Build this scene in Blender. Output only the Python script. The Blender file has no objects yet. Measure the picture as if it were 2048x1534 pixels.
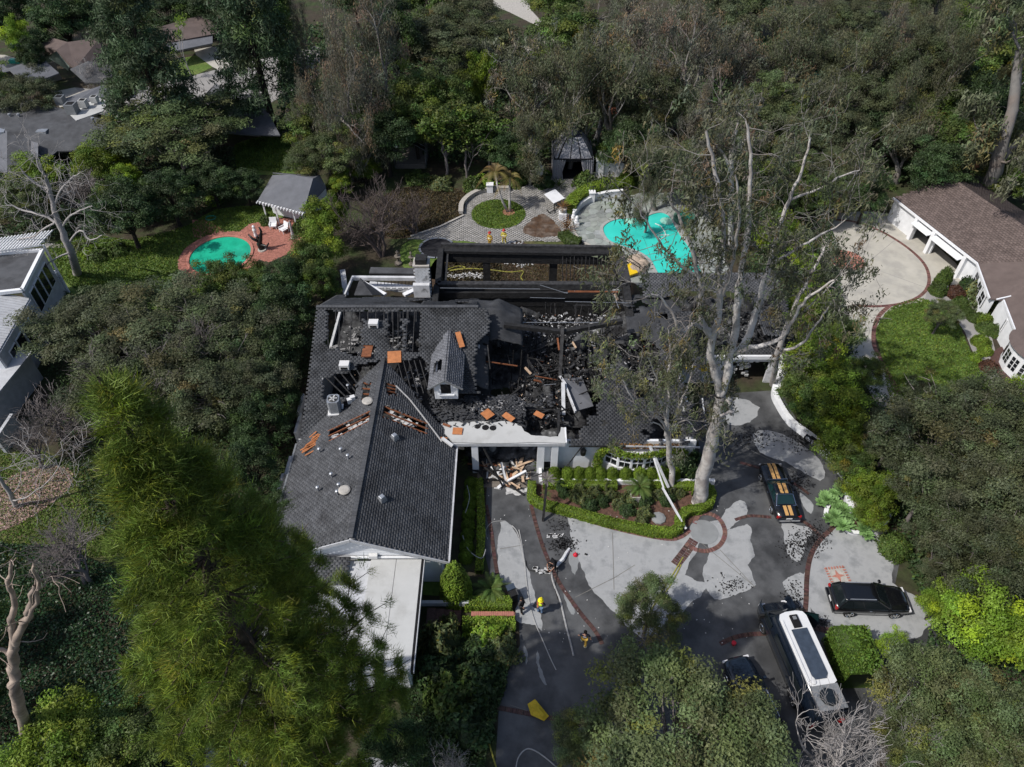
import bpy, math, random
import numpy as np
from math import sin, cos, pi, radians, atan, tan, sqrt
from mathutils import Vector, Matrix
from mathutils.geometry import tessellate_polygon
random.seed(7)
SC = bpy.context.scene
COL = SC.collection
CAMZ = 44.0
TILT = radians(45)
FPX = 1440.0
cam = bpy.data.cameras.new('camera')
camo = bpy.data.objects.new('camera', cam)
COL.objects.link(camo)
camo.location = (0, 0, CAMZ)
camo.rotation_euler = (radians(90) - TILT, 0, 0)
cam.sensor_width = 36.0
cam.lens = FPX / 2048 * 36.0
cam.clip_start = 0.5
cam.clip_end = 8000
SC.camera = camo
SUN_EL = radians(50)
SUN_TO = Vector((-0.92, -0.39, 0)).normalized() * cos(SUN_EL) + Vector((0, 0, sin(SUN_EL)))
world = bpy.data.worlds.new('World')
SC.world = world
world.use_nodes = True
wn = world.node_tree.nodes
wl = world.node_tree.links
bg = wn['Background']
sky = wn.new('ShaderNodeTexSky')
sky.sky_type = 'NISHITA'
sky.sun_disc = False
sky.sun_elevation = SUN_EL
sky.sun_rotation = math.atan2(SUN_TO.x, SUN_TO.y)
sky.altitude = 100
sky.air_density = 1.0
sky.dust_density = 2.5
wl.new(sky.outputs[0], bg.inputs[0])
bg.inputs[1].default_value = 0.12
sl = bpy.data.lights.new('sun', 'SUN')
sl.energy = 3.7
sl.angle = radians(0.6)
sl.color = (1.0, 0.96, 0.90)
so = bpy.data.objects.new('sun', sl)
COL.objects.link(so)
so.location = (-60, -40, 90)
so.rotation_euler = SUN_TO.to_track_quat('Z', 'Y').to_euler()
SC.view_settings.view_transform = 'Standard'
SC.view_settings.look = 'None'
SC.view_settings.exposure = 0.1
SC.view_settings.gamma = 1.0
SC.view_settings.use_curve_mapping = False
SC.render.engine = 'CYCLES'
SC.cycles.max_bounces = 6
SC.cycles.diffuse_bounces = 3
SC.cycles.transparent_max_bounces = 8
_c, _s = cos(TILT), sin(TILT)
def ray(px, py):
 xc = (px - 1024) / FPX; yc = (767 - py) / FPX
 return (xc, yc * _s + _c, yc * _c - _s)
def G(px, py, z=0.0):
 d = ray(px, py); t = (z - CAMZ) / d[2]
 return Vector((d[0] * t, d[1] * t, z))
def GY(px, py, Y):
 d = ray(px, py); t = Y / d[1]
 return Vector((d[0] * t, Y, CAMZ + d[2] * t))
def GP(pts, z=0.0):
 return [G(p[0], p[1], z) for p in pts]
def lin(c):
 return tuple(((v / 12.92) if v <= .04045 else ((v + .055) / 1.055) ** 2.4) for v in c)
MATS = {}
def mat(name, col, rough=.8, var=.25, scale=2.0, bump=.0, bscale=20., spec=.3, metal=0., attr=False, objvar=0., trans=0., coat=0., col2=None, c2scale=.6, c2lo=.45, c2hi=.6, detail=6):
 """principled material: albedo with noise variation, optional second colour in blotches, tone attribute, per object variation, relief"""
 m = bpy.data.materials.new(name); m.use_nodes = True
 n = m.node_tree.nodes; l = m.node_tree.links
 p = n['Principled BSDF']
 p.inputs['Roughness'].default_value = rough
 p.inputs['Specular IOR Level'].default_value = spec
 p.inputs['Metallic'].default_value = metal
 if coat: p.inputs['Coat Weight'].default_value = coat
 geo = n.new('ShaderNodeNewGeometry')
 cur = None
 rgb = n.new('ShaderNodeRGB'); rgb.outputs[0].default_value = (*col, 1); cur = rgb.outputs[0]
 if col2 is not None:
  nz = n.new('ShaderNodeTexNoise'); nz.inputs['Scale'].default_value = c2scale; nz.inputs['Detail'].default_value = 8; nz.inputs['Roughness'].default_value = .62
  l.new(geo.outputs['Position'], nz.inputs['Vector'])
  mr = n.new('ShaderNodeMapRange'); mr.inputs[1].default_value = c2lo; mr.inputs[2].default_value = c2hi
  l.new(nz.outputs[0], mr.inputs[0])
  mx = n.new('ShaderNodeMix'); mx.data_type = 'RGBA'
  l.new(mr.outputs[0], mx.inputs[0]); l.new(cur, mx.inputs[6]); mx.inputs[7].default_value = (*col2, 1)
  cur = mx.outputs[2]
 def mulval(cur, sock, lo, hi):
  mr = n.new('ShaderNodeMapRange'); mr.inputs[3].default_value = lo; mr.inputs[4].default_value = hi
  l.new(sock, mr.inputs[0])
  mx = n.new('ShaderNodeVectorMath'); mx.operation = 'SCALE'
  l.new(cur, mx.inputs[0]); l.new(mr.outputs[0], mx.inputs[3])
  return mx.outputs[0]
 if var:
  nz = n.new('ShaderNodeTexNoise'); nz.inputs['Scale'].default_value = scale; nz.inputs['Detail'].default_value = detail; nz.inputs['Roughness'].default_value = .6
  l.new(geo.outputs['Position'], nz.inputs['Vector'])
  mr = n.new('ShaderNodeMapRange'); mr.inputs[1].default_value = .3; mr.inputs[2].default_value = .7
  l.new(nz.outputs[0], mr.inputs[0])
  cur = mulval(cur, mr.outputs[0], 1 - var, 1 + var)
 if attr:
  at = n.new('ShaderNodeAttribute'); at.attribute_name = 'tone'
  mx = n.new('ShaderNodeMix'); mx.data_type = 'RGBA'; mx.blend_type = 'MULTIPLY'; mx.inputs[0].default_value = 1
  l.new(cur, mx.inputs[6]); l.new(at.outputs['Color'], mx.inputs[7]); cur = mx.outputs[2]
 if objvar:
  oi = n.new('ShaderNodeObjectInfo')
  cur = mulval(cur, oi.outputs['Random'], 1 - objvar, 1 + objvar)
 l.new(cur, p.inputs['Base Color'])
 if bump:
  nb = n.new('ShaderNodeTexNoise'); nb.inputs['Scale'].default_value = bscale; nb.inputs['Detail'].default_value = 4
  l.new(geo.outputs['Position'], nb.inputs['Vector'])
  b = n.new('ShaderNodeBump'); b.inputs['Strength'].default_value = bump; b.inputs['Distance'].default_value = .05
  l.new(nb.outputs[0], b.inputs['Height']); l.new(b.outputs[0], p.inputs['Normal'])
 if trans:
  t = n.new('ShaderNodeBsdfTranslucent'); l.new(cur, t.inputs[0])
  ms = n.new('ShaderNodeMixShader'); ms.inputs[0].default_value = trans
  l.new(p.outputs[0], ms.inputs[1]); l.new(t.outputs[0], ms.inputs[2])
  l.new(ms.outputs[0], n['Material Output'].inputs[0])
 MATS[name] = m
 return m
def leafmat(name, col, rough=.55, trans=.22, objvar=.16, spec=.25):
 return mat(name, col, rough, var=.22, scale=.5, attr=True, objvar=objvar, trans=trans, spec=spec, detail=2)
ORIG = {}
def set_tone(me, tone):
 """tone: (n_verts,3) albedo multipliers"""
 a = me.color_attributes.new('tone', 'FLOAT_COLOR', 'POINT')
 buf = np.ones((len(me.vertices), 4), dtype=np.float32); buf[:, :3] = tone
 a.data.foreach_set('color', buf.ravel())
def np_mesh(name, V, F, tone=None, smooth=False):
 """V (n,3); F list of (m,k) int arrays"""
 me = bpy.data.meshes.new(name)
 V = np.asarray(V, dtype=np.float32)
 if not isinstance(F, (list, tuple)): F = [F]
 F = [np.asarray(f, dtype=np.int32) for f in F if len(f)]
 me.vertices.add(len(V)); me.vertices.foreach_set('co', V.ravel())
 nl = sum(f.size for f in F); nf = sum(len(f) for f in F)
 me.loops.add(nl); me.polygons.add(nf)
 me.loops.foreach_set('vertex_index', np.concatenate([f.ravel() for f in F]))
 tot = np.concatenate([np.full(len(f), f.shape[1], dtype=np.int32) for f in F])
 st = np.zeros(nf, dtype=np.int32); st[1:] = np.cumsum(tot)[:-1]
 me.polygons.foreach_set('loop_start', st)
 if smooth: me.polygons.foreach_set('use_smooth', np.ones(nf, dtype=bool))
 me.update(calc_edges=True)
 if tone is not None: set_tone(me, tone)
 return me
def link(name, data, parent=None, m=None, kind=None, label=None):
 o = bpy.data.objects.new(name, data)
 COL.objects.link(o)
 if m is not None and data is not None and len(data.materials) == 0: data.materials.append(m)
 if parent is not None: o.parent = parent
 if kind: o['kind'] = kind
 if label: o['label'] = label
 return o
def tag(o, label=None, cat=None, group=None, kind=None):
 if label: o['label'] = label
 if cat: o['category'] = cat
 if group: o['group'] = group
 if kind: o['kind'] = kind
 return o
def thing(name, label, cat, loc=(0, 0, 0), rz=0., group=None):
 o = bpy.data.objects.new(name, None); COL.objects.link(o)
 o.empty_display_size = .2
 o.location = loc; o.rotation_euler = (0, 0, rz)
 ORIG[o.name] = Vector(loc)
 return tag(o, label, cat, group)
def copy_tree(o, parent=None, **kw):
 c = o.copy(); COL.objects.link(c); c.parent = parent
 for ch in list(o.children): copy_tree(ch, c)
 return c
class MB:
 def __init__(s): s.v = []; s.f = []
 def add(s, V, F):
  b = len(s.v); s.v += [tuple(v) for v in V]; s.f += [tuple(i + b for i in f) for f in F]; return s
 def box(s, c, d, rz=0., M=None):
  x, y, z = d[0] / 2, d[1] / 2, d[2] / 2
  V = [Vector(p) for p in ((-x,-y,-z),(x,-y,-z),(x,y,-z),(-x,y,-z),(-x,-y,z),(x,-y,z),(x,y,z),(-x,y,z))]
  R = M if M is not None else Matrix.Rotation(rz, 3, 'Z')
  V = [R @ v + Vector(c) for v in V]
  return s.add(V, [(0,3,2,1),(4,5,6,7),(0,1,5,4),(1,2,6,5),(2,3,7,6),(3,0,4,7)])
 def bar(s, a, b, w=.1, h=None, up=Vector((0,0,1))):
  a = Vector(a); b = Vector(b); h = h or w
  d = (b - a); L = d.length
  if L < 1e-5: return s
  d.normalize()
  x = d.cross(up)
  if x.length < 1e-3: x = d.cross(Vector((0,1,0)))
  x.normalize(); y = x.cross(d)
  M = Matrix((x, d, y)).transposed()
  return s.box((a + b) / 2, (w, L, h), M=M)
 def prism(s, poly, z0, z1):
  n = len(poly); P = [Vector((p[0], p[1], 0)) for p in poly]
  ar = sum(P[i].x * P[(i+1) % n].y - P[(i+1) % n].x * P[i].y for i in range(n))
  if ar < 0: P = P[::-1]
  V = [(p.x, p.y, z0) for p in P] + [(p.x, p.y, z1) for p in P]
  F = [(i, (i+1) % n, n + (i+1) % n, n + i) for i in range(n)]
  T = tessellate_polygon([P])
  for t in T:
   a, b, c = t
   q = (P[b] - P[a]).cross(P[c] - P[a]).z
   if q < 0: a, c = c, a
   F.append((n + a, n + b, n + c)); F.append((c, b, a))
  return s.add(V, F)
 def sheet(s, poly, z):
  P = [Vector((p[0], p[1], 0)) for p in poly]
  F = []
  for a, b, c in tessellate_polygon([P]):
   if (P[b] - P[a]).cross(P[c] - P[a]).z < 0: a, c = c, a
   F.append((a, b, c))
  return s.add([(p.x, p.y, z) for p in P], F)
 def quad3(s, a, b, c, d, t=0.):
  """slab from 4 corners, thickness t below"""
  P = [Vector(p) for p in (a, b, c, d)]
  if not t: return s.add(P, [(0,1,2,3)])
  n = (P[1] - P[0]).cross(P[3] - P[0]).normalized()
  if n.z < 0: n = -n
  Q = [p - n * t for p in P]
  return s.add(P + Q, [(0,1,2,3),(7,6,5,4),(0,4,5,1),(1,5,6,2),(2,6,7,3),(3,7,4,0)])
 def tube(s, pts, r, n=6, cap=True):
  pts = [Vector(p) for p in pts]; k = len(pts)
  rr = r if hasattr(r, '__len__') else [r] * k
  V = []; prev = None
  for i, p in enumerate(pts):
   d = (pts[min(i+1, k-1)] - pts[max(i-1, 0)])
   if d.length < 1e-6: d = Vector((0,0,1))
   d.normalize()
   if prev is None:
    x = d.cross(Vector((0,0,1)))
    if x.length < .1: x = d.cross(Vector((1,0,0)))
   else: x = prev - d * prev.dot(d)
   x.normalize(); prev = x; y = d.cross(x)
   for j in range(n):
    a = 2 * pi * j / n
    V.append(p + (x * cos(a) + y * sin(a)) * rr[i])
  F = [(i*n + j, i*n + (j+1) % n, (i+1)*n + (j+1) % n, (i+1)*n + j) for i in range(k-1) for j in range(n)]
  if cap: F += [tuple(range(n))[::-1], tuple((k-1)*n + j for j in range(n))]
  return s.add(V, F)
 def lathe(s, c, prof, n=16):
  """prof: list of (r,z)"""
  c = Vector(c); V = []
  for r, z in prof:
   for j in range(n):
    a = 2*pi*j/n; V.append((c.x + r*cos(a), c.y + r*sin(a), c.z + z))
  k = len(prof)
  F = [(i*n+j, i*n+(j+1) % n, (i+1)*n+(j+1) % n, (i+1)*n+j) for i in range(k-1) for j in range(n)]
  F += [tuple(range(n))[::-1], tuple((k-1)*n+j for j in range(n))]
  return s.add(V, F)
 def loft(s, rings, cap=True, closed=True):
  n = len(rings[0]); V = [p for r in rings for p in r]; k = len(rings)
  F = [(i*n+j, i*n+(j+1) % n, (i+1)*n+(j+1) % n, (i+1)*n+j) for i in range(k-1) for j in range(n if closed else n-1)]
  if cap and closed: F += [tuple(range(n))[::-1], tuple((k-1)*n+j for j in range(n))]
  return s.add(V, F)
 def mesh(s, name, off=None):
  me = bpy.data.meshes.new(name)
  V = s.v if off is None else [(v[0]-off[0], v[1]-off[1], v[2]-off[2]) for v in s.v]
  me.from_pydata(V, [], s.f); me.update(); return me
 def build(s, name, m, parent=None, kind=None, label=None, smooth=False, local=False):
  off = None
  if parent is not None and not local:
   r = parent
   while r.parent: r = r.parent
   off = ORIG.get(r.name)
  me = s.mesh(name, off)
  if smooth: me.polygons.foreach_set('use_smooth', [True] * len(me.polygons))
  return link(name, me, parent, m, kind, label)
def one(name, m, parent=None, **k):
 return name, m, parent, k
def smooth_poly(pts, n=6, closed=True):
 """catmull-rom through 2D/3D points"""
 P = [Vector(p) for p in pts]; N = len(P); out = []
 rng = range(N if closed else N - 1)
 for i in rng:
  if closed: a, b, c, d = P[(i-1) % N], P[i], P[(i+1) % N], P[(i+2) % N]
  else: a, b, c, d = P[max(i-1,0)], P[i], P[i+1], P[min(i+2,N-1)]
  for k in range(n):
   t = k / n
   out.append(.5 * ((2*b) + (c-a)*t + (2*a-5*b+4*c-d)*t*t + (3*b-a-3*c+d)*t*t*t))
 if not closed: out.append(P[-1])
 return out
def ragged(pts, amp=.25, it=4, seed=1, hard=()):
 r = random.Random(seed); P = [Vector((p[0], p[1], 0)) for p in pts]
 for k in range(it):
  Q = []
  for i, p in enumerate(P):
   q = P[(i+1) % len(P)]; d = q - p; nrm = Vector((-d.y, d.x, 0))
   Q.append(p); Q.append((p + q) / 2 + nrm * r.uniform(-amp, amp) * (1 if d.length > .25 else .4))
  P = Q
 return P
def inpoly(X, Y, poly):
 """vectorised even-odd test"""
 inside = np.zeros(X.shape, dtype=bool); n = len(poly)
 for i in range(n):
  x1, y1 = poly[i][0], poly[i][1]; x2, y2 = poly[(i+1) % n][0], poly[(i+1) % n][1]
  c = ((y1 > Y) != (y2 > Y))
  if y1 == y2: continue
  inside ^= c & (X < (x2 - x1) * (Y - y1) / (y2 - y1) + x1)
 return inside
def band(path, w):
 """left/right offset points for a polyline"""
 P = [Vector((p[0], p[1], 0)) for p in path]; L = []; R = []
 for i, p in enumerate(P):
  d = (P[min(i+1, len(P)-1)] - P[max(i-1, 0)]).normalized(); n = Vector((-d.y, d.x, 0))
  L.append(p + n * w / 2); R.append(p - n * w / 2)
 return L, R
def resample(path, step):
 P = [Vector(p) for p in path]; out = [P[0].copy()]; acc = 0.
 for a, b in zip(P, P[1:]):
  L = (b - a).length
  if L < 1e-6: continue
  t = step - acc
  while t <= L:
   out.append(a + (b - a) * (t / L)); t += step
  acc = L - (t - step)
 return out
# smooth value noise in numpy (for burn masks, lumps)
_ng = np.random.RandomState(5).rand(64, 64)
def vnoise(x, y):
 xi = np.floor(x).astype(int); yi = np.floor(y).astype(int); fx = x - xi; fy = y - yi
 fx = fx*fx*(3-2*fx); fy = fy*fy*(3-2*fy)
 g = lambda a, b: _ng[a % 64, b % 64]
 return (g(xi, yi)*(1-fx)+g(xi+1, yi)*fx)*(1-fy)+(g(xi, yi+1)*(1-fx)+g(xi+1, yi+1)*fx)*fy
def fnoise(x, y, o=4):
 s = 0; a = .5; t = 0
 for k in range(o):
  s = s + a*vnoise(x*2**k+17*k, y*2**k+31*k); t += a; a *= .55
 return s / t
# == materials
M = {}
M['soil'] = mat('soil', (.045,.036,.024), .95, .35, 1.5, bump=.6, bscale=6, col2=(.035,.05,.016), c2scale=.25)
M['grass'] = mat('lawn_grass', (.085,.14,.026), .9, .35, 2.5, bump=.7, bscale=30, col2=(.12,.155,.04), c2scale=.5)
M['grass_dull'] = mat('olive_grass', (.065,.078,.024), .9, .35, 2.5, bump=.7, bscale=30, col2=(.09,.085,.035), c2scale=.5)
M['dry_grass'] = mat('dry_grass', (.085,.06,.038), .95, .4, 1.5, bump=.7, bscale=14, col2=(.055,.032,.02), c2scale=.35)
M['wet'] = mat('wet_concrete', (.084,.086,.089), .5, .28, .8, bump=.12, bscale=9, spec=.35, col2=(.045,.046,.048), c2scale=.35)
M['dry'] = mat('dry_concrete', (.32,.328,.335), .85, .14, .9, bump=.15, bscale=30, col2=(.20,.208,.215), c2scale=.9, c2lo=.48, c2hi=.64)
M['dry2'] = mat('damp_concrete', (.22,.23,.235), .8, .16, .9, bump=.15, bscale=30)
M['cream'] = mat('cream_concrete', (.43,.41,.36), .85, .10, .7, bump=.1, bscale=30, col2=(.36,.345,.31), c2scale=.5)
M['street'] = mat('street_concrete', (.26,.25,.24), .9, .12, .5)
M['brick'] = mat('red_brick', (.155,.08,.068), .85, .3, 6, bump=.3, bscale=40, attr=True)
M['brick_wet'] = mat('wet_red_brick', (.078,.042,.036), .6, .35, 6, bump=.3, bscale=40, attr=True)
M['brickpink'] = mat('pink_patio_brick', (.40,.17,.13), .85, .2, 5, bump=.2, bscale=40, attr=True)
M['mortar'] = mat('mortar', (.16,.14,.12), .9, .2, 5)
M['paver'] = mat('grey_paver', (.27,.262,.25), .85, .2, 2, attr=True, bump=.2, bscale=30)
M['paver_joint'] = mat('paver_joint', (.17,.165,.155), .9, .2, 3)
M['mud'] = mat('brown_mud_stain', (.075,.045,.028), .55, .4, 2, col2=(.13,.10,.08), c2scale=.9)
M['flag'] = mat('flagstone', (.24,.262,.25), .75, .2, 1.2, attr=True, bump=.3, bscale=12)
M['water'] = mat('pool_water_turquoise', (.05,.60,.52), .12, .08, 1.4, bump=.10, bscale=3.5, spec=.5, col2=(.035,.50,.43), c2scale=.35)
M['watergreen'] = mat('pool_water_green', (.02,.42,.26), .10, .1, 1.5, bump=.08, bscale=3.5, spec=.5, col2=(.015,.34,.21), c2scale=.4)
M['spa'] = mat('spa_water', (.02,.12,.09), .1, .2, 3, bump=.1, bscale=4)
M['coping'] = mat('coping_stone', (.32,.33,.32), .8, .15, 3, bump=.15)
M['shingle'] = mat('charcoal_shingle', (.080,.083,.090), .9, .22, 1.2, attr=True, col2=(.052,.053,.057), c2scale=.4, c2lo=.5, c2hi=.68, bump=.3, bscale=60, spec=.15)
M['shingle_b'] = mat('scorched_shingle', (.046,.048,.053), .85, .3, 1.2, attr=True, bump=.5, bscale=30, spec=.2)
M['deckboard'] = mat('roof_deck_charred', (.018,.016,.015), .9, .4, 2, bump=.4)
M['brownroof'] = mat('brown_shingle', (.125,.098,.090), .9, .14, 1, attr=True, bump=.2, bscale=60, spec=.15)
M['greyroof'] = mat('grey_shingle', (.13,.135,.15), .9, .15, 1, attr=True, bump=.2, bscale=60, spec=.15)
M['char'] = mat('charcoal_timber', (.016,.016,.017), .75, .6, 3, bump=1.0, bscale=9, spec=.35)
M['char2'] = mat('ash_timber', (.035,.035,.037), .85, .6, 3, bump=.8, bscale=9)
M['ash'] = mat('grey_ash', (.075,.077,.08), .95, .5, 1.6, bump=1.0, bscale=7, attr=True, col2=(.012,.012,.013), c2scale=.7, c2lo=.42, c2hi=.6)
M['white'] = mat('white_paint', (.72,.73,.75), .6, .06, 1.5)
M['whitewall'] = mat('white_wall_paint', (.70,.715,.74), .75, .09, 1.2, bump=.15, bscale=20)
M['dirtywhite'] = mat('sooty_white_paint', (.52,.53,.55), .8, .2, 1.2, col2=(.10,.10,.10), c2scale=.8, c2lo=.60, c2hi=.72)
M['membrane'] = mat('white_roof_membrane', (.44,.445,.44), .75, .06, .6, col2=(.34,.34,.33), c2scale=.8, c2lo=.5, c2hi=.75)
M['fascia'] = mat('grey_white_fascia', (.42,.43,.45), .7, .15, 2)
M['timber'] = mat('red_brown_timber', (.20,.075,.035), .8, .35, 3, bump=.3)
M['rawwood'] = mat('pale_lumber', (.50,.36,.25), .8, .25, 3)
M['plywood'] = mat('orange_plywood', (.40,.155,.06), .75, .22, 3, bump=.2)
M['ashlight'] = mat('pale_ash', (.24,.24,.245), .9, .4, 4)
M['foil'] = mat('white_insulation', (.46,.46,.46), .7, .3, 4, bump=.9, bscale=6)
M['glass'] = mat('dark_window_glass', (.012,.014,.017), .06, 0, spec=.6)
M['metal'] = mat('galvanised_metal', (.40,.42,.45), .4, .15, 5, metal=.6)
M['metalgrey'] = mat('grey_metal', (.22,.23,.24), .5, .15, 5, metal=.3)
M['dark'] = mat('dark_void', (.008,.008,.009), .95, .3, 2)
M['bark'] = mat('brown_bark', (.075,.058,.045), .95, .35, 3, bump=.8, bscale=12)
M['bark_dark'] = mat('dark_bark', (.035,.028,.024), .95, .35, 3, bump=.8, bscale=12)
M['bark_euc'] = mat('smooth_pale_bark', (.47,.45,.43), .8, .22, 1.6, bump=.3, bscale=8, col2=(.33,.30,.28), c2scale=1.2)
M['bark_eucbg'] = mat('grey_pale_bark', (.22,.21,.2), .85, .3, 1.2, col2=(.18,.155,.14), c2scale=.6)
M['bark_tan'] = mat('tan_pale_bark', (.36,.29,.24), .85, .3, 1.2, col2=(.25,.20,.17), c2scale=1.5)
M['twig'] = mat('grey_twig', (.17,.15,.145), .9, .2, 1)
M['twig_br'] = mat('brown_twig', (.12,.095,.088), .9, .2, 1)
M['twig_pale'] = mat('pale_twig', (.33,.31,.30), .9, .2, 1)
M['leaf_oak'] = leafmat('oak_leaf', (.078,.094,.046))
M['leaf_oak_g'] = leafmat('green_oak_leaf', (.10,.128,.052))
M['leaf_euc'] = leafmat('eucalyptus_leaf', (.105,.118,.066))
M['leaf_eucg'] = leafmat('grey_eucalyptus_leaf', (.135,.135,.10))
M['leaf_dark'] = leafmat('dark_green_leaf', (.042,.074,.027))
M['leaf_mid'] = leafmat('mid_green_leaf', (.075,.118,.028))
M['leaf_bright'] = leafmat('bright_green_leaf', (.12,.18,.022))
M['leaf_yellow'] = leafmat('yellow_green_leaf', (.17,.27,.03))
M['leaf_pinebg'] = leafmat('blue_green_needle', (.058,.092,.044))
M['leaf_pine'] = leafmat('bright_pine_needle', (.125,.18,.03), trans=.2)
M['leaf_ficus'] = leafmat('ficus_leaf', (.08,.14,.022))
M['leaf_box'] = leafmat('box_hedge_leaf', (.155,.235,.028))
M['leaf_ivy'] = leafmat('ivy_leaf', (.022,.05,.020), rough=.4)
M['leaf_red'] = leafmat('copper_red_leaf', (.10,.05,.035))
M['leaf_pale'] = leafmat('pale_succulent_leaf', (.13,.21,.075))
M['leaf_agave'] = leafmat('aeonium_leaf', (.20,.34,.12))
M['frond_gold'] = leafmat('golden_palm_frond', (.19,.14,.05))
M['leaf_orange'] = leafmat('orange_cordyline_leaf', (.22,.12,.045))
M['core'] = mat('inner_foliage', (.010,.015,.006), .95, .3, 2)
M['mulch'] = mat('bark_mulch', (.10,.055,.04), .95, .5, 5, bump=1, bscale=16)
M['mulchpale'] = mat('pale_wood_chips', (.34,.24,.20), .95, .45, 6, bump=1, bscale=18, attr=True)
M['blackpaint'] = mat('black_car_paint', (.006,.0065,.008), .18, 0, spec=.5, coat=.6)
M['navypaint'] = mat('dark_navy_car_paint', (.006,.010,.018), .18, 0, spec=.5, coat=.6)
M['teal'] = mat('very_dark_teal_paint', (.003,.007,.008), .2, 0, spec=.5, coat=.6)
M['gold'] = mat('gold_stripe_paint', (.52,.30,.11), .35, .05, 3)
M['chrome'] = mat('chrome', (.65,.65,.66), .15, 0, metal=1.)
M['rubber'] = mat('tyre_rubber', (.012,.012,.012), .8, 0)
M['redlamp'] = mat('red_tail_lamp', (.35,.01,.01), .2, 0)
M['lamp'] = mat('clear_head_lamp', (.6,.6,.62), .15, 0)
M['autoglass'] = mat('tinted_glass', (.010,.014,.016), .05, 0, spec=.7)
M['tealglass'] = mat('teal_windscreen', (.008,.026,.028), .06, 0, spec=.7)
M['solar'] = mat('solar_panel_blue_grey', (.045,.06,.085), .3, .25, 3)
M['vanwhite'] = mat('white_van_roof', (.62,.63,.64), .5, .05, 2)
M['skin'] = mat('skin', (.36,.20,.14), .6, .05, 5)
M['hair'] = mat('dark_hair', (.012,.009,.007), .6, .2, 20)
M['turnout'] = mat('yellow_tan_turnout_cloth', (.42,.27,.05), .8, .25, 8)
M['turnout_y'] = mat('yellow_turnout_cloth', (.50,.42,.06), .8, .3, 8)
M['hivis'] = mat('lime_hi_vis_cloth', (.62,.80,.04), .7, .1, 8)
M['hiorange'] = mat('orange_hi_vis_cloth', (.80,.27,.10), .7, .1, 8)
M['reflect'] = mat('silver_reflective_tape', (.6,.62,.5), .4, 0)
M['navycloth'] = mat('navy_cloth', (.012,.016,.03), .85, .2, 8)
M['blackcloth'] = mat('black_cloth', (.012,.012,.013), .85, .2, 8)
M['greycloth'] = mat('dark_grey_cloth', (.05,.048,.05), .85, .3, 8)
M['denim'] = mat('blue_denim', (.10,.16,.26), .85, .2, 8)
M['helmet_red'] = mat('red_helmet', (.42,.04,.03), .35, .05, 5)
M['helmet_yel'] = mat('yellow_hard_hat', (.85,.72,.02), .35, .03, 5)
M['boot'] = mat('black_boot', (.01,.01,.01), .6, .1, 5)
M['tarp'] = mat('yellow_tarp', (.50,.36,.02), .6, .2, 3, bump=.3, bscale=4)
M['hosey'] = mat('yellow_hose', (.27,.26,.05), .6, .15, 5)
M['hosew'] = mat('dirty_white_hose', (.33,.33,.33), .8, .15, 5)
M['hosedark'] = mat('black_hose', (.02,.02,.02), .7, .1, 5)
M['plastic_w'] = mat('white_plastic', (.6,.6,.6), .5, .05, 5)
M['tentgrey'] = mat('striped_grey_canvas', (.30,.30,.33), .9, .15, 3)
M['tentblack'] = mat('black_canvas', (.014,.014,.017), .9, .15, 3)
M['tentnavy'] = mat('navy_canvas', (.022,.025,.05), .9, .15, 3)
M['bronze'] = mat('dark_bronze', (.03,.03,.03), .4, .3, 6, metal=.5)
M['stone'] = mat('pale_cast_stone', (.38,.36,.33), .85, .2, 4, bump=.3)
M['greenwall'] = mat('pale_green_siding', (.23,.30,.27), .8, .1, 2)
M['tanwall'] = mat('tan_stucco', (.26,.23,.20), .85, .1, 2)
M['terracotta'] = mat('terracotta_tile', (.42,.16,.10), .85, .25, 3)
M['ductgreen'] = mat('teal_plastic', (.02,.28,.22), .4, .1, 4)
M['yellowpaint'] = mat('yellow_paint', (.75,.50,.02), .45, .1, 3)
M['redpaint'] = mat('red_paint', (.5,.02,.04), .4, .05, 3)
M['skin2'] = mat('white_letter_print', (.62,.63,.66), .7, .02, 5)
# == foliage library
def unit(v): return v / np.maximum(np.linalg.norm(v, axis=-1, keepdims=True), 1e-9)
def leaves(P, size, rng, nrm=None, spread=.8, aspect=2.0, axis=None, tone=None, quad=False):
 """one small rhomb/triangle per point; nrm biases the facing, axis the long direction"""
 n = len(P)
 N = rng.normal(size=(n, 3))
 if nrm is not None: N = N * spread + nrm
 N = unit(N)
 A = rng.normal(size=(n, 3)) if axis is None else axis + rng.normal(size=(n, 3)) * .35
 A = unit(A - N * (A * N).sum(1, keepdims=True)); B = np.cross(N, A)
 s = size * rng.uniform(.6, 1.35, (n, 1))
 L = A * s * aspect * .5; W = B * s * .5
 if quad:
  V = np.stack([P - L, P + W, P + L, P - W], 1).reshape(-1, 3); k = 4
 else:
  V = np.stack([P - L * .8 - W, P - L * .8 + W, P + L], 1).reshape(-1, 3); k = 3
 F = np.arange(n * k).reshape(n, k)
 T = np.repeat(tone, k, axis=0) if tone is not None else None
 return V, F, T
def merge(parts):
 V = []; F = {}; T = []; b = 0
 for v, f, t in parts:
  V.append(v); F.setdefault(f.shape[1], []).append(f + b); b += len(v)
  T.append(t if t is not None else np.ones((len(v), 3)))
 return np.concatenate(V), [np.concatenate(x) for x in F.values()], np.concatenate(T)
def tones(n, rng, amp=.3, hue=.12, yellow=0., brown=0.):
 t = 1 + rng.uniform(-amp, amp, (n, 1)) + np.zeros((1, 3))
 t = t * (1 + rng.uniform(-hue, hue, (n, 3)))
 if yellow:
  m = rng.rand(n) < yellow; t[m] *= np.array([1.5, 1.3, .8])
 if brown:
  m = rng.rand(n) < brown; t[m] *= np.array([1.45, 1.05, .9])
 return t
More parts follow.
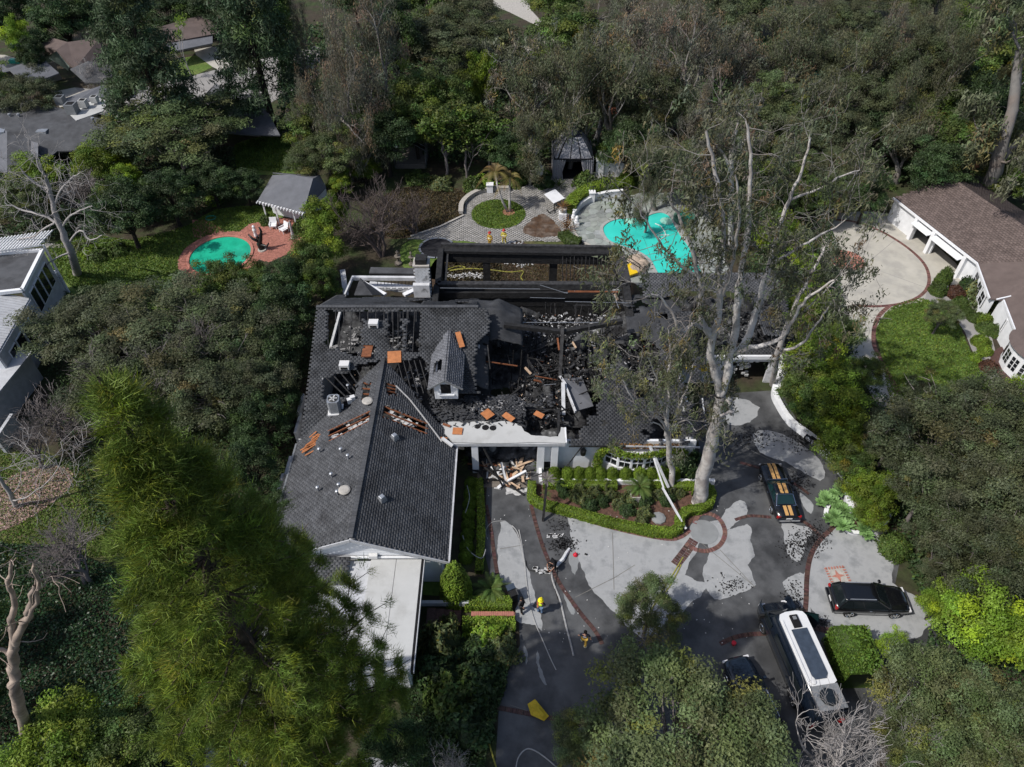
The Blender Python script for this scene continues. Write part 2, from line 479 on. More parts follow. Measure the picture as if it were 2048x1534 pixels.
def tubes_np(segs, n=5):
 """segs: list of (pts (k,3), radii (k)) -> V, F quads"""
 V = []; F = []; b = 0
 for P, r in segs:
  P = np.asarray(P, float); k = len(P)
  d = np.gradient(P, axis=0); d = unit(d)
  ref = np.array([0.3, .1, 1.]) if abs(d[0][2]) < .9 else np.array([1., .2, 0])
  x = unit(np.cross(d, ref)); y = np.cross(d, x)
  a = np.arange(n) * 2 * pi / n
  ring = P[:, None] + (x[:, None] * np.cos(a)[None, :, None] + y[:, None] * np.sin(a)[None, :, None]) * np.asarray(r)[:, None, None]
  V.append(ring.reshape(-1, 3))
  i, j = np.meshgrid(np.arange(k-1), np.arange(n), indexing='ij'); j2 = (j+1) % n
  F.append(np.stack([i*n+j, i*n+j2, (i+1)*n+j2, (i+1)*n+j], -1).reshape(-1, 4) + b); b += k*n
 return np.concatenate(V), np.concatenate(F)
def bez(a, b, rng, sag=.12, k=6):
 a = np.asarray(a, float); b = np.asarray(b, float); t = np.linspace(0, 1, k)[:, None]
 L = np.linalg.norm(b - a); c = (a + b)/2 + rng.normal(size=3)*L*sag*.7 + np.array([0, 0, sag*L])
 return (1-t)**2*a + 2*t*(1-t)*c + t*t*b
PROTO = {}
def crown_tree(key, rng, H=9., rx=4., rz=3., base=.30, nclump=70, cr=1.05, leaf=.2, per=330, aspect=1.8, trunkr=.28, limb=.09, tone=(.3, .12, 0, 0), drop=0., flat=.7, inner=.45, shape='dome', droop=0., quad=False, lm='leaf_oak', bm='bark_dark', twigs=0):
 """prototype: trunk + limbs mesh, crown mesh of clumped leaves.  origin at foot."""
 cz = H - rz; nclump = int(nclump*1.5); cr = cr*.86; per = int(per*.6); limb *= .62
 U = unit(rng.normal(size=(nclump*3, 3)))
 U = U[U[:, 2] > (-.45 if shape == 'dome' else -.9)][:nclump]
 az = np.arctan2(U[:, 1], U[:, 0])
 lump = 1 + .20*np.sin(az*3 + rng.rand()*6) + .16*np.sin(az*5 + U[:, 2]*4 + rng.rand()*6) + .10*np.sin(az*9 + U[:, 2]*7)
 if shape == 'dome':
  gp = np.sin(az*4+rng.rand()*6)*np.sin(U[:, 2]*6+az*2+rng.rand()*6) < .52; U, az, lump = U[gp], az[gp], lump[gp]
 rr = rng.uniform(inner, 1, (len(U), 1))**.6 * lump[:, None]
 C = U * rr * np.array([rx, rx, rz])
 if shape == 'cone':
  h = rng.rand(len(U))**1.25; R = rx*(1-h)**.85 + .12*rx
  rad = R*rng.uniform(.45, 1.05, len(U))
  C = np.stack([np.cos(az)*rad, np.sin(az)*rad, (h - .5)*2*rz], 1)
 C[:, 2] += cz
 crs = cr * rng.uniform(.5, 1.35, len(C))
 parts = []
 ct = tones(len(C), rng, *tone)
 idx = np.repeat(np.arange(len(C)), (per * (crs/cr)**2).astype(int))
 n = len(idx)
 D = unit(rng.normal(size=(n, 3))); D[:, 2] = np.where(D[:, 2] < -.3, -D[:, 2], D[:, 2])
 q = rng.uniform(.35, 1.22, (n, 1))
 P = C[idx] + D * q * crs[idx][:, None] * np.array([1, 1, flat])
 if droop:
  P[:, 2] -= droop * rng.rand(n)**2 * crs[idx]*1.3
  ax = np.tile(np.array([0, 0, -1.]), (n, 1)); nr = D*.6
 else: ax = None; nr = D + np.array([0, 0, .35])
 tn = ct[idx] * (1 + rng.uniform(-.22, .22, (n, 1)))
 parts.append(leaves(P, leaf, rng, nr, .7, aspect, ax, tn, quad))
 V, F, T = merge(parts)
 cm = np_mesh(key + '_crown', V, F, T); cm.materials.append(M[lm])
 top = np.array([rng.uniform(-.3, .3), rng.uniform(-.3, .3), H*base + .3*rz])
 segs = [(bez((0, 0, -.3), top, rng, .03), np.linspace(trunkr*1.25, trunkr*.7, 6))]
 for c in C[::max(1, len(C)//34)]:
  h = rng.uniform(.55, 1); s = top*h
  segs.append((bez(s, c, rng, .12), np.linspace(limb, limb*.25, 6)))
 if twigs:
  for i in rng.randint(0, len(C), twigs):
   a = C[i]; b = a + unit(rng.normal(size=3))*np.array([1, 1, .8])*cr*1.25
   segs.append((bez(a*.9 + top*.1, b, rng, .15, 4), np.linspace(limb*.7, limb*.15, 4)))
 V, F = tubes_np(segs, 5)
 tm = np_mesh(key + '_trunk', V, F, smooth=True); tm.materials.append(M[bm])
 PROTO[key] = (tm, cm)
def skeleton(rng, p, d, L, r, depth, segs, tips, spread=.6, nch=(3, 5), ratio=.68, up=.15, wob=.18, k=5, gnarl=0.):
 P = [np.array(p, float)]; dd = unit(np.array(d, float))
 for i in range(k-1):
  dd = unit(dd + rng.normal(size=3)*wob + np.array([0, 0, up*.5])); P.append(P[-1] + dd*L/(k-1))
 P = np.array(P); segs.append((P, np.linspace(r, r*.55, k), depth))
 if depth == 0: tips.append((P[-1], dd, P[k//2])); return
 n = rng.randint(nch[0], nch[1]+1)
 for i in range(n):
  t = rng.uniform(.35, 1) if i else 1.
  q = P[min(int(t*(k-1)), k-1)]
  side = unit(rng.normal(size=3)); side = unit(side - dd*side.dot(dd))
  nd = unit(dd + side*spread*rng.uniform(.6, 1.4) + np.array([0, 0, up]))
  skeleton(rng, q, nd, L*ratio*rng.uniform(.75, 1.2), r*.52, depth-1, segs, tips, spread, nch, ratio, up, wob, k)
def bare_tree(key, rng, H=8., depth=4, bm='twig', r=.2, spread=.55, nch=(3, 4), ratio=.7, up=.12, wob=.2, multi=1, leafm=None, leafn=0, leaf=.2, tone=(.3, .12, 0, 0), aspect=3., tw=.3, lr=.5, sides=(3, 3, 4, 5, 6)):
 segs = []; tips = []
 for m in range(multi):
  a = 2*pi*m/multi + rng.rand(); d = (cos(a)*.35*(multi > 1), sin(a)*.35*(multi > 1), 1)
  skeleton(rng, (0, 0, -.2), d, H*.34, r, depth, segs, tips, spread, nch, ratio, up, wob)
 allp = np.concatenate([s[0] for s in segs]); sc = H / allp[:, 2].max()
 parts = []
 for dep in range(depth+1):
  ss = [(s[0]*sc, np.maximum(s[1], .012)) for s in segs if s[2] == dep]
  if ss:
   V, F = tubes_np(ss, sides[dep]); parts.append((V, F, None))
 V, F, T = merge(parts)
 tm = np_mesh(key + '_trunk', V, F, smooth=True); tm.materials.append(M[bm])
 cm = None
 if leafm:
  tp = np.array([t[0] for t in tips])*sc
  ct = tones(len(tp), rng, *tone)
  idx = np.repeat(np.arange(len(tp)), leafn); n = len(idx)
  D = unit(rng.normal(size=(n, 3)))
  P = tp[idx] + D*lr*rng.rand(n, 1)**.5*np.array([1, 1, .8]); P[:, 2] -= rng.rand(n)**1.5*lr*1.2*tw*2
  ax = np.tile(np.array([0, 0, -1.]), (n, 1)) if tw > .2 else None
  V, F, T = merge([leaves(P, leaf, rng, D, .8, aspect, ax, ct[idx]*(1+rng.uniform(-.2, .2, (n, 1))))])
  cm = np_mesh(key + '_crown', V, F, T); cm.materials.append(M[leafm])
 PROTO[key] = (tm, cm)
R = np.random.RandomState
for i in range(3): crown_tree('oak%d' % i, R(10+i), H=10, rx=4.6, rz=3.1, nclump=120, per=560, leaf=.105, cr=.95, tone=(.25, .10, .05, .02), twigs=110, bm='twig')
for i in range(2): crown_tree('oakg%d' % i, R(20+i), H=10, rx=4.6, rz=3.3, nclump=120, per=560, leaf=.11, cr=.95, tone=(.3, .12, .07, .03), lm='leaf_oak_g', twigs=110, bm='twig')
for i in range(2): crown_tree('dark%d' % i, R(30+i), H=9, rx=4.0, rz=3.4, nclump=80, per=420, leaf=.14, tone=(.3, .12, .05, .0), lm='leaf_dark')
for i in range(2): crown_tree('mid%d' % i, R(40+i), H=9, rx=3.8, rz=3.4, nclump=85, per=420, leaf=.14, tone=(.35, .15, .10, .02), lm='leaf_mid', twigs=20)
for i in range(2): crown_tree('bright%d' % i, R(50+i), H=8, rx=3.4, rz=2.9, nclump=70, per=400, leaf=.14, tone=(.35, .12, .15, 0), lm='leaf_bright')
crown_tree('yellow0', R(60), H=8, rx=3.2, rz=3, nclump=70, per=400, leaf=.14, tone=(.3, .1, .1, 0), lm='leaf_yellow')
for i in range(2): crown_tree('pine%d' % i, R(70+i), H=16, rx=4.8, rz=6.8, nclump=150, cr=1.25, per=230, leaf=.11, aspect=4.5, shape='cone', flat=.6, tone=(.35, .12, .05, 0), lm='leaf_pinebg', trunkr=.35, base=.5, inner=.3)
crown_tree('redshrub0', R(80), H=5, rx=3.0, rz=2.2, nclump=45, per=220, leaf=.18, tone=(.3, .15, 0, .2), lm='leaf_red', twigs=40)
for i in range(3): bare_tree('euc%d' % i, R(90+i), H=15, depth=4, bm='bark_eucbg', r=.42, spread=.5, nch=(3, 4), ratio=.72, up=.10, leafm='leaf_euc', leafn=100, leaf=.09, aspect=3.6, lr=1.15, tone=(.3, .1, .04, .10), wob=.16)
for i in range(2): bare_tree('eucg%d' % i, R(95+i), H=15, depth=4, bm='bark_eucbg', r=.42, spread=.6, nch=(3, 4), ratio=.72, up=.06, leafm='leaf_eucg', leafn=95, leaf=.09, aspect=3.6, lr=1.1, tone=(.35, .1, .0, .25), wob=.2)
bare_tree('bare0', R(101), H=7, depth=5, bm='twig', r=.16, spread=.5, nch=(3, 4), ratio=.72, up=.12, multi=2, sides=(3, 3, 3, 4, 5, 6))
bare_tree('bare1', R(102), H=7, depth=5, bm='twig_br', r=.18, spread=.62, nch=(3, 4), ratio=.72, up=.16, multi=3, sides=(3, 3, 3, 4, 5, 6))
bare_tree('palebare0', R(103), H=8, depth=5, bm='twig_pale', r=.17, spread=.6, nch=(3, 4), ratio=.72, up=.1, multi=3, wob=.24, sides=(3, 3, 3, 4, 5, 6))
bare_tree('youngleaf0', R(104), H=8, depth=4, bm='twig_pale', r=.12, spread=.42, nch=(2, 3), ratio=.75, up=.2, leafm='leaf_yellow', leafn=16, leaf=.16, lr=.5, aspect=1.6, tw=0)
bare_tree('sparse0', R(105), H=9, depth=4, bm='twig', r=.14, spread=.35, nch=(3, 4), ratio=.66, up=.3, leafm='leaf_mid', leafn=30, leaf=.15, lr=.6, aspect=1.8, tw=0, tone=(.4, .15, .25, 0))
# shrubs (all 1 m radius class, scaled)
def shrub(key, rng, rx=1., rz=.9, n=2600, leaf=.09, lm='leaf_mid', tone=(.3, .12, .05, 0), aspect=1.8, solid=True, lump=.16, spiky=False):
 D = unit(rng.normal(size=(n, 3))); D[:, 2] = np.abs(D[:, 2])*.98 - .02
 az = np.arctan2(D[:, 1], D[:, 0])
 l = 1 + lump*np.sin(az*3+D[:, 2]*5+rng.rand()*6) + lump*.7*np.sin(az*6+D[:, 2]*8)
 P = D*(l*rng.uniform(.82, 1.04, n))[:, None]*np.array([rx, rx, rz])
 cell = ((np.sin(P[:, 0]*5)+np.sin(P[:, 1]*5+1)+np.sin(P[:, 2]*6))*.12)[:, None]
 tn = tones(n, rng, *tone)*(1+cell)
 parts = [leaves(P, leaf, rng, D, .5, aspect, D if spiky else None, tn)]
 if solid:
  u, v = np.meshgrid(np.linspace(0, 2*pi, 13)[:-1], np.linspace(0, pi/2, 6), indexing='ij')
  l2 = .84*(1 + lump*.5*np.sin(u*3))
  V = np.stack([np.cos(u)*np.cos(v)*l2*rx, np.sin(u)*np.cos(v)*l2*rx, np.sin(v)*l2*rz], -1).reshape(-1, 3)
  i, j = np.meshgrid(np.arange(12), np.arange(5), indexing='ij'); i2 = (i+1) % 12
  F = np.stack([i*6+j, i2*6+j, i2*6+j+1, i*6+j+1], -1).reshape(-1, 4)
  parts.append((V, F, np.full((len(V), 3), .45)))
 V, F, T = merge(parts)
 me = np_mesh(key, V, F, T); me.materials.append(M[lm]); PROTO[key] = (None, me)
shrub('ball', R(1), n=3000, leaf=.075, lm='leaf_box', lump=.03, tone=(.2, .08, 0, 0))
shrub('ballg', R(2), n=2600, leaf=.08, lm='leaf_mid', lump=.05)
shrub('ballb', R(3), n=2600, leaf=.09, lm='leaf_bright', lump=.08)
shrub('ballr', R(4), n=2600, leaf=.09, lm='leaf_red', lump=.06)
shrub('bushd', R(5), n=2400, leaf=.12, lm='leaf_dark', lump=.2)
shrub('bushm', R(6), n=2400, leaf=.12, lm='leaf_mid', lump=.2)
shrub('bushy', R(7), n=2400, leaf=.11, lm='leaf_yellow', lump=.2)
shrub('busho', R(8), n=2400, leaf=.12, lm='leaf_oak_g', lump=.22, tone=(.3, .12, .1, .1))
shrub('egg', R(9), rz=2.3, n=6500, leaf=.075, lm='leaf_box', lump=.02, tone=(.2, .08, 0, 0))
def fronds(key, rng, n=26, L=1.3, w=.16, lm='leaf_mid', droop=.5, up=.9, leaflets=16, tone=(.25, .1, .1, 0), stalk=True):
 """rosette of pinnate fronds; each frond = leaflet pairs along an arc"""
 V = []; F = []; T = []; b = 0
 for i in range(n):
  a = 2*pi*i/n*2.4 + rng.rand()*.4; el = up*rng.uniform(.1, 1.15)
  t = np.linspace(.08, 1, leaflets); Li = L*rng.uniform(.8, 1.1)
  x = np.cos(el)*t*Li; z = np.sin(el)*t*Li - droop*Li*t**2.2
  mid = np.stack([np.cos(a)*x, np.sin(a)*x, z], 1)
  tan_ = unit(np.gradient(mid, axis=0)); side = unit(np.cross(tan_, [0, 0, 1.]))
  ll = w*np.sin(np.clip(t*pi*.9+.25, 0, pi))**.6 + .02
  tn = (1+rng.uniform(-tone[0], tone[0]))*(1+rng.uniform(-tone[1], tone[1], 3))
  for s in (-1, 1):
   tip = mid + side*s*ll[:, None] + tan_*ll[:, None]*.6 - np.array([0, 0, .25])*ll[:, None]
   base2 = mid + tan_*(Li/leaflets*.75)
   v = np.stack([mid, base2, tip], 1).reshape(-1, 3)
   V.append(v); F.append(np.arange(len(v)).reshape(-1, 3)+b); b += len(v)
   T.append(np.tile(tn, (len(v), 1)))
 me = np_mesh(key, np.concatenate(V), np.concatenate(F), np.concatenate(T)); me.materials.append(M[lm]); PROTO[key] = (None, me)
fronds('cycad', R(11), n=34, L=1.35, w=.2, lm='leaf_mid', droop=.45)
fronds('palmtop', R(12), n=13, L=2.6, w=.4, lm='frond_gold', droop=.85, up=1.1, leaflets=20)
fronds('spiky', R(13), n=46, L=.8, w=.035, lm='leaf_orange', droop=.1, up=1.4, leaflets=6)
fronds('spikyg', R(14), n=46, L=.8, w=.035, lm='leaf_mid', droop=.15, up=1.4, leaflets=6)
fronds('fern', R(15), n=22, L=.9, w=.09, lm='leaf_mid', droop=.4, up=1.0, leaflets=10)
def rosette(key, rng, n=34, L=.5, lm='leaf_agave'):
 V = []; F = []; T = []; b = 0
 for i in range(n):
  a = i*2.4; q = (i+1)/n; el = 1.35*(1-q)+.12; l = L*(.45+.55*q)
  d = np.array([cos(a)*cos(el), sin(a)*cos(el), sin(el)]); s = np.array([-sin(a), cos(a), 0])
  w = l*.22
  v = np.array([[0, 0, 0], d*l*.6+s*w, d*l, d*l*.6-s*w]) + [0, 0, .12]
  V.append(v); F.append(np.array([[0, 1, 2, 3]])+b); b += 4; T.append(np.tile(1+.25*(1-q)+rng.uniform(-.12, .12), (4, 3)))
 me = np_mesh(key, np.concatenate(V), np.concatenate(F), np.concatenate(T)); me.materials.append(M[lm]); PROTO[key] = (None, me)
rosette('rosette', R(16))
def plant(key, name, label, cat, loc, s=1., sz=None, rz=None, group=None, H=None, tilt=0.):
 """a whole tree or shrub as a thing: Empty > trunk, crown, or a single mesh"""
 tm, cm = PROTO[key]
 rz = random.random()*6.28 if rz is None else rz
 sz = s if sz is None else sz
 if tm is None or cm is None:
  o = link(name, cm if tm is None else tm); tag(o, label, cat, group)
  o.location = loc; o.rotation_euler = (0, tilt, rz); o.scale = (s, s, sz)
  return o
 t = thing(name, label, cat, loc, rz, group); t.scale = (s, s, sz)
 link('trunk', tm, t); link('crown', cm, t)
 return t
PH = {'oak': 10, 'oakg': 10, 'dark': 9, 'mid': 9, 'bright': 8, 'yellow': 8, 'pine': 16, 'redshrub': 5, 'euc': 15, 'eucg': 15, 'bare': 7, 'palebare': 8, 'youngleaf': 8, 'sparse': 9}
PR = {'oak': 5., 'oakg': 5., 'dark': 4.4, 'mid': 4.2, 'bright': 3.8, 'yellow': 3.6, 'pine': 5.0, 'redshrub': 3.2, 'euc': 5.5, 'eucg': 6.2, 'bare': 3.6, 'palebare': 4., 'youngleaf': 3., 'sparse': 2.6}
def _extent(key):
 tm, cm = PROTO[key]
 me = cm or tm
 co = np.empty(len(me.vertices)*3, dtype=np.float32); me.vertices.foreach_get('co', co); co = co.reshape(-1, 3)
 return float(np.percentile(np.abs(co[:, :2]), 97)), float(co[:, 2].max())
EXT = {k: _extent(k) for k in PROTO}
_cnt = {}
def tree_px(sp, px, py, rpx, H, name, label, cat='tree', group=None, rz=None, zc=None, sq=1.):
 """tree whose crown centre shows at pixel (px,py) with half width rpx; H = height in metres"""
 n = _cnt.get(sp, 0); _cnt[sp] = n + 1
 ks = sorted(k for k in PROTO if k.rstrip('0123456789') == sp)
 key = ks[n % len(ks)]
 zc = H*.62 if zc is None else zc
 c = G(px, py, zc)
 depth = c.y*_c + (CAMZ - zc)*_s
 r = rpx/FPX*depth
 ex, ez = EXT[key]
 return plant(key, name, label, cat, (c.x, c.y, 0), r/ex, H/ez, rz, group)
# hedges: leaf skin over a swept box
def hedge_mesh(path, w, h, rng, leaf=.09, dens=150, z0=0., closed=False, round_=.0, tone=(.25, .1, .06, 0), lump=.05):
 P = [Vector((p[0], p[1], 0)) for p in path]
 if closed: P = P + [P[0]]
 pts = []; nr = []
 for a, b in zip(P, P[1:]):
  d = b - a; L = d.length
  if L < .01: continue
  d /= L; s = Vector((-d.y, d.x, 0))
  m = int(L*(w + 2*h)*dens)
  t = rng.rand(m)*L; u = rng.rand(m)*(w + 2*h)
  side = u < h; side2 = u > h + w
  off = np.where(side, -w/2, np.where(side2, w/2, u - h - w/2))
  z = np.where(side, u, np.where(side2, w + 2*h - u, h))
  n = np.stack([np.where(side, -s.x, np.where(side2, s.x, 0)), np.where(side, -s.y, np.where(side2, s.y, 0)), np.where(side | side2, 0.15, 1)], 1)
  X = a.x + d.x*t + s.x*off; Y = a.y + d.y*t + s.y*off
  pp = np.stack([X, Y, z0 + z], 1)
  k = lump*(fnoise(X*1.3+7, Y*1.3, 3)*2 - 1) + rng.uniform(-.05, .03, m)
  pts.append(pp + n*k[:, None]); nr.append(n)
 pts = np.concatenate(pts); nr = np.concatenate(nr)
 tn = tones(len(pts), rng, *tone)*(1 + .5*(fnoise(pts[:, 0]*.9, pts[:, 1]*.9+pts[:, 2], 3)-.5))[:, None]
 parts = [leaves(pts, leaf, rng, nr, .6, 1.8, None, tn)]
 L_, R_ = band(P, w*.9)
 V = []; F = []
 for i in range(len(P)):
  for q, zz in ((L_[i], z0), (L_[i], z0+h*.95), (R_[i], z0+h*.95), (R_[i], z0)): V.append((q.x, q.y, zz))
 for i in range(len(P)-1):
  for j in range(3): F.append((i*4+j, i*4+j+1, i*4+5+j, i*4+4+j))
 F.append((0, 1, 2, 3)); e = 4*(len(P)-1); F.append((e+3, e+2, e+1, e))
 parts.append((np.array(V), np.array(F), np.full((len(V), 3), .5)))
 return merge(parts)
def hedge(name, label, path, w, h, m='leaf_box', seed=1, cat='hedge', group=None, **k):
 V, F, T = hedge_mesh(path, w, h, R(seed), **k)
 c = V.mean(0); c[2] = 0
 me = np_mesh(name, V - c, F, T); me.materials.append(M[m])
 o = link(name, me); o.location = c
 return tag(o, label, cat, group)
# == ground and sheets
def structure(name, mb, m, **k):
 o = mb.build(name, M[m]); o['kind'] = 'structure'; return o
def sheet(name, pts, z, m, px=True, smooth=0, rag=0, seed=1):
 P = GP(pts) if px else [Vector((p[0], p[1], 0)) for p in pts]
 P = [Vector((p.x, p.y, 0)) for p in P]
 if smooth: P = smooth_poly(P, smooth)
 if rag: P = ragged(P, rag, 3, seed)
 return structure(name, MB().sheet(P, z), m)
def terrain():
 xs = np.concatenate([np.linspace(-3000, -120, 12), np.linspace(-110, 110, 90), np.linspace(120, 3000, 12)])
 ys = np.concatenate([np.linspace(-1500, -20, 10), np.linspace(-10, 200, 90), np.linspace(220, 4000, 14)])
 X, Y = np.meshgrid(xs, ys, indexing='ij')
 Z = -.30*np.ones_like(X) + .14*fnoise(X*.2+100, Y*.2+100, 3)
 far = np.clip((Y-170)/400, 0, 1); Z += far*far*60*fnoise(X*.004+10, Y*.004+10, 3)
 V = np.stack([X, Y, Z], -1).reshape(-1, 3); a, b = len(xs), len(ys)
 i, j = np.meshgrid(np.arange(a-1), np.arange(b-1), indexing='ij')
 F = np.stack([i*b+j, (i+1)*b+j, (i+1)*b+j+1, i*b+j+1], -1).reshape(-1, 4)
 me = np_mesh('ground', V, F, smooth=True); o = link('ground', me, None, M['soil']); o['kind'] = 'structure'
terrain()
# lot pad: flat level ground the plot stands on
structure('garden_soil', MB().sheet([(-70, -5), (75, -5), (75, 160), (-70, 160)], -.012), 'soil')
Z1, Z2, Z3, Z4 = .004, .010, .016, .022
# lawns
sheet('right_lawn', [(1760, 700), (1752, 660), (1775, 622), (1810, 603), (1845, 598), (1880, 612), (1915, 645), (1935, 690), (1955, 725), (1990, 775), (2010, 850), (1960, 960), (1850, 930), (1790, 830), (1768, 745)], Z2, 'grass', smooth=4)
sheet('pool_lawn', [(90, 500), (180, 470), (260, 480), (330, 470), (380, 450), (430, 420), (520, 412), (560, 420), (560, 470), (500, 500), (420, 600), (300, 620), (180, 600), (90, 570)], Z1, 'grass', smooth=3)
sheet('back_lawn', [(470, 290), (530, 272), (590, 275), (625, 300), (620, 345), (540, 350), (470, 340)], Z1, 'grass', smooth=3)
sheet('street_lawn', [(340, 122), (395, 110), (426, 134), (366, 162), (335, 150)], Z3, 'grass')
sheet('left_lawn', [(-60, 900), (60, 895), (160, 930), (330, 1010), (260, 1110), (120, 1120), (-60, 1120)], Z1, 'grass_dull', smooth=3)
sheet('strip_lawn', [(822, 480), (870, 474), (940, 484), (985, 496), (1000, 560), (880, 560), (815, 545), (800, 500)], Z2, 'grass', smooth=3)
sheet('scorched_lawn', [(1000, 490), (1060, 483), (1110, 484), (1145, 497), (1240, 520), (1262, 560), (1230, 620), (880, 620), (870, 520)], Z2, 'dry_grass', smooth=3)
sheet('lawn_patch', [(1050, 482), (1080, 477), (1120, 480), (1135, 490), (1060, 489)], Z3, 'grass_dull', smooth=3)
sheet('dry_garden_bed', [(770, 390), (830, 372), (900, 374), (935, 390), (925, 430), (860, 462), (790, 478), (740, 460)], Z1, 'dry_grass', smooth=3)
# driveway slab (wet), with kerbless edge against beds
DRIVE = [(975, 930), (1075, 940), (1400, 930), (1395, 850), (1400, 790), (1560, 780), (1600, 850), (1655, 910), (1690, 960), (1700, 1040), (1765, 1052), (1800, 1120), (1790, 1170), (1860, 1210), (1880, 1300), (1760, 1500), (1700, 1700), (980, 1700), (1000, 1380), (1040, 1290), (1036, 1200), (985, 1170), (965, 1090)]
sheet('driveway', DRIVE, Z1, 'wet')
dry = [
 [(1000, 1044), (1022, 1050), (1040, 1085), (1050, 1120), (1062, 1160), (1072, 1200), (1056, 1212), (1040, 1180), (1020, 1170), (1000, 1160), (996, 1110)],
 [(1036, 1205), (1060, 1210), (1082, 1228), (1084, 1262), (1072, 1250), (1040, 1246), (1030, 1232)],
 [(1064, 1009), (1110, 1022), (1132, 1030), (1140, 1060), (1150, 1100), (1165, 1140), (1185, 1180), (1235, 1230), (1280, 1275), (1330, 1250), (1400, 1195), (1410, 1165), (1370, 1150), (1400, 1085), (1385, 1068), (1300, 1062), (1220, 1050), (1160, 1035), (1080, 1006)],
 [(1395, 1055), (1440, 1040), (1452, 1018), (1480, 1000), (1494, 1012), (1490, 1035), (1450, 1062), (1494, 1048), (1504, 1065), (1500, 1080), (1510, 1110), (1495, 1130), (1512, 1170), (1480, 1185), (1440, 1200), (1420, 1190), (1405, 1150), (1420, 1100)],
 [(1563, 1044), (1605, 1052), (1626, 1060), (1612, 1085), (1606, 1112), (1594, 1124), (1575, 1108), (1568, 1070)],
 [(1605, 1150), (1640, 1085), (1665, 1055), (1710, 1062), (1768, 1055), (1790, 1120), (1784, 1165), (1850, 1205), (1870, 1250), (1790, 1290), (1700, 1262), (1640, 1238), (1615, 1200)],
 [(1565, 1165), (1590, 1148), (1608, 1150), (1614, 1200), (1625, 1236), (1600, 1215), (1578, 1190)],
 [(1505, 870), (1535, 860), (1590, 880), (1635, 915), (1650, 945), (1640, 962), (1600, 940), (1560, 920), (1520, 905)],
 [(1600, 985), (1616, 998), (1627, 1010), (1622, 1028), (1606, 1012)],
 [(1440, 800), (1475, 795), (1520, 815), (1500, 845), (1460, 850), (1438, 830)],
]
for i, d in enumerate(dry):
 sheet('dry_concrete_patch', d, Z2 + .0002*i, 'dry', smooth=2, rag=.10, seed=i+3)
for i, d in enumerate([[(1140, 1092), (1150, 1085), (1158, 1110), (1150, 1150), (1140, 1130)], [(1128, 1175), (1140, 1200), (1150, 1225), (1142, 1228), (1130, 1200)], [(1075, 1300), (1084, 1340), (1094, 1370), (1084, 1362), (1072, 1325)], [(1048, 1290), (1056, 1310), (1052, 1330)]]):
 sheet('damp_streak', d, Z2, 'dry2', smooth=2, rag=.12, seed=i+40)
# stamped pattern joints in concrete: thin saw cuts
def cut(pts, w=.045, m='paver_joint', name='expansion_joint', z=Z4):
 P = [G(*p) for p in pts]; L_, R_ = band(P, w); mb = MB()
 for i in range(len(P)-1): mb.quad3(*(Vector((q.x, q.y, z)) for q in (L_[i], R_[i], R_[i+1], L_[i+1])))
 return structure(name, mb, m)
for c in ([(1225, 1065), (1228, 1180)], [(1510, 1175), (1440, 1100)], [(1150, 1195), (1230, 1155), (1270, 1130)], [(1000, 1098), (1048, 1090)], [(1395, 1080), (1505, 1170)], [(1020, 1410), (1130, 1448)], [(1700, 1240), (1660, 1160)], [(1480, 890), (1590, 945)]): cut(c)
def brick_band(name, path, w=.32, m='brick', z=.02, bl=.11, smooth=6, px=True, closed=False, hgt=.03, rows=1, kind='stuff'):
 """soldier course of bricks laid across the band: real separate bricks joined in one mesh"""
 P = [G(*p) for p in path] if px else [Vector(p) for p in path]
 P = [Vector((p.x, p.y, 0)) for p in P]
 if smooth: P = smooth_poly(P, smooth, closed)
 if closed: P.append(P[0])
 mb = MB(); S = resample(P, bl); tn = []
 r = random.Random(3)
 for a, b in zip(S, S[1:]):
  d = (b - a).normalized(); n = Vector((-d.y, d.x, 0)); ang = math.atan2(d.y, d.x)
  for k in range(rows):
   c = (a + b)/2 + n*((k - (rows-1)/2)*w/rows)
   mb.box((c.x, c.y, z + r.uniform(-.003, .003)), (bl*.86, w/rows*.94, hgt), ang); t = r.uniform(.6, 1.35); tn += [(t, t*r.uniform(.85, 1.1), t)]*8
 me = mb.mesh(name); set_tone(me, np.array(tn)); o = link(name, me, None, M[m])
 o['kind'] = 'stuff'; return o
BR = brick_band('brick_band', [(1062, 1010), (1075, 1060), (1092, 1110), (1118, 1165), (1160, 1225), (1190, 1262), (1205, 1290)], .28, 'brick_wet')
brick_band('brick_band', [(1066, 1006), (1150, 1034), (1240, 1060), (1330, 1078), (1362, 1074), (1382, 1058)], .30, 'brick')
brick_band('brick_band', [(1388, 1050), (1398, 1030), (1420, 1028), (1440, 1040), (1450, 1065), (1440, 1090), (1415, 1102), (1388, 1098), (1370, 1085)], .34, 'brick')
brick_band('brick_band', [(1388, 1080), (1370, 1105), (1350, 1130)], .7, 'brick_wet', rows=2, bl=.2)
brick_band('brick_band', [(1608, 1245), (1612, 1200), (1614, 1150), (1622, 1110), (1640, 1080), (1665, 1055), (1672, 1035)], .34, 'brick_wet')
brick_band('brick_band', [(1580, 1035), (1610, 1045), (1640, 1072)], .3, 'brick_wet')
brick_band('brick_band', [(1610, 1245), (1632, 1256), (1665, 1262), (1700, 1262)], .42, 'brick_wet')
brick_band('brick_band', [(1440, 1288), (1480, 1272), (1540, 1268), (1600, 1280)], .3, 'brick_wet')
brick_band('brick_band', [(980, 1412), (1040, 1424), (1110, 1438), (1180, 1455)], .3, 'brick_wet')
brick_band('brick_band', [(1470, 1040), (1500, 1032), (1545, 1035)], .25, 'brick_wet')
brick_band('brick_band', [(972, 1010), (982, 1060), (990, 1120), (1002, 1170), (1035, 1195)], .28, 'brick_wet')
brick_band('brick_band', [(1480, 925), (1530, 940), (1580, 962), (1620, 990)], .25, 'brick_wet')
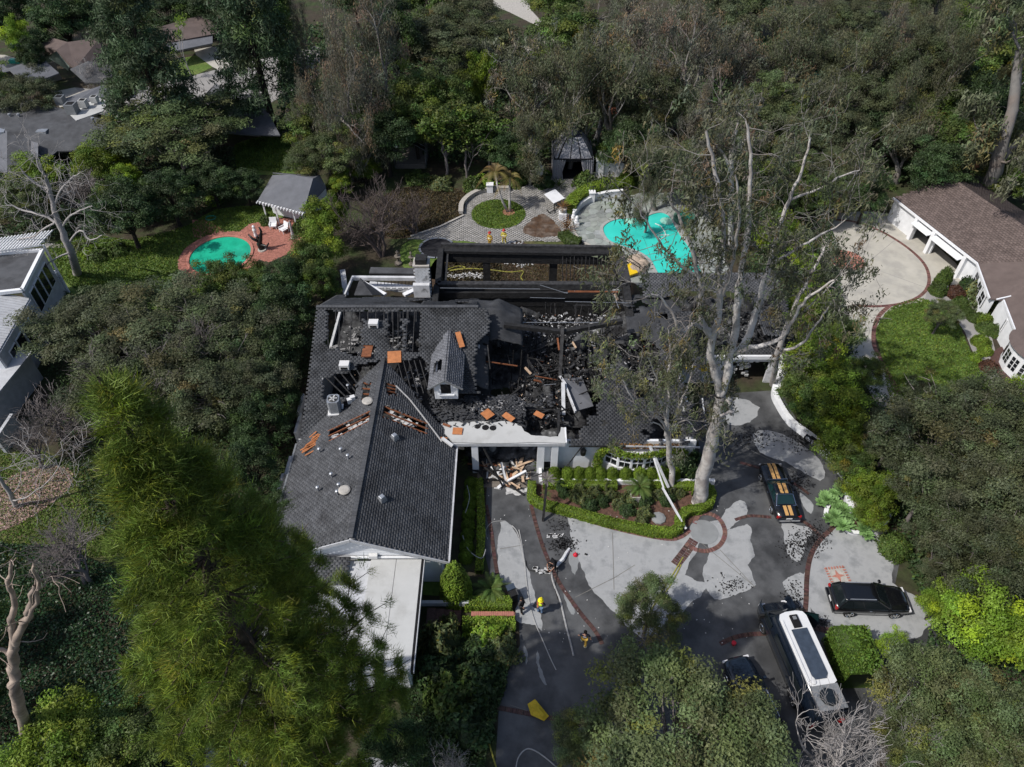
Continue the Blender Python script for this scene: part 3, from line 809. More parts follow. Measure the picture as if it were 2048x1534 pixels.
def inlay():
 r = random.Random(2)
 c = G(1676, 1152); t = thing('brick_inlay', 'square brick inlay with a star set in the pale parking court beside the black wagon', 'paving inlay', (c.x, c.y, 0))
 for k in range(4):
  for i in range(7):
   q = -.62 + i*.2; p = [(q, -.62), (.62, q), (-q, .62), (-.62, -q)][k]
   o = link('brick', _bk, t); o.location = (p[0], p[1], .045); o.rotation_euler = (0, 0, pi/2 if k % 2 == 0 else 0)
 mb = MB(); P = []
 for i in range(8):
  a = i*pi/4; rr = .48 if i % 2 == 0 else .16; P.append((c.x + cos(a)*rr, c.y + sin(a)*rr))
 mb.prism(P, .02, .034); mb.build('star', M['brickpink'], t)
 MB().box((c.x, c.y, .012), (1.12, 1.12, .012)).build('field', M['stone'], t)
 t.rotation_euler = (0, 0, .12)
_bkm = MB().box((0, 0, 0), (.17, .09, .05)); _bk = _bkm.mesh('brick'); _bk.materials.append(M['brickpink']); set_tone(_bk, np.ones((8, 3)))
inlay()
# round stone medallion at bed corner
c = G(1408, 1064); mb = MB(); mb.lathe((c.x, c.y, 0), [(1.02, 0), (1.02, .035), (0, .036)], 28)
o = mb.build('round_concrete_medallion', M['dry2']); o['kind'] = 'structure'
# pavers of the plaza: real tiles over a joint bed
def tile_field(name, poly, sx, sy, ang, m, z=.012, h=.012, gap=.02, seed=1, cut=None, bond=True, amp=.18):
 rng = R(seed); P = np.array([(p.x, p.y) for p in poly]); c = P.mean(0); ca, sa = cos(ang), sin(ang)
 Q = (P - c) @ np.array([[ca, -sa], [sa, ca]])
 x0, y0 = Q.min(0); x1, y1 = Q.max(0)
 gy = np.arange(y0, y1, sy); gx = np.arange(x0, x1, sx)
 X, Y = np.meshgrid(gx, gy, indexing='ij');
 if bond: X = X + (np.round((Y-y0)/sy) % 2)*sx/2
 X = X.ravel(); Y = Y.ravel()
 ins = inpoly(X, Y, Q)
 if cut is not None:
  for cp in cut:
   cc = (np.array([(p.x, p.y) for p in cp]) - c) @ np.array([[ca, -sa], [sa, ca]]); ins &= ~inpoly(X, Y, cc)
 X = X[ins]; Y = Y[ins]; n = len(X); hx = sx/2 - gap/2; hy = sy/2 - gap/2
 zz = z + h + rng.uniform(-.003, .003, n)
 cx = np.array([-hx, hx, hx, -hx]); cy = np.array([-hy, -hy, hy, hy])
 VX = X[:, None]+cx; VY = Y[:, None]+cy
 top = np.stack([VX, VY, np.repeat(zz[:, None], 4, 1)], -1); bot = np.stack([VX, VY, np.full_like(VX, z)], -1)
 V = np.concatenate([top, bot], 1).reshape(-1, 3)
 xy = V[:, :2] @ np.array([[ca, sa], [-sa, ca]]) + c; V[:, :2] = xy
 b = (np.arange(n)*8)[:, None, None]
 F = (np.array([[0, 1, 2, 3], [4, 5, 1, 0], [5, 6, 2, 1], [6, 7, 3, 2], [7, 4, 0, 3]])[None] + b).reshape(-1, 4)
 tn = np.repeat(1 + rng.uniform(-amp, amp, (n, 1))*np.array([1, 1, 1.1]), 8, axis=0)
 me = np_mesh(name, V, F, tn); o = link(name, me, None, M[m]); o['kind'] = 'stuff'; return o
PLAZA = [(815, 478), (860, 462), (925, 432), (915, 410), (930, 392), (965, 378), (1030, 376), (1085, 366), (1110, 350), (1190, 352), (1240, 368), (1210, 378), (1150, 400), (1140, 440), (1150, 470), (1165, 492), (1130, 484), (1040, 482), (1000, 492), (930, 482)]
sheet('plaza_bed', PLAZA, Z3, 'paver_joint')
circ = G(997, 428); crad = 3.05
CIRC = [Vector((circ.x + cos(i*pi/20)*crad, circ.y + sin(i*pi/20)*crad, 0)) for i in range(40)]
tile_field('plaza_pavers', GP(PLAZA), .42, .21, .05, 'paver', z=Z3, cut=[CIRC])
structure('round_lawn', MB().prism([(p.x, p.y) for p in CIRC], .0, .05), 'grass')
sheet('mud_stain', [(1045, 462), (1062, 440), (1085, 428), (1105, 440), (1118, 455), (1125, 470), (1100, 474), (1070, 474)], .034, 'mud', smooth=3, rag=.2, seed=9)
# grass blades on lawns (short tufts)
def blades(name, poly, n, h, rng, m='grass', z=.02, cut=()):
 P = np.array([(p.x, p.y) for p in poly]); x0, y0 = P.min(0); x1, y1 = P.max(0)
 X = rng.uniform(x0, x1, n*2); Y = rng.uniform(y0, y1, n*2); k = inpoly(X, Y, P)
 for q in cut: k &= ~inpoly(X, Y, [(v.x, v.y) for v in q])
 X = X[k][:n]; Y = Y[k][:n]
 pts = np.stack([X, Y, np.full(len(X), z+h*.4)], 1)
 ax = np.tile([0, 0, 1.], (len(X), 1))
 tn = tones(len(X), rng, .3, .12, .15)*(.8+.5*fnoise(X*.6, Y*.6, 3))[:, None]
 V, F, T = leaves(pts, h, rng, None, .8, 1.6, ax, tn)
 me = np_mesh(name, V, F, T); o = link(name, me, None, M[m]); o['kind'] = 'stuff'; return o
M['blade'] = leafmat('grass_blade', (.10, .16, .03), objvar=0)
M['blade_dry'] = leafmat('dry_grass_blade', (.07, .058, .034), objvar=0)
blades('lawn_grass', smooth_poly(GP([(1760, 700), (1752, 660), (1775, 622), (1810, 603), (1845, 598), (1880, 612), (1915, 645), (1935, 690), (1955, 725), (1990, 775), (2010, 850), (1850, 930), (1790, 830), (1768, 745)]), 3), 26000, .12, R(3), 'blade')
blades('lawn_grass', CIRC, 6000, .12, R(5), 'blade', .05)
blades('lawn_grass', GP([(470, 290), (530, 272), (590, 275), (625, 300), (620, 345), (470, 340)]), 8000, .18, R(6), 'blade')
blades('dry_lawn_grass', GP([(880, 510), (1240, 510), (1250, 580), (870, 580)]), 14000, .12, R(7), 'blade_dry')
blades('dry_bed_grass', GP([(770, 390), (830, 372), (900, 374), (935, 390), (925, 430), (860, 462), (790, 478), (740, 460)]), 12000, .2, R(8), 'blade_dry')
blades('left_lawn_grass', GP([(-60, 900), (60, 895), (160, 930), (330, 1010), (260, 1110), (120, 1120), (-60, 1120)]), 14000, .11, R(9), 'blade')
# pool deck of irregular flagstones, each a stone of its own
def clip(poly, a, b):
 """keep the side nearer to a than b"""
 m = (a[0]+b[0])/2, (a[1]+b[1])/2; n = b[0]-a[0], b[1]-a[1]; out = []
 f = lambda p: (p[0]-m[0])*n[0] + (p[1]-m[1])*n[1]
 for i in range(len(poly)):
  p, q = poly[i], poly[(i+1) % len(poly)]; fp, fq = f(p), f(q)
  if fp <= 0: out.append(p)
  if (fp < 0 < fq) or (fq < 0 < fp):
   t = fp/(fp-fq); out.append((p[0]+(q[0]-p[0])*t, p[1]+(q[1]-p[1])*t))
 return out
POOL = [(1206, 462), (1212, 450), (1232, 441), (1262, 438), (1288, 436), (1308, 429), (1324, 427), (1338, 434), (1348, 452), (1362, 475), (1380, 500), (1400, 540), (1395, 562), (1330, 562), (1314, 545), (1300, 520), (1276, 504), (1246, 494), (1218, 482)]
POOLW = smooth_poly([Vector((p.x, p.y, 0)) for p in GP(POOL)], 4)
DECK = [(1152, 430), (1160, 412), (1185, 400), (1240, 392), (1300, 388), (1380, 382), (1430, 400), (1450, 460), (1450, 560), (1240, 565), (1235, 520), (1190, 500), (1160, 485), (1145, 460)]
DECKW = [Vector((p.x, p.y, 0)) for p in GP(DECK)]
structure('pool_deck', MB().sheet(DECKW, Z4), 'coping')
pd = thing('flagstone_paving', 'irregular pale grey flagstone paving around the kidney-shaped turquoise pool', 'stone paving', (circ.x+14, circ.y, 0))
def flagstones():
 r = random.Random(4); pts = []
 A = np.array([(p.x, p.y) for p in DECKW]); x0, y0 = A.min(0); x1, y1 = A.max(0)
 y = y0
 while y < y1:
  x = x0
  while x < x1:
   pts.append((x + r.uniform(-.34, .34), y + r.uniform(-.34, .34))); x += .88
  y += .88
 n = 0
 ctr = np.array(pts)
 ins = inpoly(ctr[:, 0], ctr[:, 1], A) & ~inpoly(ctr[:, 0], ctr[:, 1], [(p.x, p.y) for p in POOLW])
 cand = [i for i in range(len(pts)) if ins[i]]
 for i in cand:
  p = pts[i]; cell = [(p[0]-1.2, p[1]-1.2), (p[0]+1.2, p[1]-1.2), (p[0]+1.2, p[1]+1.2), (p[0]-1.2, p[1]+1.2)]
  d = np.hypot(ctr[:, 0]-p[0], ctr[:, 1]-p[1])
  for j in np.argsort(d)[1:14]:
   cell = clip(cell, p, pts[j])
   if len(cell) < 3: break
  if len(cell) < 3: continue
  cx = sum(q[0] for q in cell)/len(cell); cy = sum(q[1] for q in cell)/len(cell)
  cell = [((q[0]-cx)*.93, (q[1]-cy)*.93) for q in cell]
  me = MB().prism(cell, 0, .03).mesh('flagstone'); t = r.uniform(.78, 1.25)
  set_tone(me, np.array([[t, t*r.uniform(.97, 1.03), t*r.uniform(.95, 1.05)]]*len(me.vertices))); me.materials.append(M['flag'])
  if n < 298:
   o = link('flagstone', me, pd); o.location = (cx - pd.location.x, cy - pd.location.y, .022 + r.uniform(0, .006)); n += 1
flagstones()
def ring(P, w, z0, z1):
 """closed ring prism around a polygon (outside offset w)"""
 n = len(P); mb = MB(); V = []; ar = sum(P[i].x*P[(i+1) % n].y - P[(i+1) % n].x*P[i].y for i in range(n)); s = 1 if ar > 0 else -1
 for i in range(n):
  d = (P[(i+1) % n] - P[i-1]).normalized(); nn = Vector((d.y, -d.x, 0))*s; q = P[i] + nn*w
  V += [(P[i].x, P[i].y, z0), (P[i].x, P[i].y, z1), (q.x, q.y, z1), (q.x, q.y, z0)]
 F = [(i*4+j, i*4+j+1, ((i+1) % n)*4+j+1, ((i+1) % n)*4+j) for i in range(n) for j in range(3)]
 return mb.add(V, F)
structure('pool_water', MB().sheet(POOLW, .07), 'water')
t = thing('swimming_pool', 'kidney-shaped turquoise swimming pool behind the burned house', 'swimming pool', (POOLW[0].x, POOLW[0].y, 0))
ring(POOLW, .35, .03, .15).build('coping', M['coping'], t)
# pale entry steps under water at the top-left and top-right
for q, w in (((1260, 443), (1.5, .5)), ((1333, 443), (.7, .6))):
 c = G(*q); MB().lathe((c.x, c.y, .068), [(w[1]*1.2, 0), (w[1]*1.2, .008), (0, .009)], 20).build('entry_step', mat('submerged_step', (.30, .62, .52), .3, .1, 3) if 'submerged_step' not in MATS else MATS['submerged_step'], t)
mb = MB(); mb.tube([G(*q, .10) for q in [(1310, 447), (1322, 452), (1330, 464), (1332, 472), (1322, 478), (1314, 474), (1322, 470), (1338, 470)]], .05, 6)
tag(mb.build('pool_cleaner_hose', M['plastic_w']), 'curved white vacuum hose floating on the turquoise pool', 'pool hose')
c = G(1368, 441); spa = thing('spa', 'round raised green hot tub at the top right corner of the turquoise pool', 'hot tub', (c.x, c.y, 0))
ringP = [Vector((c.x + cos(i*pi/12)*.95, c.y + sin(i*pi/12)*.95, 0)) for i in range(24)]
ring(ringP, .28, .02, .55).build('spa_wall', mat('green_mosaic', (.06, .13, .10), .5, .2, 5), spa)
MB().sheet(ringP, .42).build('spa_water', M['spa'], spa)
# oval pool on the left
c = G(441, 511); c2 = G(500, 511); rxw = (c2.x - c.x); ryw = (G(441, 474).y - G(441, 549).y)/2
OV = [Vector((c.x + cos(i*pi/20)*rxw, c.y + .0 + sin(i*pi/20)*ryw, 0)) for i in range(40)]
OVO = [Vector((c.x + cos(i*pi/20)*(rxw+1.15), c.y + sin(i*pi/20)*(ryw+1.15), 0)) for i in range(40)]
structure('oval_pool_water', MB().sheet(OV, .05), 'watergreen')
t = thing('oval_pool', 'oval emerald swimming pool ringed with pink brick in the left garden', 'swimming pool', (c.x, c.y, 0))
ring(OV, .28, .02, .13).build('coping', M['brickpink'], t)
structure('brick_patio_bed', MB().sheet(OVO, Z2), 'mortar')
PATIO = GP([(470, 470), (500, 448), (560, 436), (620, 440), (618, 490), (560, 515), (540, 525), (500, 515)])
structure('brick_patio_bed', MB().sheet([Vector((p.x, p.y, 0)) for p in PATIO], Z3), 'mortar')
tile_field('brick_patio_pavers', OVO, .22, .11, .3, 'brickpink', z=Z3, gap=.012, cut=[OV], seed=4)
tile_field('brick_patio_pavers', PATIO, .22, .11, .2, 'brickpink', z=Z3+.004, gap=.012, cut=[OV], seed=5)
blades('lawn_grass', smooth_poly(GP([(90, 500), (180, 470), (260, 480), (380, 450), (430, 420), (520, 412), (560, 420), (500, 500), (420, 600), (180, 600)]), 2), 24000, .14, R(4), 'blade', cut=[OVO, PATIO])
sheet('brick_patio_bed', [(385, 440), (415, 440), (450, 462), (430, 475), (385, 475)], Z4, 'brickpink')
sheet('garden_path', [(90, 487), (130, 488), (130, 496), (90, 496)], Z4, 'stone')
# mulch ellipse bottom-left
sheet('mulch_bed', [(-60, 1000), (10, 960), (60, 940), (110, 932), (142, 942), (146, 965), (120, 995), (70, 1030), (20, 1055), (-60, 1075)], Z3, 'mulchpale', smooth=4)
def chips(name, poly, n, s, rng, m, z=.02, var=.4):
 P = np.array([(p.x, p.y) for p in poly]); x0, y0 = P.min(0); x1, y1 = P.max(0)
 X = rng.uniform(x0, x1, n*2); Y = rng.uniform(y0, y1, n*2); k = inpoly(X, Y, P); X = X[k][:n]; Y = Y[k][:n]
 pts = np.stack([X, Y, z + rng.uniform(.0, s*.4, len(X))], 1)
 tn = (1+rng.uniform(-var, var, (len(X), 1)))*(1+rng.uniform(-.12, .12, (len(X), 3)))
 V, F, T = leaves(pts, s, rng, np.tile([0, 0, 1.], (len(X), 1)), .5, 1.6, None, tn, True)
 me = np_mesh(name, V, F, T); o = link(name, me, None, M[m]); o['kind'] = 'stuff'; return o
chips('wood_chips', smooth_poly(GP([(-60, 1000), (10, 960), (60, 940), (110, 932), (142, 942), (146, 965), (120, 995), (70, 1030), (20, 1055), (-60, 1075)]), 3), 9000, .12, R(11), 'mulchpale')
# right motor court
sheet('motor_court', [(1640, 500), (1660, 440), (1690, 425), (1780, 428), (1860, 480), (1945, 565), (1920, 590), (1865, 575), (1858, 600), (1800, 612), (1760, 640), (1750, 690), (1775, 750), (1830, 830), (1780, 840), (1725, 760), (1690, 690), (1665, 600)], Z3, 'cream', smooth=2)
brick_band('court_brick_ring', [(1672, 440), (1710, 444), (1760, 462), (1810, 492), (1846, 525), (1858, 555), (1852, 580), (1830, 598), (1795, 609), (1750, 613), (1705, 611)], .34, 'brick', z=.024)
brick_band('court_brick_edge', [(1780, 611), (1758, 632), (1748, 660), (1748, 690), (1758, 712), (1775, 745), (1800, 790)], .4, 'brick', z=.024)
c = G(1693, 520); o = MB().lathe((c.x, c.y, 0), [(1.75, 0), (1.75, .03), (0, .031)], 28).build('brick_disc', M['brickpink']); o['kind'] = 'structure'
set_tone(o.data, np.ones((len(o.data.vertices), 3)))
for cts in ([(1708, 523), (1850, 575)], [(1750, 455), (1690, 600)], [(1700, 612), (1680, 680)], [(1790, 480), (1730, 530)]): cut(cts, .05, 'cream' if 0 else 'street', 'court_joint', .024)
sheet('shrub_bed', [(1868, 560), (1905, 575), (1950, 580), (1990, 700), (1975, 770), (1990, 800), (2048, 830), (2040, 760), (1960, 730), (1930, 665), (1890, 615), (1850, 598)], Z4, 'street', smooth=2)
# planting bed mulch within box hedge
BED = [(1068, 968), (1410, 972), (1425, 1000), (1400, 1020), (1378, 1052), (1362, 1070), (1330, 1070), (1220, 1046), (1130, 1018), (1066, 1000)]
sheet('planting_bed', BED, Z3, 'mulch')
# streets top-left
sheet('street', [(350, 160), (430, 140), (560, 110), (640, 90), (640, 150), (480, 240), (400, 260), (330, 260), (140, 215), (150, 175), (250, 185)], Z3, 'street')
sheet('side_driveway', [(385, 90), (440, 95), (470, 120), (460, 150), (425, 134), (392, 110)], Z4, 'cream')
sheet('court_patio', [(-40, 108), (10, 110), (60, 125), (30, 145), (-40, 140)], Z4, 'cream')
sheet('side_path', [(100, 185), (150, 175), (175, 200), (120, 215)], Z4, 'cream')
sheet('dirt_road', [(990, -20), (1050, -20), (1062, 20), (1085, 45), (1095, 60), (1060, 45), (1020, 25), (985, 10)], Z3, 'stone')
sheet('lower_court', [(380, 1520), (420, 1410), (520, 1400), (600, 1480), (900, 1500), (900, 1600), (380, 1600)], Z3, 'dry2', rag=.15)
# leaf-litter and ivy ground cover
def cover(name, poly, n, s, rng, m, h=.25, z=.02, tone=(.35, .15, .08, 0)):
 P = np.array([(p.x, p.y) for p in poly]); x0, y0 = P.min(0); x1, y1 = P.max(0)
 X = rng.uniform(x0, x1, n*3); Y = rng.uniform(y0, y1, n*3); k = inpoly(X, Y, P); X = X[k][:n]; Y = Y[k][:n]
 hh = h*fnoise(X*.8+3, Y*.8, 3); pts = np.stack([X, Y, z + hh*rng.uniform(.5, 1.3, len(X))], 1)
 tn = tones(len(X), rng, *tone)*(.65+.7*fnoise(X*.35, Y*.35+9, 3))[:, None]
 V, F, T = leaves(pts, s, rng, np.tile([0, 0, 1.], (len(X), 1)), .7, 1.4, None, tn, True)
 me = np_mesh(name, V, F, T); o = link(name, me, None, M[m]); o['kind'] = 'stuff'; return o
cover('ivy_ground_cover', GP([(-80, 1080), (130, 1100), (330, 1180), (420, 1300), (430, 1400), (380, 1700), (-80, 1700)]), 40000, .12, R(21), 'leaf_ivy', .8)
cover('undergrowth', GP([(830, 1270), (1030, 1270), (1010, 1380), (975, 1500), (960, 1600), (820, 1600), (800, 1400)]), 22000, .10, R(22), 'leaf_dark', .7)
cover('undergrowth', GP([(560, 280), (800, 300), (900, 340), (1090, 330), (1230, 340), (1400, 360), (1500, 380), (1640, 420), (1700, 410), (1900, 340), (2048, 300), (2048, 100), (560, 60)]), 60000, .34, R(23), 'leaf_dark', 2.2)
cover('undergrowth', GP([(-40, 330), (200, 290), (470, 300), (480, 400), (380, 440), (200, 470), (-40, 500)]), 26000, .2, R(24), 'leaf_dark', 1.0)
cover('undergrowth', GP([(1560, 420), (1660, 440), (1690, 640), (1740, 780), (1860, 860), (2040, 960), (2100, 1500), (1760, 1560), (1860, 1250), (1780, 1060), (1700, 1000), (1600, 800), (1480, 560)]), 40000, .14, R(25), 'leaf_dark', .8)
cover('undergrowth', GP([(60, 590), (400, 600), (600, 560), (640, 620), (590, 900), (480, 1150), (300, 1250), (120, 900)]), 34000, .14, R(26), 'leaf_dark', .8)
# == roofs
def on_plane(px, py, p0, n):
 d = Vector(ray(px, py)); o = Vector((0, 0, CAMZ)); p0 = Vector(p0); n = Vector(n)
 return o + d*((p0 - o).dot(n)/d.dot(n))
def plane_n(a, b, c):
 n = (Vector(b)-Vector(a)).cross(Vector(c)-Vector(a)).normalized()
 return n if n.z > 0 else -n
def shingles(name, O, U, S, w, h, parent, m='shingle', tab=.31, crs=.165, keep=None, holes=(), holes3=None, zfn=None, seed=1, rag=.0, th=.05, label=None):
 """rows of separate shingle tabs over the plane O + U*u + S*v; keep/holes are world-XY tests"""
 O = np.array(O, float); U = unit(np.array(U, float)); S = unit(np.array(S, float)); N = np.cross(U, S); N = N if N[2] > 0 else -N
 rng = R(seed); nu = int(w/tab)+1; nv = int(h/crs)+1
 u, v = np.meshgrid(np.arange(nu)*tab, np.arange(nv)*crs, indexing='ij')
 u = u + (np.arange(nv) % 2)[None, :]*tab/2 - tab/2
 u = u.ravel(); v = v.ravel(); uc = u + tab/2; vc = v + crs/2
 P = O + uc[:, None]*U + vc[:, None]*S
 k = (uc > 0) & (uc < w) & (vc < h)
 if keep is not None: k &= keep(P[:, 0], P[:, 1])
 jx = P[:, 0] + (fnoise(P[:, 0]*2.3, P[:, 1]*2.3+50, 3)-.5)*rag; jy = P[:, 1] + (fnoise(P[:, 0]*2.3+80, P[:, 1]*2.3, 3)-.5)*rag
 for q in holes: k &= ~inpoly(jx, jy, [(a[0], a[1]) for a in q])
 u = u[k]; v = v[k]; n = len(u); g = .007
 l = rng.uniform(-.005, .005, n); a = np.stack([u+g, u+tab-g, u+tab-g, u+g], 1); b = np.stack([v-.02, v-.02, v+crs, v+crs], 1)
 hgt = np.stack([l+.02, l+.02, l*0, l*0], 1)
 top = O + a[..., None]*U + b[..., None]*S + hgt[..., None]*N
 bot = O + a[..., None]*U + b[..., None]*S - th*N
 V = np.concatenate([top, bot], 1).reshape(-1, 3)
 if zfn is not None: V[:, 2] += zfn(V[:, 0], V[:, 1])
 bb = (np.arange(n)*8)[:, None, None]
 F = (np.array([[0, 1, 2, 3], [4, 5, 1, 0], [5, 6, 2, 1], [6, 7, 3, 2], [7, 4, 0, 3]])[None] + bb).reshape(-1, 4)
 tn = np.repeat(1 + rng.uniform(-.2, .2, (n, 1)) + np.zeros((1, 3)), 8, axis=0)
 r = parent
 while r.parent: r = r.parent
 off = np.array(ORIG[r.name]);
 me = np_mesh(name, V - off, F, tn); o = link(name, me, parent, M[m]); o['kind'] = 'stuff'
 if label: o['label'] = label
 return o
# == the burned house
HX, HY = -2.0, 40.0
house = thing('burned_house', 'large white house with charcoal shingle roofs, its middle burned out to black rafters and ash', 'house', (HX, HY, 0))
SL = .398; RY, RZ = 45.2, 7.5
Sn = Vector((0, -SL, 1)).normalized(); Sp = Vector((0, RY, RZ))
def zS(Y): return RZ - (RY - Y)*SL
def SP(pts): return [on_plane(p[0], p[1], Sp, Sn) for p in pts]
WX0, WX1, WR, WY0, WE, WZ = -15.9, -4.1, -10.0, 24.6, 3.2, 5.8
nR = Vector((WZ-WE, 0, WX1-WR)).normalized(); nL = Vector((-(WZ-WE), 0, WR-WX0)).normalized(); Wp = Vector((WR, 30, WZ))
def WPR(pts): return [on_plane(p[0], p[1], Wp, nR) for p in pts]
def WPL(pts): return [on_plane(p[0], p[1], Wp, nL) for p in pts]
Sdir = (0, 1, SL)
slen = sqrt((RY-34.4)**2 + (SL*(RY-34.4))**2)
zwing = lambda X: WZ - np.abs(X-WR)*(WZ-WE)/5.9
# left big roof
M['shingle_l'] = mat('sooty_shingle', (.062,.065,.071), .9, .25, 1.2, attr=True, bump=.4, bscale=40, spec=.15, col2=(.026,.027,.029), c2scale=.45, c2lo=.5, c2hi=.66)
holesL = [SP(q) for q in (
 [(652, 622), (832, 622), (832, 640), (724, 640), (724, 712), (690, 708), (654, 690)],
 [(775, 622), (806, 622), (806, 700), (776, 700)], [(814, 622), (844, 622), (838, 706), (812, 704)],
 [(724, 692), (752, 690), (748, 712), (728, 708)], [(648, 752), (694, 748), (720, 728), (748, 722), (778, 720), (852, 716), (862, 760), (880, 790), (846, 800), (790, 780), (775, 730), (740, 770), (712, 790), (648, 800)],
 [(955, 690), (990, 640), (1010, 720), (1010, 800), (950, 780), (950, 720)])]
roofL = shingles('shingles', (-15.7, 34.4, 3.2), (1, 0, 0), Sdir, 14.4, slen, house, 'shingle_l', keep=lambda X, Y: ((zS(Y) > zwing(X) - .1) | (X < -15.9)) & (X < -2.0+1.4*(fnoise(Y*.8, X*.5, 3)-.5)) & (X < -2.2 + (Y-40)*.12) & ((X < -8) | (Y > 38.2)), holes=holesL, rag=.5, seed=2)
# back slope
bs = Vector((0, -1, .58)); bl = 6.9
shingles('shingles', (-15.7, 51.2, 4.02), (1, 0, 0), bs, 8.2, bl, house, 'shingle', seed=3, rag=.8, holes=[[(-14.5, 49.3), (-12, 50.2), (-8, 49.6), (-7, 52), (-15, 52)], [(-9.2, 47.8), (-7, 46.6), (-7, 48.8)]])
shingles('shingles', (-7.5, 51.2, 4.02), (1, 0, 0), bs, 4.6, bl, house, 'shingle_b', seed=4, rag=1.5, keep=lambda X, Y: (Y < 49.0 + (fnoise(X, Y, 2)-.5)) & (fnoise(X*.7+4, Y*.7, 3) > .40))
# heat-warped soot-grey roof skin next to it
def warped(name, x0, x1, y0, y1, zf, m, seed, thr=.0, parent=house, step=.25, label=None, nz=.25):
 X, Y = np.meshgrid(np.arange(x0, x1, step), np.arange(y0, y1, step), indexing='ij')
 Z = zf(X, Y) + nz*(fnoise(X*.9+seed, Y*.9, 4)-.5)*2
 mask = fnoise(X*.55+seed*3, Y*.55+seed, 4) > thr
 a, b = X.shape; i, j = np.meshgrid(np.arange(a-1), np.arange(b-1), indexing='ij')
 F = np.stack([i*b+j, (i+1)*b+j, (i+1)*b+j+1, i*b+j+1], -1).reshape(-1, 4)
 F = F[mask[:-1, :-1].ravel()]
 V = np.stack([X, Y, Z], -1).reshape(-1, 3) - np.array(ORIG[house.name])
 me = np_mesh(name, V, F, None); o = link(name, me, parent, M[m])
 sm = o.modifiers.new('thick', 'SOLIDIFY'); sm.thickness = .06
 o['kind'] = 'stuff'
 if label: o['label'] = label
 return o
warped('burned_roof_felt', -3.6, 1.0, 43.4, 48.4, lambda X, Y: 6.6 - abs(Y-46)*.35 - np.maximum(X+1, 0)*.5, 'shingle_b', 3, .33, nz=.35)
warped('burned_roof_felt', -3.6, -1.6, 39.5, 44, lambda X, Y: zS(Y)-.5-(X+3.4)*.5, 'shingle_b', 9, .36, nz=.35)
# collapsed front slope (sagging shingle skin, middle)
sag = lambda X, Y: -.55*np.clip((Y-35)/3.5, 0, 1) + .5*(fnoise(X*1.1, Y*1.1, 4)-.5) - .2
shingles('shingles', (-6.4, 34.6, 3.45), (1, 0, 0), (0, 1, .22), 9.6, 4.6, house, 'shingle_b', keep=lambda X, Y: (fnoise(X*.9+2, Y*.9, 3) > .30 + .12*np.clip(Y-37.2, 0, 2)) & ((X > -4.2) | (zwing(X) < 3.5 + (Y-34.6)*.2)) & ((X < 1.0) | (Y > 38.0)), zfn=sag, rag=1., seed=5, holes=[[(-4.4, 34.2), (3.2, 34.2), (3.2, 35.3), (-4.4, 35.6)]])
# front right roof
holesR = [SP(q) for q in ([(1130, 740), (1192, 770), (1200, 800), (1172, 850), (1150, 872), (1120, 880), (1110, 780)], [(1250, 735), (1345, 742), (1350, 768), (1330, 800), (1290, 795), (1262, 770)], [(1200, 600), (1268, 640), (1240, 720), (1200, 760), (1100, 760), (1100, 600)], [(1368, 770), (1400, 760), (1420, 830), (1398, 850), (1384, 815)], [(1330, 850), (1346, 842), (1362, 858), (1345, 866)])]
shingles('shingles', (4.2, 34.4, 3.2), (1, 0, 0), Sdir, 10.3, slen, house, 'shingle_b', holes=holesR, rag=1.3, seed=6, zfn=lambda X, Y: .22*(fnoise(X*.8, Y*.8, 3)-.5) - .35*np.exp(-((X-9)**2+(Y-38)**2)/5), keep=lambda X, Y: (Y < 44.8) & (fnoise(X*.5+9, Y*.5, 3) > .30 + .13*np.clip(Y-38.6, 0, 3)*(X < 11.6)))
warped('burned_roof_felt', 9.5, 14.5, 43.6, 50.5, lambda X, Y: 5.6 - abs(Y-47)*.3, 'shingle_b', 14, .42, nz=.3)
# right rear wing: grey ridge strip and remains
shingles('shingles', (11.4, 49.2, 5.0), (1, 0, 0), (0, 1, .3), 12.2, 2.9, house, 'shingle', seed=7, rag=1.4, keep=lambda X, Y: Y > 49.6 + 1.3*(fnoise(X*.8, Y*0+3, 3)-.3), zfn=lambda X, Y: .0*X)
shingles('shingles', (14.2, 44.1, 3.2), (1, 0, 0), (0, 1, .38), 9.6, 6.4, house, 'shingle_b', seed=8, rag=1.6, keep=lambda X, Y: (Y < 45.6 + 1.2*fnoise(X, Y*.3, 3)) | (X > 22.3), holes=[])
shingles('shingles', (22.6, 51.6, 4.9), (0, -1, 0), (-.75, 0, .1), 7.0, 1.9, house, 'shingle', seed=9, rag=1.2)
# ridge caps
mb = MB()
for i in range(52):
 x = -15.7 + i*.25; mb.box((x+.12, RY, RZ+.05), (.24, .3, .05))
for i in range(60):
 y = WY0 + .1 + i*.27
 mb.box((WR, y+.13, WZ+.05), (.3, .255, .05))
mb.build('ridge_cap', M['shingle'], house, 'stuff')
# wing roof
holesWR = [WPR(q) for q in ([(768, 808), (852, 845), (848, 868), (765, 833)], [(773, 764), (792, 769), (793, 790), (771, 787)])]
holesWL = [WPL(q) for q in ([(741, 822), (738, 842), (658, 882), (656, 862)], [(726, 762), (743, 764), (738, 797), (722, 797)], [(640, 800), (716, 770), (700, 815), (650, 830)])]
yv = lambda X: 34.4 + (5.9-np.abs(X-WR))*(40.9-34.4)/5.9
rl = sqrt(5.9**2 + 2.6**2)
shingles('shingles', (WX1, WY0, WE), (0, 1, 0), (-5.9, 0, 2.6), 16.4, rl, house, 'shingle', keep=lambda X, Y: Y < yv(X)+.1, holes=holesWR, seed=10)
shingles('shingles', (WX0, WY0, WE), (0, 1, 0), (5.9, 0, 2.6), 16.4, rl, house, 'shingle', keep=lambda X, Y: (Y < yv(X)+.1) , holes=holesWL, seed=11, rag=.2)
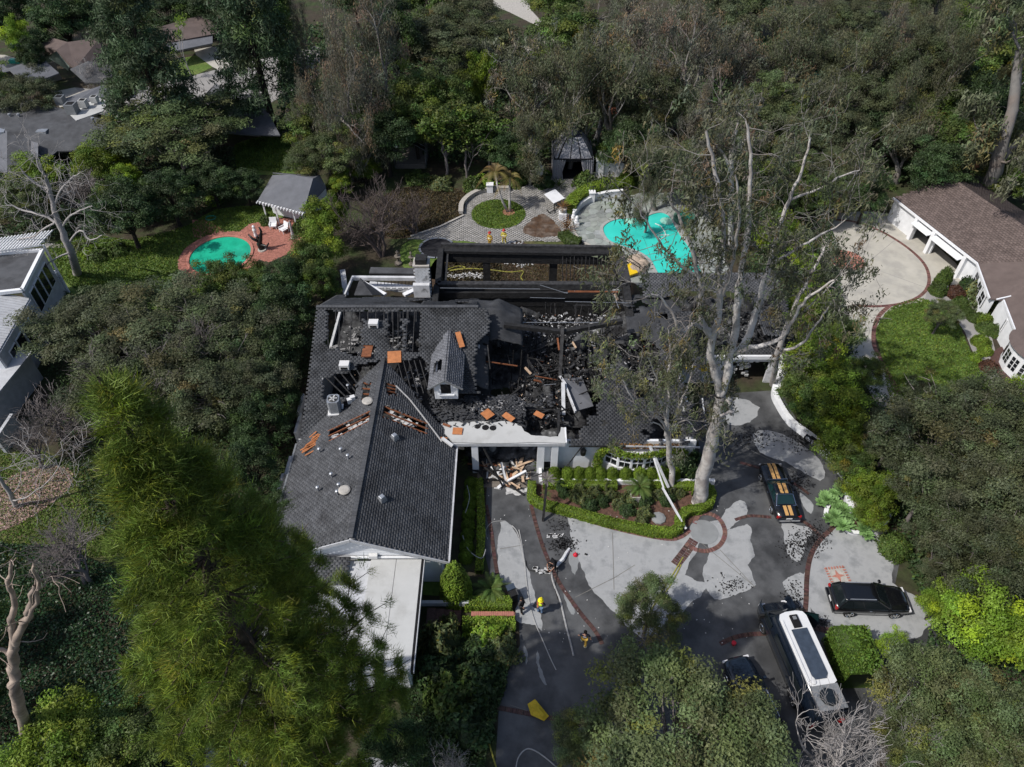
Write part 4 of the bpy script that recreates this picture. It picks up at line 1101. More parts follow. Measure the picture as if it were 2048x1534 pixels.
# lower shingle skirt left of the carport
shingles('shingles', (-16.5, 20.9, 2.55), (1, 0, 0), (0, 1, .28), 6.2, 4.0, house, 'shingle', seed=12)
# exposed rafters of the wing (reddish new timber)
def rafters(P0, P1, Q0, Q1, n, m, w=.06, h=.16, name='rafter', drop=.12, par=house):
 for i in range(n):
  t = i/(n-1) if n > 1 else .5
  a = Vector(P0).lerp(Vector(P1), t); b = Vector(Q0).lerp(Vector(Q1), t); a.z -= drop; b.z -= drop
  MB().bar(a, b, w, h).build(name, M[m], par)
q = WPR([(768, 808), (852, 845), (848, 868), (765, 833)])
rafters(q[0]+Vector((-.2, -.1, 0)), q[3]+Vector((-.2, .1, 0)), q[1]+Vector((.2, -.1, -.05)), q[2]+Vector((.2, .1, -.05)), 3, 'timber', .06, .12, drop=.04)
q = WPL([(741, 822), (738, 842), (658, 882), (656, 862)])
rafters(q[0], q[1], q[3], q[2], 3, 'timber', .06, .12, drop=.04)
for q in (WPR([(773, 764), (792, 769), (793, 790), (771, 787)]), WPL([(726, 762), (743, 764), (738, 797), (722, 797)])):
 rafters(q[0]+Vector((0, -.1, 0)), q[3], q[1]+Vector((0, -.1, 0)), q[2], 4, 'timber', .05, .12)
mb = MB(); r = random.Random(8)
for poly, fn in (([(775, 815), (850, 850), (846, 864), (770, 830)], WPR), ([(735, 828), (732, 840), (664, 876), (662, 864)], WPL)):
 P = fn(poly)
 for k in range(13):
  a = P[0].lerp(P[1], r.random()).lerp(P[3].lerp(P[2], r.random()), r.random()); a.z -= .28 + r.random()*.15
  mb.box(a, (r.uniform(.15, .6), r.uniform(.12, .4), .12), r.random()*3)
mb.build('attic_insulation', M['foil'], house, 'stuff')
# rafters showing through the left roof
for q, n in (([(775, 622), (806, 622), (806, 702), (776, 702)], 4), ([(814, 622), (844, 622), (838, 706), (812, 704)], 3), ([(655, 622), (832, 622), (832, 642), (655, 642)], 12), ([(648, 750), (776, 722), (776, 765), (700, 800)], 9), ([(795, 720), (850, 718), (870, 785), (812, 785)], 6), ([(655, 640), (724, 640), (722, 708), (656, 694)], 4)):
 P = SP(q); rafters(P[0], P[1], P[3], P[2], n, 'char2', .05, .14)
# eaves under-structure, walls
wallm = 'whitewall'
def wall(a, b, z0, z1, th=.2, m='whitewall', name='wall', openings=(), par=house):
 """wall from a to b with rectangular openings (t0,t1,za,zb) in metres along it"""
 a = Vector((a[0], a[1], 0)); b = Vector((b[0], b[1], 0)); d = (b-a); L = d.length; d.normalize(); ang = math.atan2(d.y, d.x)
 mb = MB(); cuts = sorted(openings); x = 0
 def seg(x0, x1, za, zb):
  if x1-x0 > .01 and zb-za > .01:
   c = a + d*((x0+x1)/2); mb.box((c.x, c.y, (za+zb)/2), (x1-x0, th, zb-za), ang)
 for t0, t1, za, zb in cuts:
  seg(x, t0, z0, z1); seg(t0, t1, z0, za); seg(t0, t1, zb, z1); x = t1
 seg(x, L, z0, z1)
 return mb.build(name, M[m], par)
def siding(a, b, z0, z1, m, par, out, bh=.18, clipz=None, off=.02, name='siding_board'):
 """lapped boards as separate parts; clipz(t)->top height"""
 a = Vector((a[0], a[1], 0)); b = Vector((b[0], b[1], 0)); out = Vector(out).normalized(); z = z0; k = 0
 while z < z1 - .03:
  t0, t1 = 0., 1.
  if clipz:
   ts = [i/60 for i in range(61) if clipz(i/60) > z + bh*.7]
   if not ts: break
   t0, t1 = ts[0], ts[-1]
  p = a.lerp(b, t0) + out*off; q = a.lerp(b, t1) + out*off
  mb = MB(); lo = out*.03
  mb.add([(p.x+lo.x, p.y+lo.y, z), (q.x+lo.x, q.y+lo.y, z), (q.x, q.y, z+bh), (p.x, p.y, z+bh), (p.x-out.x*.02, p.y-out.y*.02, z), (q.x-out.x*.02, q.y-out.y*.02, z), (q.x-out.x*.02, q.y-out.y*.02, z+bh), (p.x-out.x*.02, p.y-out.y*.02, z+bh)], [(0, 1, 2, 3), (4, 7, 6, 5), (0, 4, 5, 1), (3, 2, 6, 7), (1, 5, 6, 2), (0, 3, 7, 4)])
  mb.build(name, M[m], par); z += bh; k += 1
wall((-15.3, 25.1), (-4.7, 25.1), 0, 3.25)
wall((-4.75, 25.2), (-4.75, 34.6), 0, 3.05)
wall((-15.3, 25.2), (-15.3, 50.8), 0, 3.3, m='dirtywhite')
# gable front with lapped boards
mb = MB(); mb.add([(-15.2, 25.0, 3.2), (-4.8, 25.0, 3.2), (WR, 25.0, 5.55), (-15.2, 25.15, 3.2), (-4.8, 25.15, 3.2), (WR, 25.15, 5.55)], [(0, 1, 2), (5, 4, 3), (0, 3, 4, 1), (1, 4, 5, 2), (2, 5, 3, 0)])
gable = mb.build('gable_wall', M['whitewall'], house)
siding((-15.2, 25.0), (-4.8, 25.0), 3.2, 5.4, 'whitewall', gable, (0, -1, 0), .26, clipz=lambda t: 3.2 + 2.4*(1-abs(t-.5)*2))
for s in (-1, 1):
 MB().bar((WR, WY0-.05, WZ-.08), (WR+s*5.95, WY0-.05, WE-.10), .06, .24).build('barge_board', M['fascia'], house)
 MB().quad3((WR, 24.65, 5.68), (WR, 25.0, 5.68), (WR+s*5.6, 25.0, 3.22), (WR+s*5.6, 24.65, 3.22), .02).build('soffit', M['fascia'], house)
MB().box((-8.9, 24.85, 3.52), (.55, .3, .3)).build('gable_vent_box', M['plastic_w'], house)
# gutters
MB().bar((WX1+.06, WY0, WE-.02), (WX1+.06, 34.2, WE-.02), .12, .10).build('gutter', M['fascia'], house)
MB().bar((WX0-.06, WY0, WE-.02), (WX0-.06, 34.5, WE-.02), .12, .10).build('gutter', M['metalgrey'], house)
# carport with white membrane panels
for i in range(7):
 x0 = -17.2 + i*1.63; x1 = x0 + 1.6
 MB().box(((x0+x1)/2, 21.1, 3.2), (x1-x0, 7.3 if x0 > -10.6 else 3.0, .12)).build('roof_panel', M['membrane'], house) if x0 > -10.6 else MB().box(((x0+x1)/2, 19.1, 3.2), (x1-x0, 3.3, .12)).build('roof_panel', M['membrane'], house)
MB().box((-11.5, 21.1, 3.1), (11.5, 7.2, .08)).build('carport_ceiling', M['fascia'], house)
MB().box((-5.72, 21.1, 3.12), (.12, 7.4, .34)).build('gutter', M['dark'], house)
MB().box((-5.62, 21.1, 3.2), (.05, 7.4, .22)).build('gutter', M['fascia'], house)
wall((-6.1, 17.8), (-6.1, 25.0), 0, 3.05)
wall((-17, 17.8), (-6.1, 17.8), 0, 3.05)
# upstand trim where panels meet the gable
MB().box((-8.1, 24.84, 3.34), (4.6, .1, .12)).build('flashing', M['white'], house)
# --- front porch roof (white deck) and fascia
PZ = 3.62
outer = GP([(880, 848), (905, 843), (935, 845), (965, 842), (985, 845), (1010, 842), (1030, 846), (1042, 850), (1048, 862), (1062, 870), (1100, 874), (1116, 873), (1122, 854), (1133, 856), (1131, 886), (905, 884), (897, 874), (882, 864)], PZ)
mb = MB(); mb.prism([(p.x, p.y) for p in ragged(outer, .06, 2, 5)], PZ-.14, PZ); mb.build('porch_roof', M['membrane'], house)
f0 = G(900, 886, PZ-.1); f1 = G(1131, 887, PZ-.1)
MB().box(((f0.x+f1.x)/2, f0.y-.02, PZ-.25), (f1.x-f0.x, .14, .28)).build('fascia', M['fascia'], house)
f2 = G(1133, 855, PZ)
MB().bar((f1.x+.05, f1.y, PZ-.12), (f1.x+.05, f2.y, PZ-.12), .1, .3).build('fascia', M['white'], house)
for q, rr in (((971, 855), .28), ((955, 853), .24), ((986, 856), .27)):
 p = G(*q, PZ); MB().lathe((p.x, p.y, PZ+.004), [(rr, 0), (rr*.9, .01), (0, .011)], 9).build('burn_hole', M['dark'], house)
MB().bar(G(1052, 818, 3.0), G(1118, 822, 3.0), .15, .2).build('charred_beam', M['char'], house)
MB().bar(G(1052, 818, 3.0), G(1052, 862, 3.0), .15, .2).build('charred_beam', M['char'], house)
MB().bar(G(1118, 820, 3.2), G(1116, 872, 3.2), .18, .2).build('charred_beam', M['char'], house)
for px_, w_ in ((952, .48), (1080, .52), (1107, .5)):
 X = (px_-1024)/FPX*55.4
 MB().box((X, 34.5, 1.7), (w_, .45, 3.4)).build('porch_column', M['whitewall'], house)
MB().box((2.72, 34.75, 1.7), (.7, .1, 3.3)).build('wall', M['whitewall'], house)
MB().box((2.72, 34.68, .5), (.6, .06, .7)).build('vent_opening', M['dark'], house)
# window bay wall on the right
bx0, bx1 = 6.9, 12.0
wall((3.45, 34.9), (13.7, 34.9), 0, 3.15, openings=[(3.6, 8.4, .7, 2.4)])
wall((13.7, 34.9), (13.7, 44.0), 0, 3.1)
def arc(t, r=.85): return Vector((bx0 + .15 + (bx1-bx0-.3)*t, 34.85 - r*sin(pi*t)**.75, 0))
nb = 5
for i in range(nb):
 a = arc(i/nb); b = arc((i+1)/nb); d = (b-a).normalized(); ang = math.atan2(d.y, d.x); L = (b-a).length; c = (a+b)/2
 o = MB().box((c.x, c.y, .36), (L, .16, .72), ang).build('bay_wall', M['whitewall'], house)
 fr = MB()
 fr.box((c.x, c.y, 1.5), (L*.98, .10, .07), ang); fr.box((c.x, c.y, 2.05), (L, .14, .14), ang); fr.box((c.x, c.y, .78), (L, .22, .10), ang)
 for t in (0.03, .97): p = a.lerp(b, t); fr.box((p.x, p.y, 1.4), (.13, .14, 1.3), ang)
 for t in (.5,): p = a.lerp(b, t); fr.box((p.x, p.y, 1.4), (.035, .08, 1.2), ang)
 w = fr.build('bay_window', M['white'], house)
 p = c - Vector((d.y, -d.x, 0))*.03
 MB().box((p.x, p.y, 1.4), (L*.93, .03, 1.15), ang).build('pane', M['glass'], w)
mb = MB(); rg = [arc(i/20, .7) for i in range(21)]
mb.prism([(p.x, p.y) for p in rg], 2.1, 2.28); mb.build('bay_roof', M['white'], house)
# ivy arch round the bay
def ivy(name, label, pts, nrm, n, rad, leaf, seed, m='leaf_ficus', par=None, tone=(.3, .12, .12, .03)):
 rng = R(seed); P = np.array(pts, float); i = rng.randint(0, len(P)-1, n); t = rng.rand(n, 1)
 Q = P[i]*(1-t) + P[i+1]*t + unit(rng.normal(size=(n, 3)))*rad*rng.rand(n, 1)**.6*np.array([1, .45, 1])
 V, F, T = merge([leaves(Q, leaf, rng, np.tile(nrm, (n, 1)), .8, 1.3, None, tones(n, rng, *tone), True)])
 c = Q.mean(0); c[2] = 0; me = np_mesh(name, V-c, F, T); me.materials.append(M[m]); o = link(name, me); o.location = c
 return tag(o, label, 'climbing plant')
ivy('climbing_vine', 'bright green creeper trained in an arch around the bay window of the burned house', [(6.5, 34.5, .3), (6.5, 34.5, 1.6), (6.8, 34.4, 2.6), (7.4, 34.3, 2.9), (8.0, 33.9, 2.7), (9.45, 33.75, 2.65), (10.8, 33.9, 2.7), (11.6, 34.1, 2.8), (12.6, 34.4, 2.5), (13.0, 34.5, 1.6), (13.1, 34.5, .8)], (0, -.8, .5), 5200, .42, .11, 31, 'leaf_bright')
ivy('climbing_vine', 'thin brownish creeper stems under the eave above the bay window', [(7.6, 34.5, 3.0), (9.5, 34.4, 3.0), (12.4, 34.5, 2.9)], (0, -.8, .5), 1400, .3, .11, 32, 'leaf_orange')
MB().bar((4.2, 34.32, 3.12), (8.4, 34.32, 3.12), .08, .12).build('eave_board', M['char'], house)
MB().bar((8.4, 34.32, 3.12), (13.9, 34.32, 3.0), .08, .12).build('eave_board', M['fascia'], house)
MB().bar((14.5, 34.3, 3.1), (14.5, 38, 4.4), .08, .12).build('barge_board', M['fascia'], house)
wall_lamp = thing('wall_lantern', 'dark iron lantern hanging on the white front wall left of the bay window', 'lantern', (5.35, 34.6, 2.1))
mb = MB(); mb.lathe((5.35, 34.6, 1.75), [(.05, 0), (.2, .1), (.24, .55), (.12, .75), (.03, .9)], 8); mb.build('lantern_body', M['bronze'], wall_lamp)
MB().bar((5.35, 34.78, 2.7), (5.35, 34.6, 2.6), .04).build('bracket', M['bronze'], wall_lamp)
# low white planter wall
MB().box((8.7, 33.25, .22), (13.2, .25, .5)).build('planter_wall', M['white'], house)
MB().box((2.15, 33.8, .3), (.22, 1.2, .6)).build('planter_wall', M['white'], house)
# --- dormer
dx, dy0, dz = -4.95, 37.75, 6.85
dorm = MB().box((dx, dy0+.1, 5.35), (1.75, .18, 1.5)).add([(dx-.8, dy0, 6.1), (dx+.8, dy0, 6.1), (dx, dy0, 6.7)], [(0, 1, 2)]).build('dormer', M['whitewall'], house)
MB().box((dx, dy0-.0, 5.72), (.95, .06, 1.15)).build('window_frame', M['white'], dorm)
MB().box((dx, dy0-.03, 5.72), (.75, .04, .95)).build('pane', M['dark'], dorm)
MB().box((dx, dy0-.06, 5.08), (1.25, .14, .1)).build('sill', M['white'], dorm)
MB().box((dx-.82, dy0+1.6, 5.25), (.1, 3.2, 1.2)).build('cheek', M['whitewall'], dorm)
MB().box((dx+.82, dy0+1.6, 5.25), (.1, 3.2, 1.2)).build('cheek', M['whitewall'], dorm)
for s, sd in ((-1, 20), (1, 21)):
 shingles('shingles', (dx+s*1.28, dy0-.35, dz-.85), (0, 1, 0), (-s*1.28, 0, .85), 5.9, 1.54, house, 'greyroof' if s < 0 else 'greyroof', seed=sd, keep=lambda X, Y: Y < dy0 - .35 + 5.9 - abs(X-dx)*1.6, holes=[[(dx-1.0, 38.9), (dx-.35, 38.9), (dx-.35, 40.1), (dx-1.0, 40.1)]] if s < 0 else ())
mb = MB()
for s in (-1, 1): mb.bar((dx, dy0-.36, dz+.0), (dx+s*1.3, dy0-.36, dz-.87), .05, .14)
mb.build('barge_board', M['metalgrey'], house)
# --- chimney of pale brick: corner courses as real bricks
cx, cy = -7.65, 50.2
chim = MB().box((cx, cy, 4.1), (1.25, 1.1, 8.2)).build('chimney', M['mortar'], house)
br = MB().box((0, 0, 0), (.30, .10, .15)).mesh('brick'); br.materials.append(M['dirtywhite'])
bside = MB().box((0, 0, 0), (.10, .30, .15)).mesh('brick'); bside.materials.append(M['char2'])
hl = ORIG[house.name]
for k in range(20):
 for i in range(4):
  o = link('brick', br, chim); o.location = (cx-.48+i*.32+(.08 if k % 2 else -.02)-hl.x, cy-.56-hl.y, 4.75+k*.17)
 for i in range(3):
  o = link('brick', bside, chim); o.location = (cx+.62-hl.x, cy-.32+i*.32-hl.y, 4.75+k*.17)
MB().box((cx, cy, 8.25), (1.4, 1.25, .14)).build('chimney_crown', M['stone'], chim)
MB().box((cx+.0, cy, 8.55), (.95, .9, .5)).build('chimney_cap', M['char'], chim)
MB().box((cx-.1, cy-.75, 5.9), (1.4, .4, 1.3)).build('chimney_shoulder', M['dirtywhite'], chim)
# --- great hall: charred open frame
HZ = 5.4
def beam(a, b, w=.3, h=.4, m='char', name='charred_beam', par=house): return MB().bar(a, b, w, h).build(name, M[m], par)
TL = G(882, 500, HZ); TR = G(1238, 506, HZ); BL = G(876, 570, HZ); BR_ = G(1252, 570, HZ)
beam(TL, TR, .75, .28); beam(TL+Vector((0, .5, .25)), TR+Vector((0, .5, .25)), .3, .3, 'char2')
beam(TL+Vector((0, -.1, -.75)), TR+Vector((0, -.1, -.75)), .2, .95)
beam(BL, BR_, .5, .5, 'char2'); beam(BL+Vector((0, -.2, -.9)), BR_+Vector((0, -.2, -.9)), .3, .6)
beam(TL, BL, .5, .5); beam(TR, BR_, .9, .5, 'char2'); beam(TR+Vector((-.7, 0, -.3)), BR_+Vector((-.9, 0, -.3)), .18, .3); beam(TL+Vector((.6, 0, -.3)), BL+Vector((.6, 0, -.3)), .2, .3, 'char2')
beam(BL+Vector((-.1, 0, -.2)), Vector((BL.x-.1, 46.6, 5.2)), .5, .6); beam(BR_+Vector((0, 0, -.2)), Vector((BR_.x, 46.8, 4.6)), .6, .6)
for px_, w_ in ((973, .7), (1107, .75)):
 X = (px_-1024)/FPX*((TL.y+CAMZ-4)*_c)
 beam((X, TL.y-.1, 0), (X, TL.y-.1, HZ-.3), w_, .35, name='charred_post')
 MB().box((X, TL.y-.12, HZ-.1), (w_*1.2, .5, .18)).build('post_bracket', M['timber'], house)
for p in (TL, TR, BL, BR_): beam((p.x, p.y, 0), p, .5, .5, name='charred_post')
r = random.Random(5)
for i in range(13):
 X = TR.x - .9 - i*.36; t = .35*(i % 3)
 beam((X, TR.y-.3, HZ-.2-t*.2), (X+.15, TR.y-.35, 1.2 + r.random()*1.2), .05, .07, 'char2', 'charred_stud')
for i in range(30):
 X = TL.x + .6 + i*.55
 beam((X, TL.y-.22, HZ-.25), (X+r.uniform(-.05, .05), TL.y-.22, HZ-1.1-r.random()*.4), .04, .08, 'char2', 'charred_stud')
MB().box(((TL.x+TR.x)/2, TL.y-.3, .55), (TR.x-TL.x, .25, 1.0)).build('window_sill_wall', M['char'], house)
MB().box(((BL.x+BR_.x)/2, BL.y, 2.2), (BR_.x-BL.x, .3, 4.4)).build('burned_wall', M['char'], house)
MB().box((BR_.x+.3, (TR.y+BR_.y)/2, 2.3), (.3, TR.y-BR_.y, 4.6)).build('burned_wall', M['char'], house)
MB().box((BL.x-.2, (TL.y+BL.y)/2, 2.4), (.3, TL.y-BL.y, 4.8)).build('burned_wall', M['char'], house)
MB().box(((TL.x+TR.x)/2, (TL.y+BL.y)/2, .12), (TR.x-TL.x, TL.y-BL.y, .2)).build('hall_floor', M['char'], house)
w = MB()
for k in range(7): w.bar((TR.x-1.1+k*.09, TR.y-2.9, 3.2+k*.05), (TR.x-.85+k*.12, TR.y-4.6, 4.6), .05, .02)
w.build('peeling_trim', M['dirtywhite'], house, 'stuff')
beam((TR.x+.1, TR.y-.2, HZ+.1), (TR.x-1.4, TR.y+.1, HZ+.1), .08, .05, 'white', 'trim_board'); beam((TR.x+.0, TR.y-.2, HZ+.12), (TR.x-.1, TR.y-1.3, HZ+.12), .1, .05, 'white', 'trim_board')
# --- white rear porch remains at the left
def bpx(a, za, b, zb, w=.2, h=.2, m='dirtywhite', name='porch_beam'): return MB().bar(G(a[0], a[1], za), G(b[0], b[1], zb), w, h).build(name, M[m], house)
bpx((704, 556), 3.4, (845, 557), 3.4, .3, .35)
bpx((722, 564), 3.2, (770, 590), 3.2, .45, .2, 'white'); bpx((842, 574), 3.2, (808, 590), 3.2, .45, .2, 'white')
bpx((738, 570), 2.2, (842, 580), 2.2, .9, .25, 'dirtywhite', 'low_wall'); bpx((705, 556), 3.4, (690, 590), 3.4, .15, .3)
bpx((740, 541), 2.9, (838, 543), 2.9, .9, .15, 'shingle', 'rear_canopy'); bpx((740, 548), 2.6, (838, 551), 2.6, .5, .3, 'char')
bpx((685, 540), 2.4, (692, 590), 2.4, .5, .1, 'fascia', 'side_fence_panel')
for i in range(12): bpx((755+i*7, 562), 3.2, (755+i*7, 569), 2.6, .04, .06, 'char', 'lattice_bar')
for i in range(7):
 p = G(752+i*12, 577, 2.5); MB().box(p, (.42, .1, .28)).build('block', M['dirtywhite'], house)
mb = MB(); P = [G(720, 556, 4.2), G(708, 590, 4.0), G(745, 590, 4.3), G(768, 590, 3.4)]
mb.add(P+[p-Vector((0, 0, .06)) for p in P], [(0, 1, 2, 3), (7, 6, 5, 4), (0, 4, 5, 1), (1, 5, 6, 2), (2, 6, 7, 3), (3, 7, 4, 0)]); mb.build('fallen_roof_flap', M['shingle_b'], house)
def ashfield(x0, x1, y0, y1, zf, seed, m='ash', amp=1.0, step=.16, name='ash_rubble', par=house):
 X, Y = np.meshgrid(np.arange(x0, x1, step), np.arange(y0, y1, step), indexing='ij'); rng = R(seed)
 Z = zf(X, Y) + amp*(fnoise(X*.8+seed, Y*.8, 4)-.4) + rng.uniform(-.12, .12, X.shape)
 a, b = X.shape; i, j = np.meshgrid(np.arange(a-1), np.arange(b-1), indexing='ij')
 F = np.stack([i*b+j, (i+1)*b+j, (i+1)*b+j+1, i*b+j+1], -1).reshape(-1, 4)
 V = np.stack([X, Y, Z], -1).reshape(-1, 3) - np.array(ORIG[house.name])
 g = fnoise(X*1.1+seed, Y*1.1+40, 4); t = .45 + 1.5*g + (rng.rand(*X.shape) > .95)*2.0*(g > .45)
 me = np_mesh(name, V, F, np.repeat(t.reshape(-1, 1), 3, 1)); o = link(name, me, par, M[m]); o['kind'] = 'stuff'; return o
ashfield(-3.6, 14, 35.2, 50.8, lambda X, Y: .6 + 1.9*np.exp(-((Y-47.6)/2.2)**2) + 1.1*np.exp(-((X-3)**2+(Y-38)**2)/6) + 1.7*np.clip((X-6)/3, 0, 1)*(Y > 39) - 1.0*np.exp(-((X+1)**2/5+(Y-42.5)**2/3)), 3)
ashfield(-15.4, -3.6, 36, 50.8, lambda X, Y: .5+0*X, 4, amp=.6)
ashfield(13.9, 23.4, 44.3, 49.8, lambda X, Y: 3.0 + (Y-44)*.3+0*X, 5, amp=1.3)
ashfield(-3.4, 2.2, 34.4, 36.5, lambda X, Y: .2+0*X, 6, amp=.5)
MB().box((-6.2, 42, 3.0), (9, 8.5, .05)).build('attic_floor', M['char'], house)
MB().box((-11, 47.5, 2.9), (9, 5.5, .05)).build('attic_floor', M['ash'], house)
def rubble(name, boxes, n, seed, m, smin, smax, flat=.4, par=house):
 rng = random.Random(seed); mb = MB()
 for k in range(n):
  x0, x1, y0, y1, z0, z1 = boxes[rng.randrange(len(boxes))]
  s = rng.uniform(smin, smax); c = (rng.uniform(x0, x1), rng.uniform(y0, y1), rng.uniform(z0, z1))
  E = Matrix.Rotation(rng.uniform(0, 6.3), 3, 'Z') @ Matrix.Rotation(rng.uniform(-.7, .7), 3, 'X')
  mb.box(c, (s*rng.uniform(.5, 2.6), s*rng.uniform(.3, 1), s*flat), M=E)
 return mb.build(name, M[m], par, 'stuff')
B1 = [(-3, 12, 46, 49.6, 2.2, 3.4), (4.5, 13, 40.5, 46, 2.6, 4.2), (2, 11, 43, 46, 1, 2.4), (-3.4, 4, 37, 40, 1, 3.2), (0, 9, 39, 43, .8, 2.2)]
rubble('charred_rubble', B1, 1500, 1, 'char', .06, .26)
rubble('charred_splinters', B1, 900, 41, 'char', .12, .4, .12)
rubble('pale_splinters', B1, 380, 42, 'ashlight', .06, .26, .12)
rubble('grey_rubble', B1, 1300, 2, 'char2', .05, .24)
rubble('plaster_rubble', B1, 900, 3, 'ashlight', .03, .14)
rubble('plaster_rubble', [(0, 10.5, 46.6, 49.2, 3.0, 3.6), (-3.2, 1, 37.4, 38.6, 3.1, 3.6)], 700, 4, 'ashlight', .04, .18)
rubble('plaster_rubble', [(0, 10.5, 46.6, 49.2, 3.0, 3.6), (-3.2, 1, 37.4, 38.6, 3.1, 3.6)], 110, 44, 'dirtywhite', .04, .14)
rubble('brown_rubble', B1, 220, 5, 'timber', .04, .14)
rubble('pale_rubble', B1+[(-14.5, -4, 36, 44.5, .6, 1.5)], 220, 6, 'rawwood', .03, .10)
rubble('plaster_rubble', [(-14.6, -11.4, 44, 48, 3.0, 3.6), (-14.9, -14.4, 41, 44, 3.8, 4.8), (-11, -7, 38, 42, 3.1, 3.6), (-10.5, -8.5, 44, 47, 3.1, 3.6)], 330, 7, 'ashlight', .06, .3)
rubble('charred_rubble', [(14, 23, 44.6, 49.6, 3.6, 5.4)], 900, 8, 'char', .06, .3)
rubble('grey_rubble', [(14, 23, 44.6, 49.6, 3.8, 5.2)], 600, 9, 'char2', .05, .24)
rubble('plaster_rubble', [(14, 23, 44.6, 49.6, 4.0, 5.2)], 300, 10, 'ashlight', .03, .14)
rubble('charred_rubble', [(-6.5, 1.0, 35.8, 38.8, 3.1, 3.75)], 900, 11, 'shingle_b', .07, .24, .2)
r = random.Random(11)
for k in range(150):   # standing charred studs
 x = r.choice([r.uniform(-2.5, 10.5), r.uniform(3, 10)]); y = r.choice([45.8, 49.4, 43.2, 41.0, 46.6]) + r.uniform(-.1, .1)
 beam((x, y, .8), (x+r.uniform(-.25, .25), y+r.uniform(-.2, .2), r.uniform(2.6, 4.9)), .05, .07, r.choice(['char', 'char', 'char2']), 'charred_stud')
for k in range(20):
 x = r.uniform(-2, 10); y = r.uniform(38.5, 48); a = r.uniform(0, pi); L = r.uniform(2.5, 5.5); z = r.uniform(2.2, 3.6)
 beam((x, y, z), (x+cos(a)*L, y+sin(a)*L*.6, z+r.uniform(-1.2, .6)), .14, .2, r.choice(['char', 'char2']), 'fallen_joist')
for a_ in ((-.5, 6.2, 37.3, 41, 1.9, 21, .54), (4.2, 13.2, 39.8, 45.4, 2.9, 22, .53), (-3, 4, 45.6, 49.4, 3.1, 23, .54), (14, 23, 44.6, 49.6, 4.4, 24, .54)):
 warped('burned_roof_felt', *a_[:4], lambda X, Y: a_[4] + (Y-a_[2])*.22, 'ash', a_[5], a_[6], nz=1.1, step=.2)
for k in range(90):   # fallen charred joists
 x = r.uniform(-2.5, 10); y = r.uniform(37.5, 49); a = r.uniform(0, pi); L = r.uniform(1.2, 3.6); z = r.uniform(1.5, 3.2)
 beam((x, y, z), (x+cos(a)*L, y+sin(a)*L*.8, z+r.uniform(-1, .8)), .06, .09, r.choice(['char', 'char2']), 'fallen_joist')
def wbar(pa, ya, pb, yb, w, h, m, name): return MB().bar(GY(pa[0], pa[1], ya), GY(pb[0], pb[1], yb), w, h).build(name, M[m], house)
wbar((1008, 650), 44.5, (1126, 664), 44.0, .35, .35, 'char', 'charred_beam'); wbar((1126, 664), 44.0, (1245, 642), 44.6, .35, .35, 'char', 'charred_beam')
wbar((1125, 655), 44.0, (1120, 752), 41.5, .26, .26, 'char2', 'charred_post'); wbar((1120, 752), 41.5, (1132, 770), 40, .16, .16, 'dirtywhite', 'scorched_post')
wbar((1126, 765), 40, (1127, 830), 38, .28, .2, 'dirtywhite', 'scorched_post'); wbar((1130, 770), 40.2, (1151, 824), 37.6, .12, .3, 'dirtywhite', 'scorched_post')
for a, b, ya, yb, w, m in (((1010, 645), (1198, 645), 46, 46, .07, 'dirtywhite'), ((880, 576), (1080, 578), 49.8, 49.8, .06, 'dirtywhite'), ((1136, 583), (1236, 584), 49.5, 49.5, .12, 'timber'), ((1128, 586), (1150, 582), 49.5, 49.5, .06, 'dirtywhite'), ((1130, 603), (1262, 606), 48.6, 48.6, .07, 'dirtywhite'), ((1080, 570), (1135, 587), 50, 49.6, .06, 'dirtywhite'), ((1060, 595), (1130, 597), 49, 49, .05, 'dirtywhite'), ((1150, 610), (1240, 612), 48.4, 48.4, .05, 'char2'),
                     ((1228, 590), (1238, 618), 49, 48, .1, 'dirtywhite'), ((1230, 588), (1235, 600), 49.3, 49, .14, 'rawwood'), ((1178, 640), (1178, 740), 44, 41, .06, 'char2'), ((965, 722), (1035, 732), 42, 42, .08, 'timber'), ((975, 690), (980, 738), 42, 41, .08, 'char2'), ((1050, 735), (1062, 748), 41.5, 41, .14, 'rawwood'), ((1115, 676), (1118, 700), 43.8, 43, .12, 'timber'), ((1145, 684), (1152, 696), 43.8, 43.2, .12, 'rawwood'), ((1206, 680), (1208, 732), 43, 41.8, .45, 'char2'), ((1208, 682), (1209, 700), 43.1, 42.6, .2, 'rawwood'), ((1185, 740), (1230, 734), 41.4, 41.6, .12, 'dirtywhite'), ((1175, 727), (1196, 721), 42, 42, .06, 'dirtywhite'),
                     ((958, 690), (955, 730), 42.5, 42, .25, 'dirtywhite'), ((955, 738), (960, 760), 41.5, 41, .3, 'dirtywhite'), ((1068, 760), (1084, 764), 41, 41, .12, 'timber'), ((1070, 752), (1115, 760), 41, 41, .07, 'timber'), ((1088, 770), (1112, 768), 40.6, 40.6, .06, 'dirtywhite'), ((1150, 610), (1152, 660), 47, 46, .06, 'char2')):
 th_ = w*.55 if m == 'dirtywhite' else w
 wbar(a, ya, b, yb, th_, th_, 'metal' if m == 'dirtywhite' and w < .13 else m, 'fallen_joist' if m != 'dirtywhite' else 'bare_pipe')
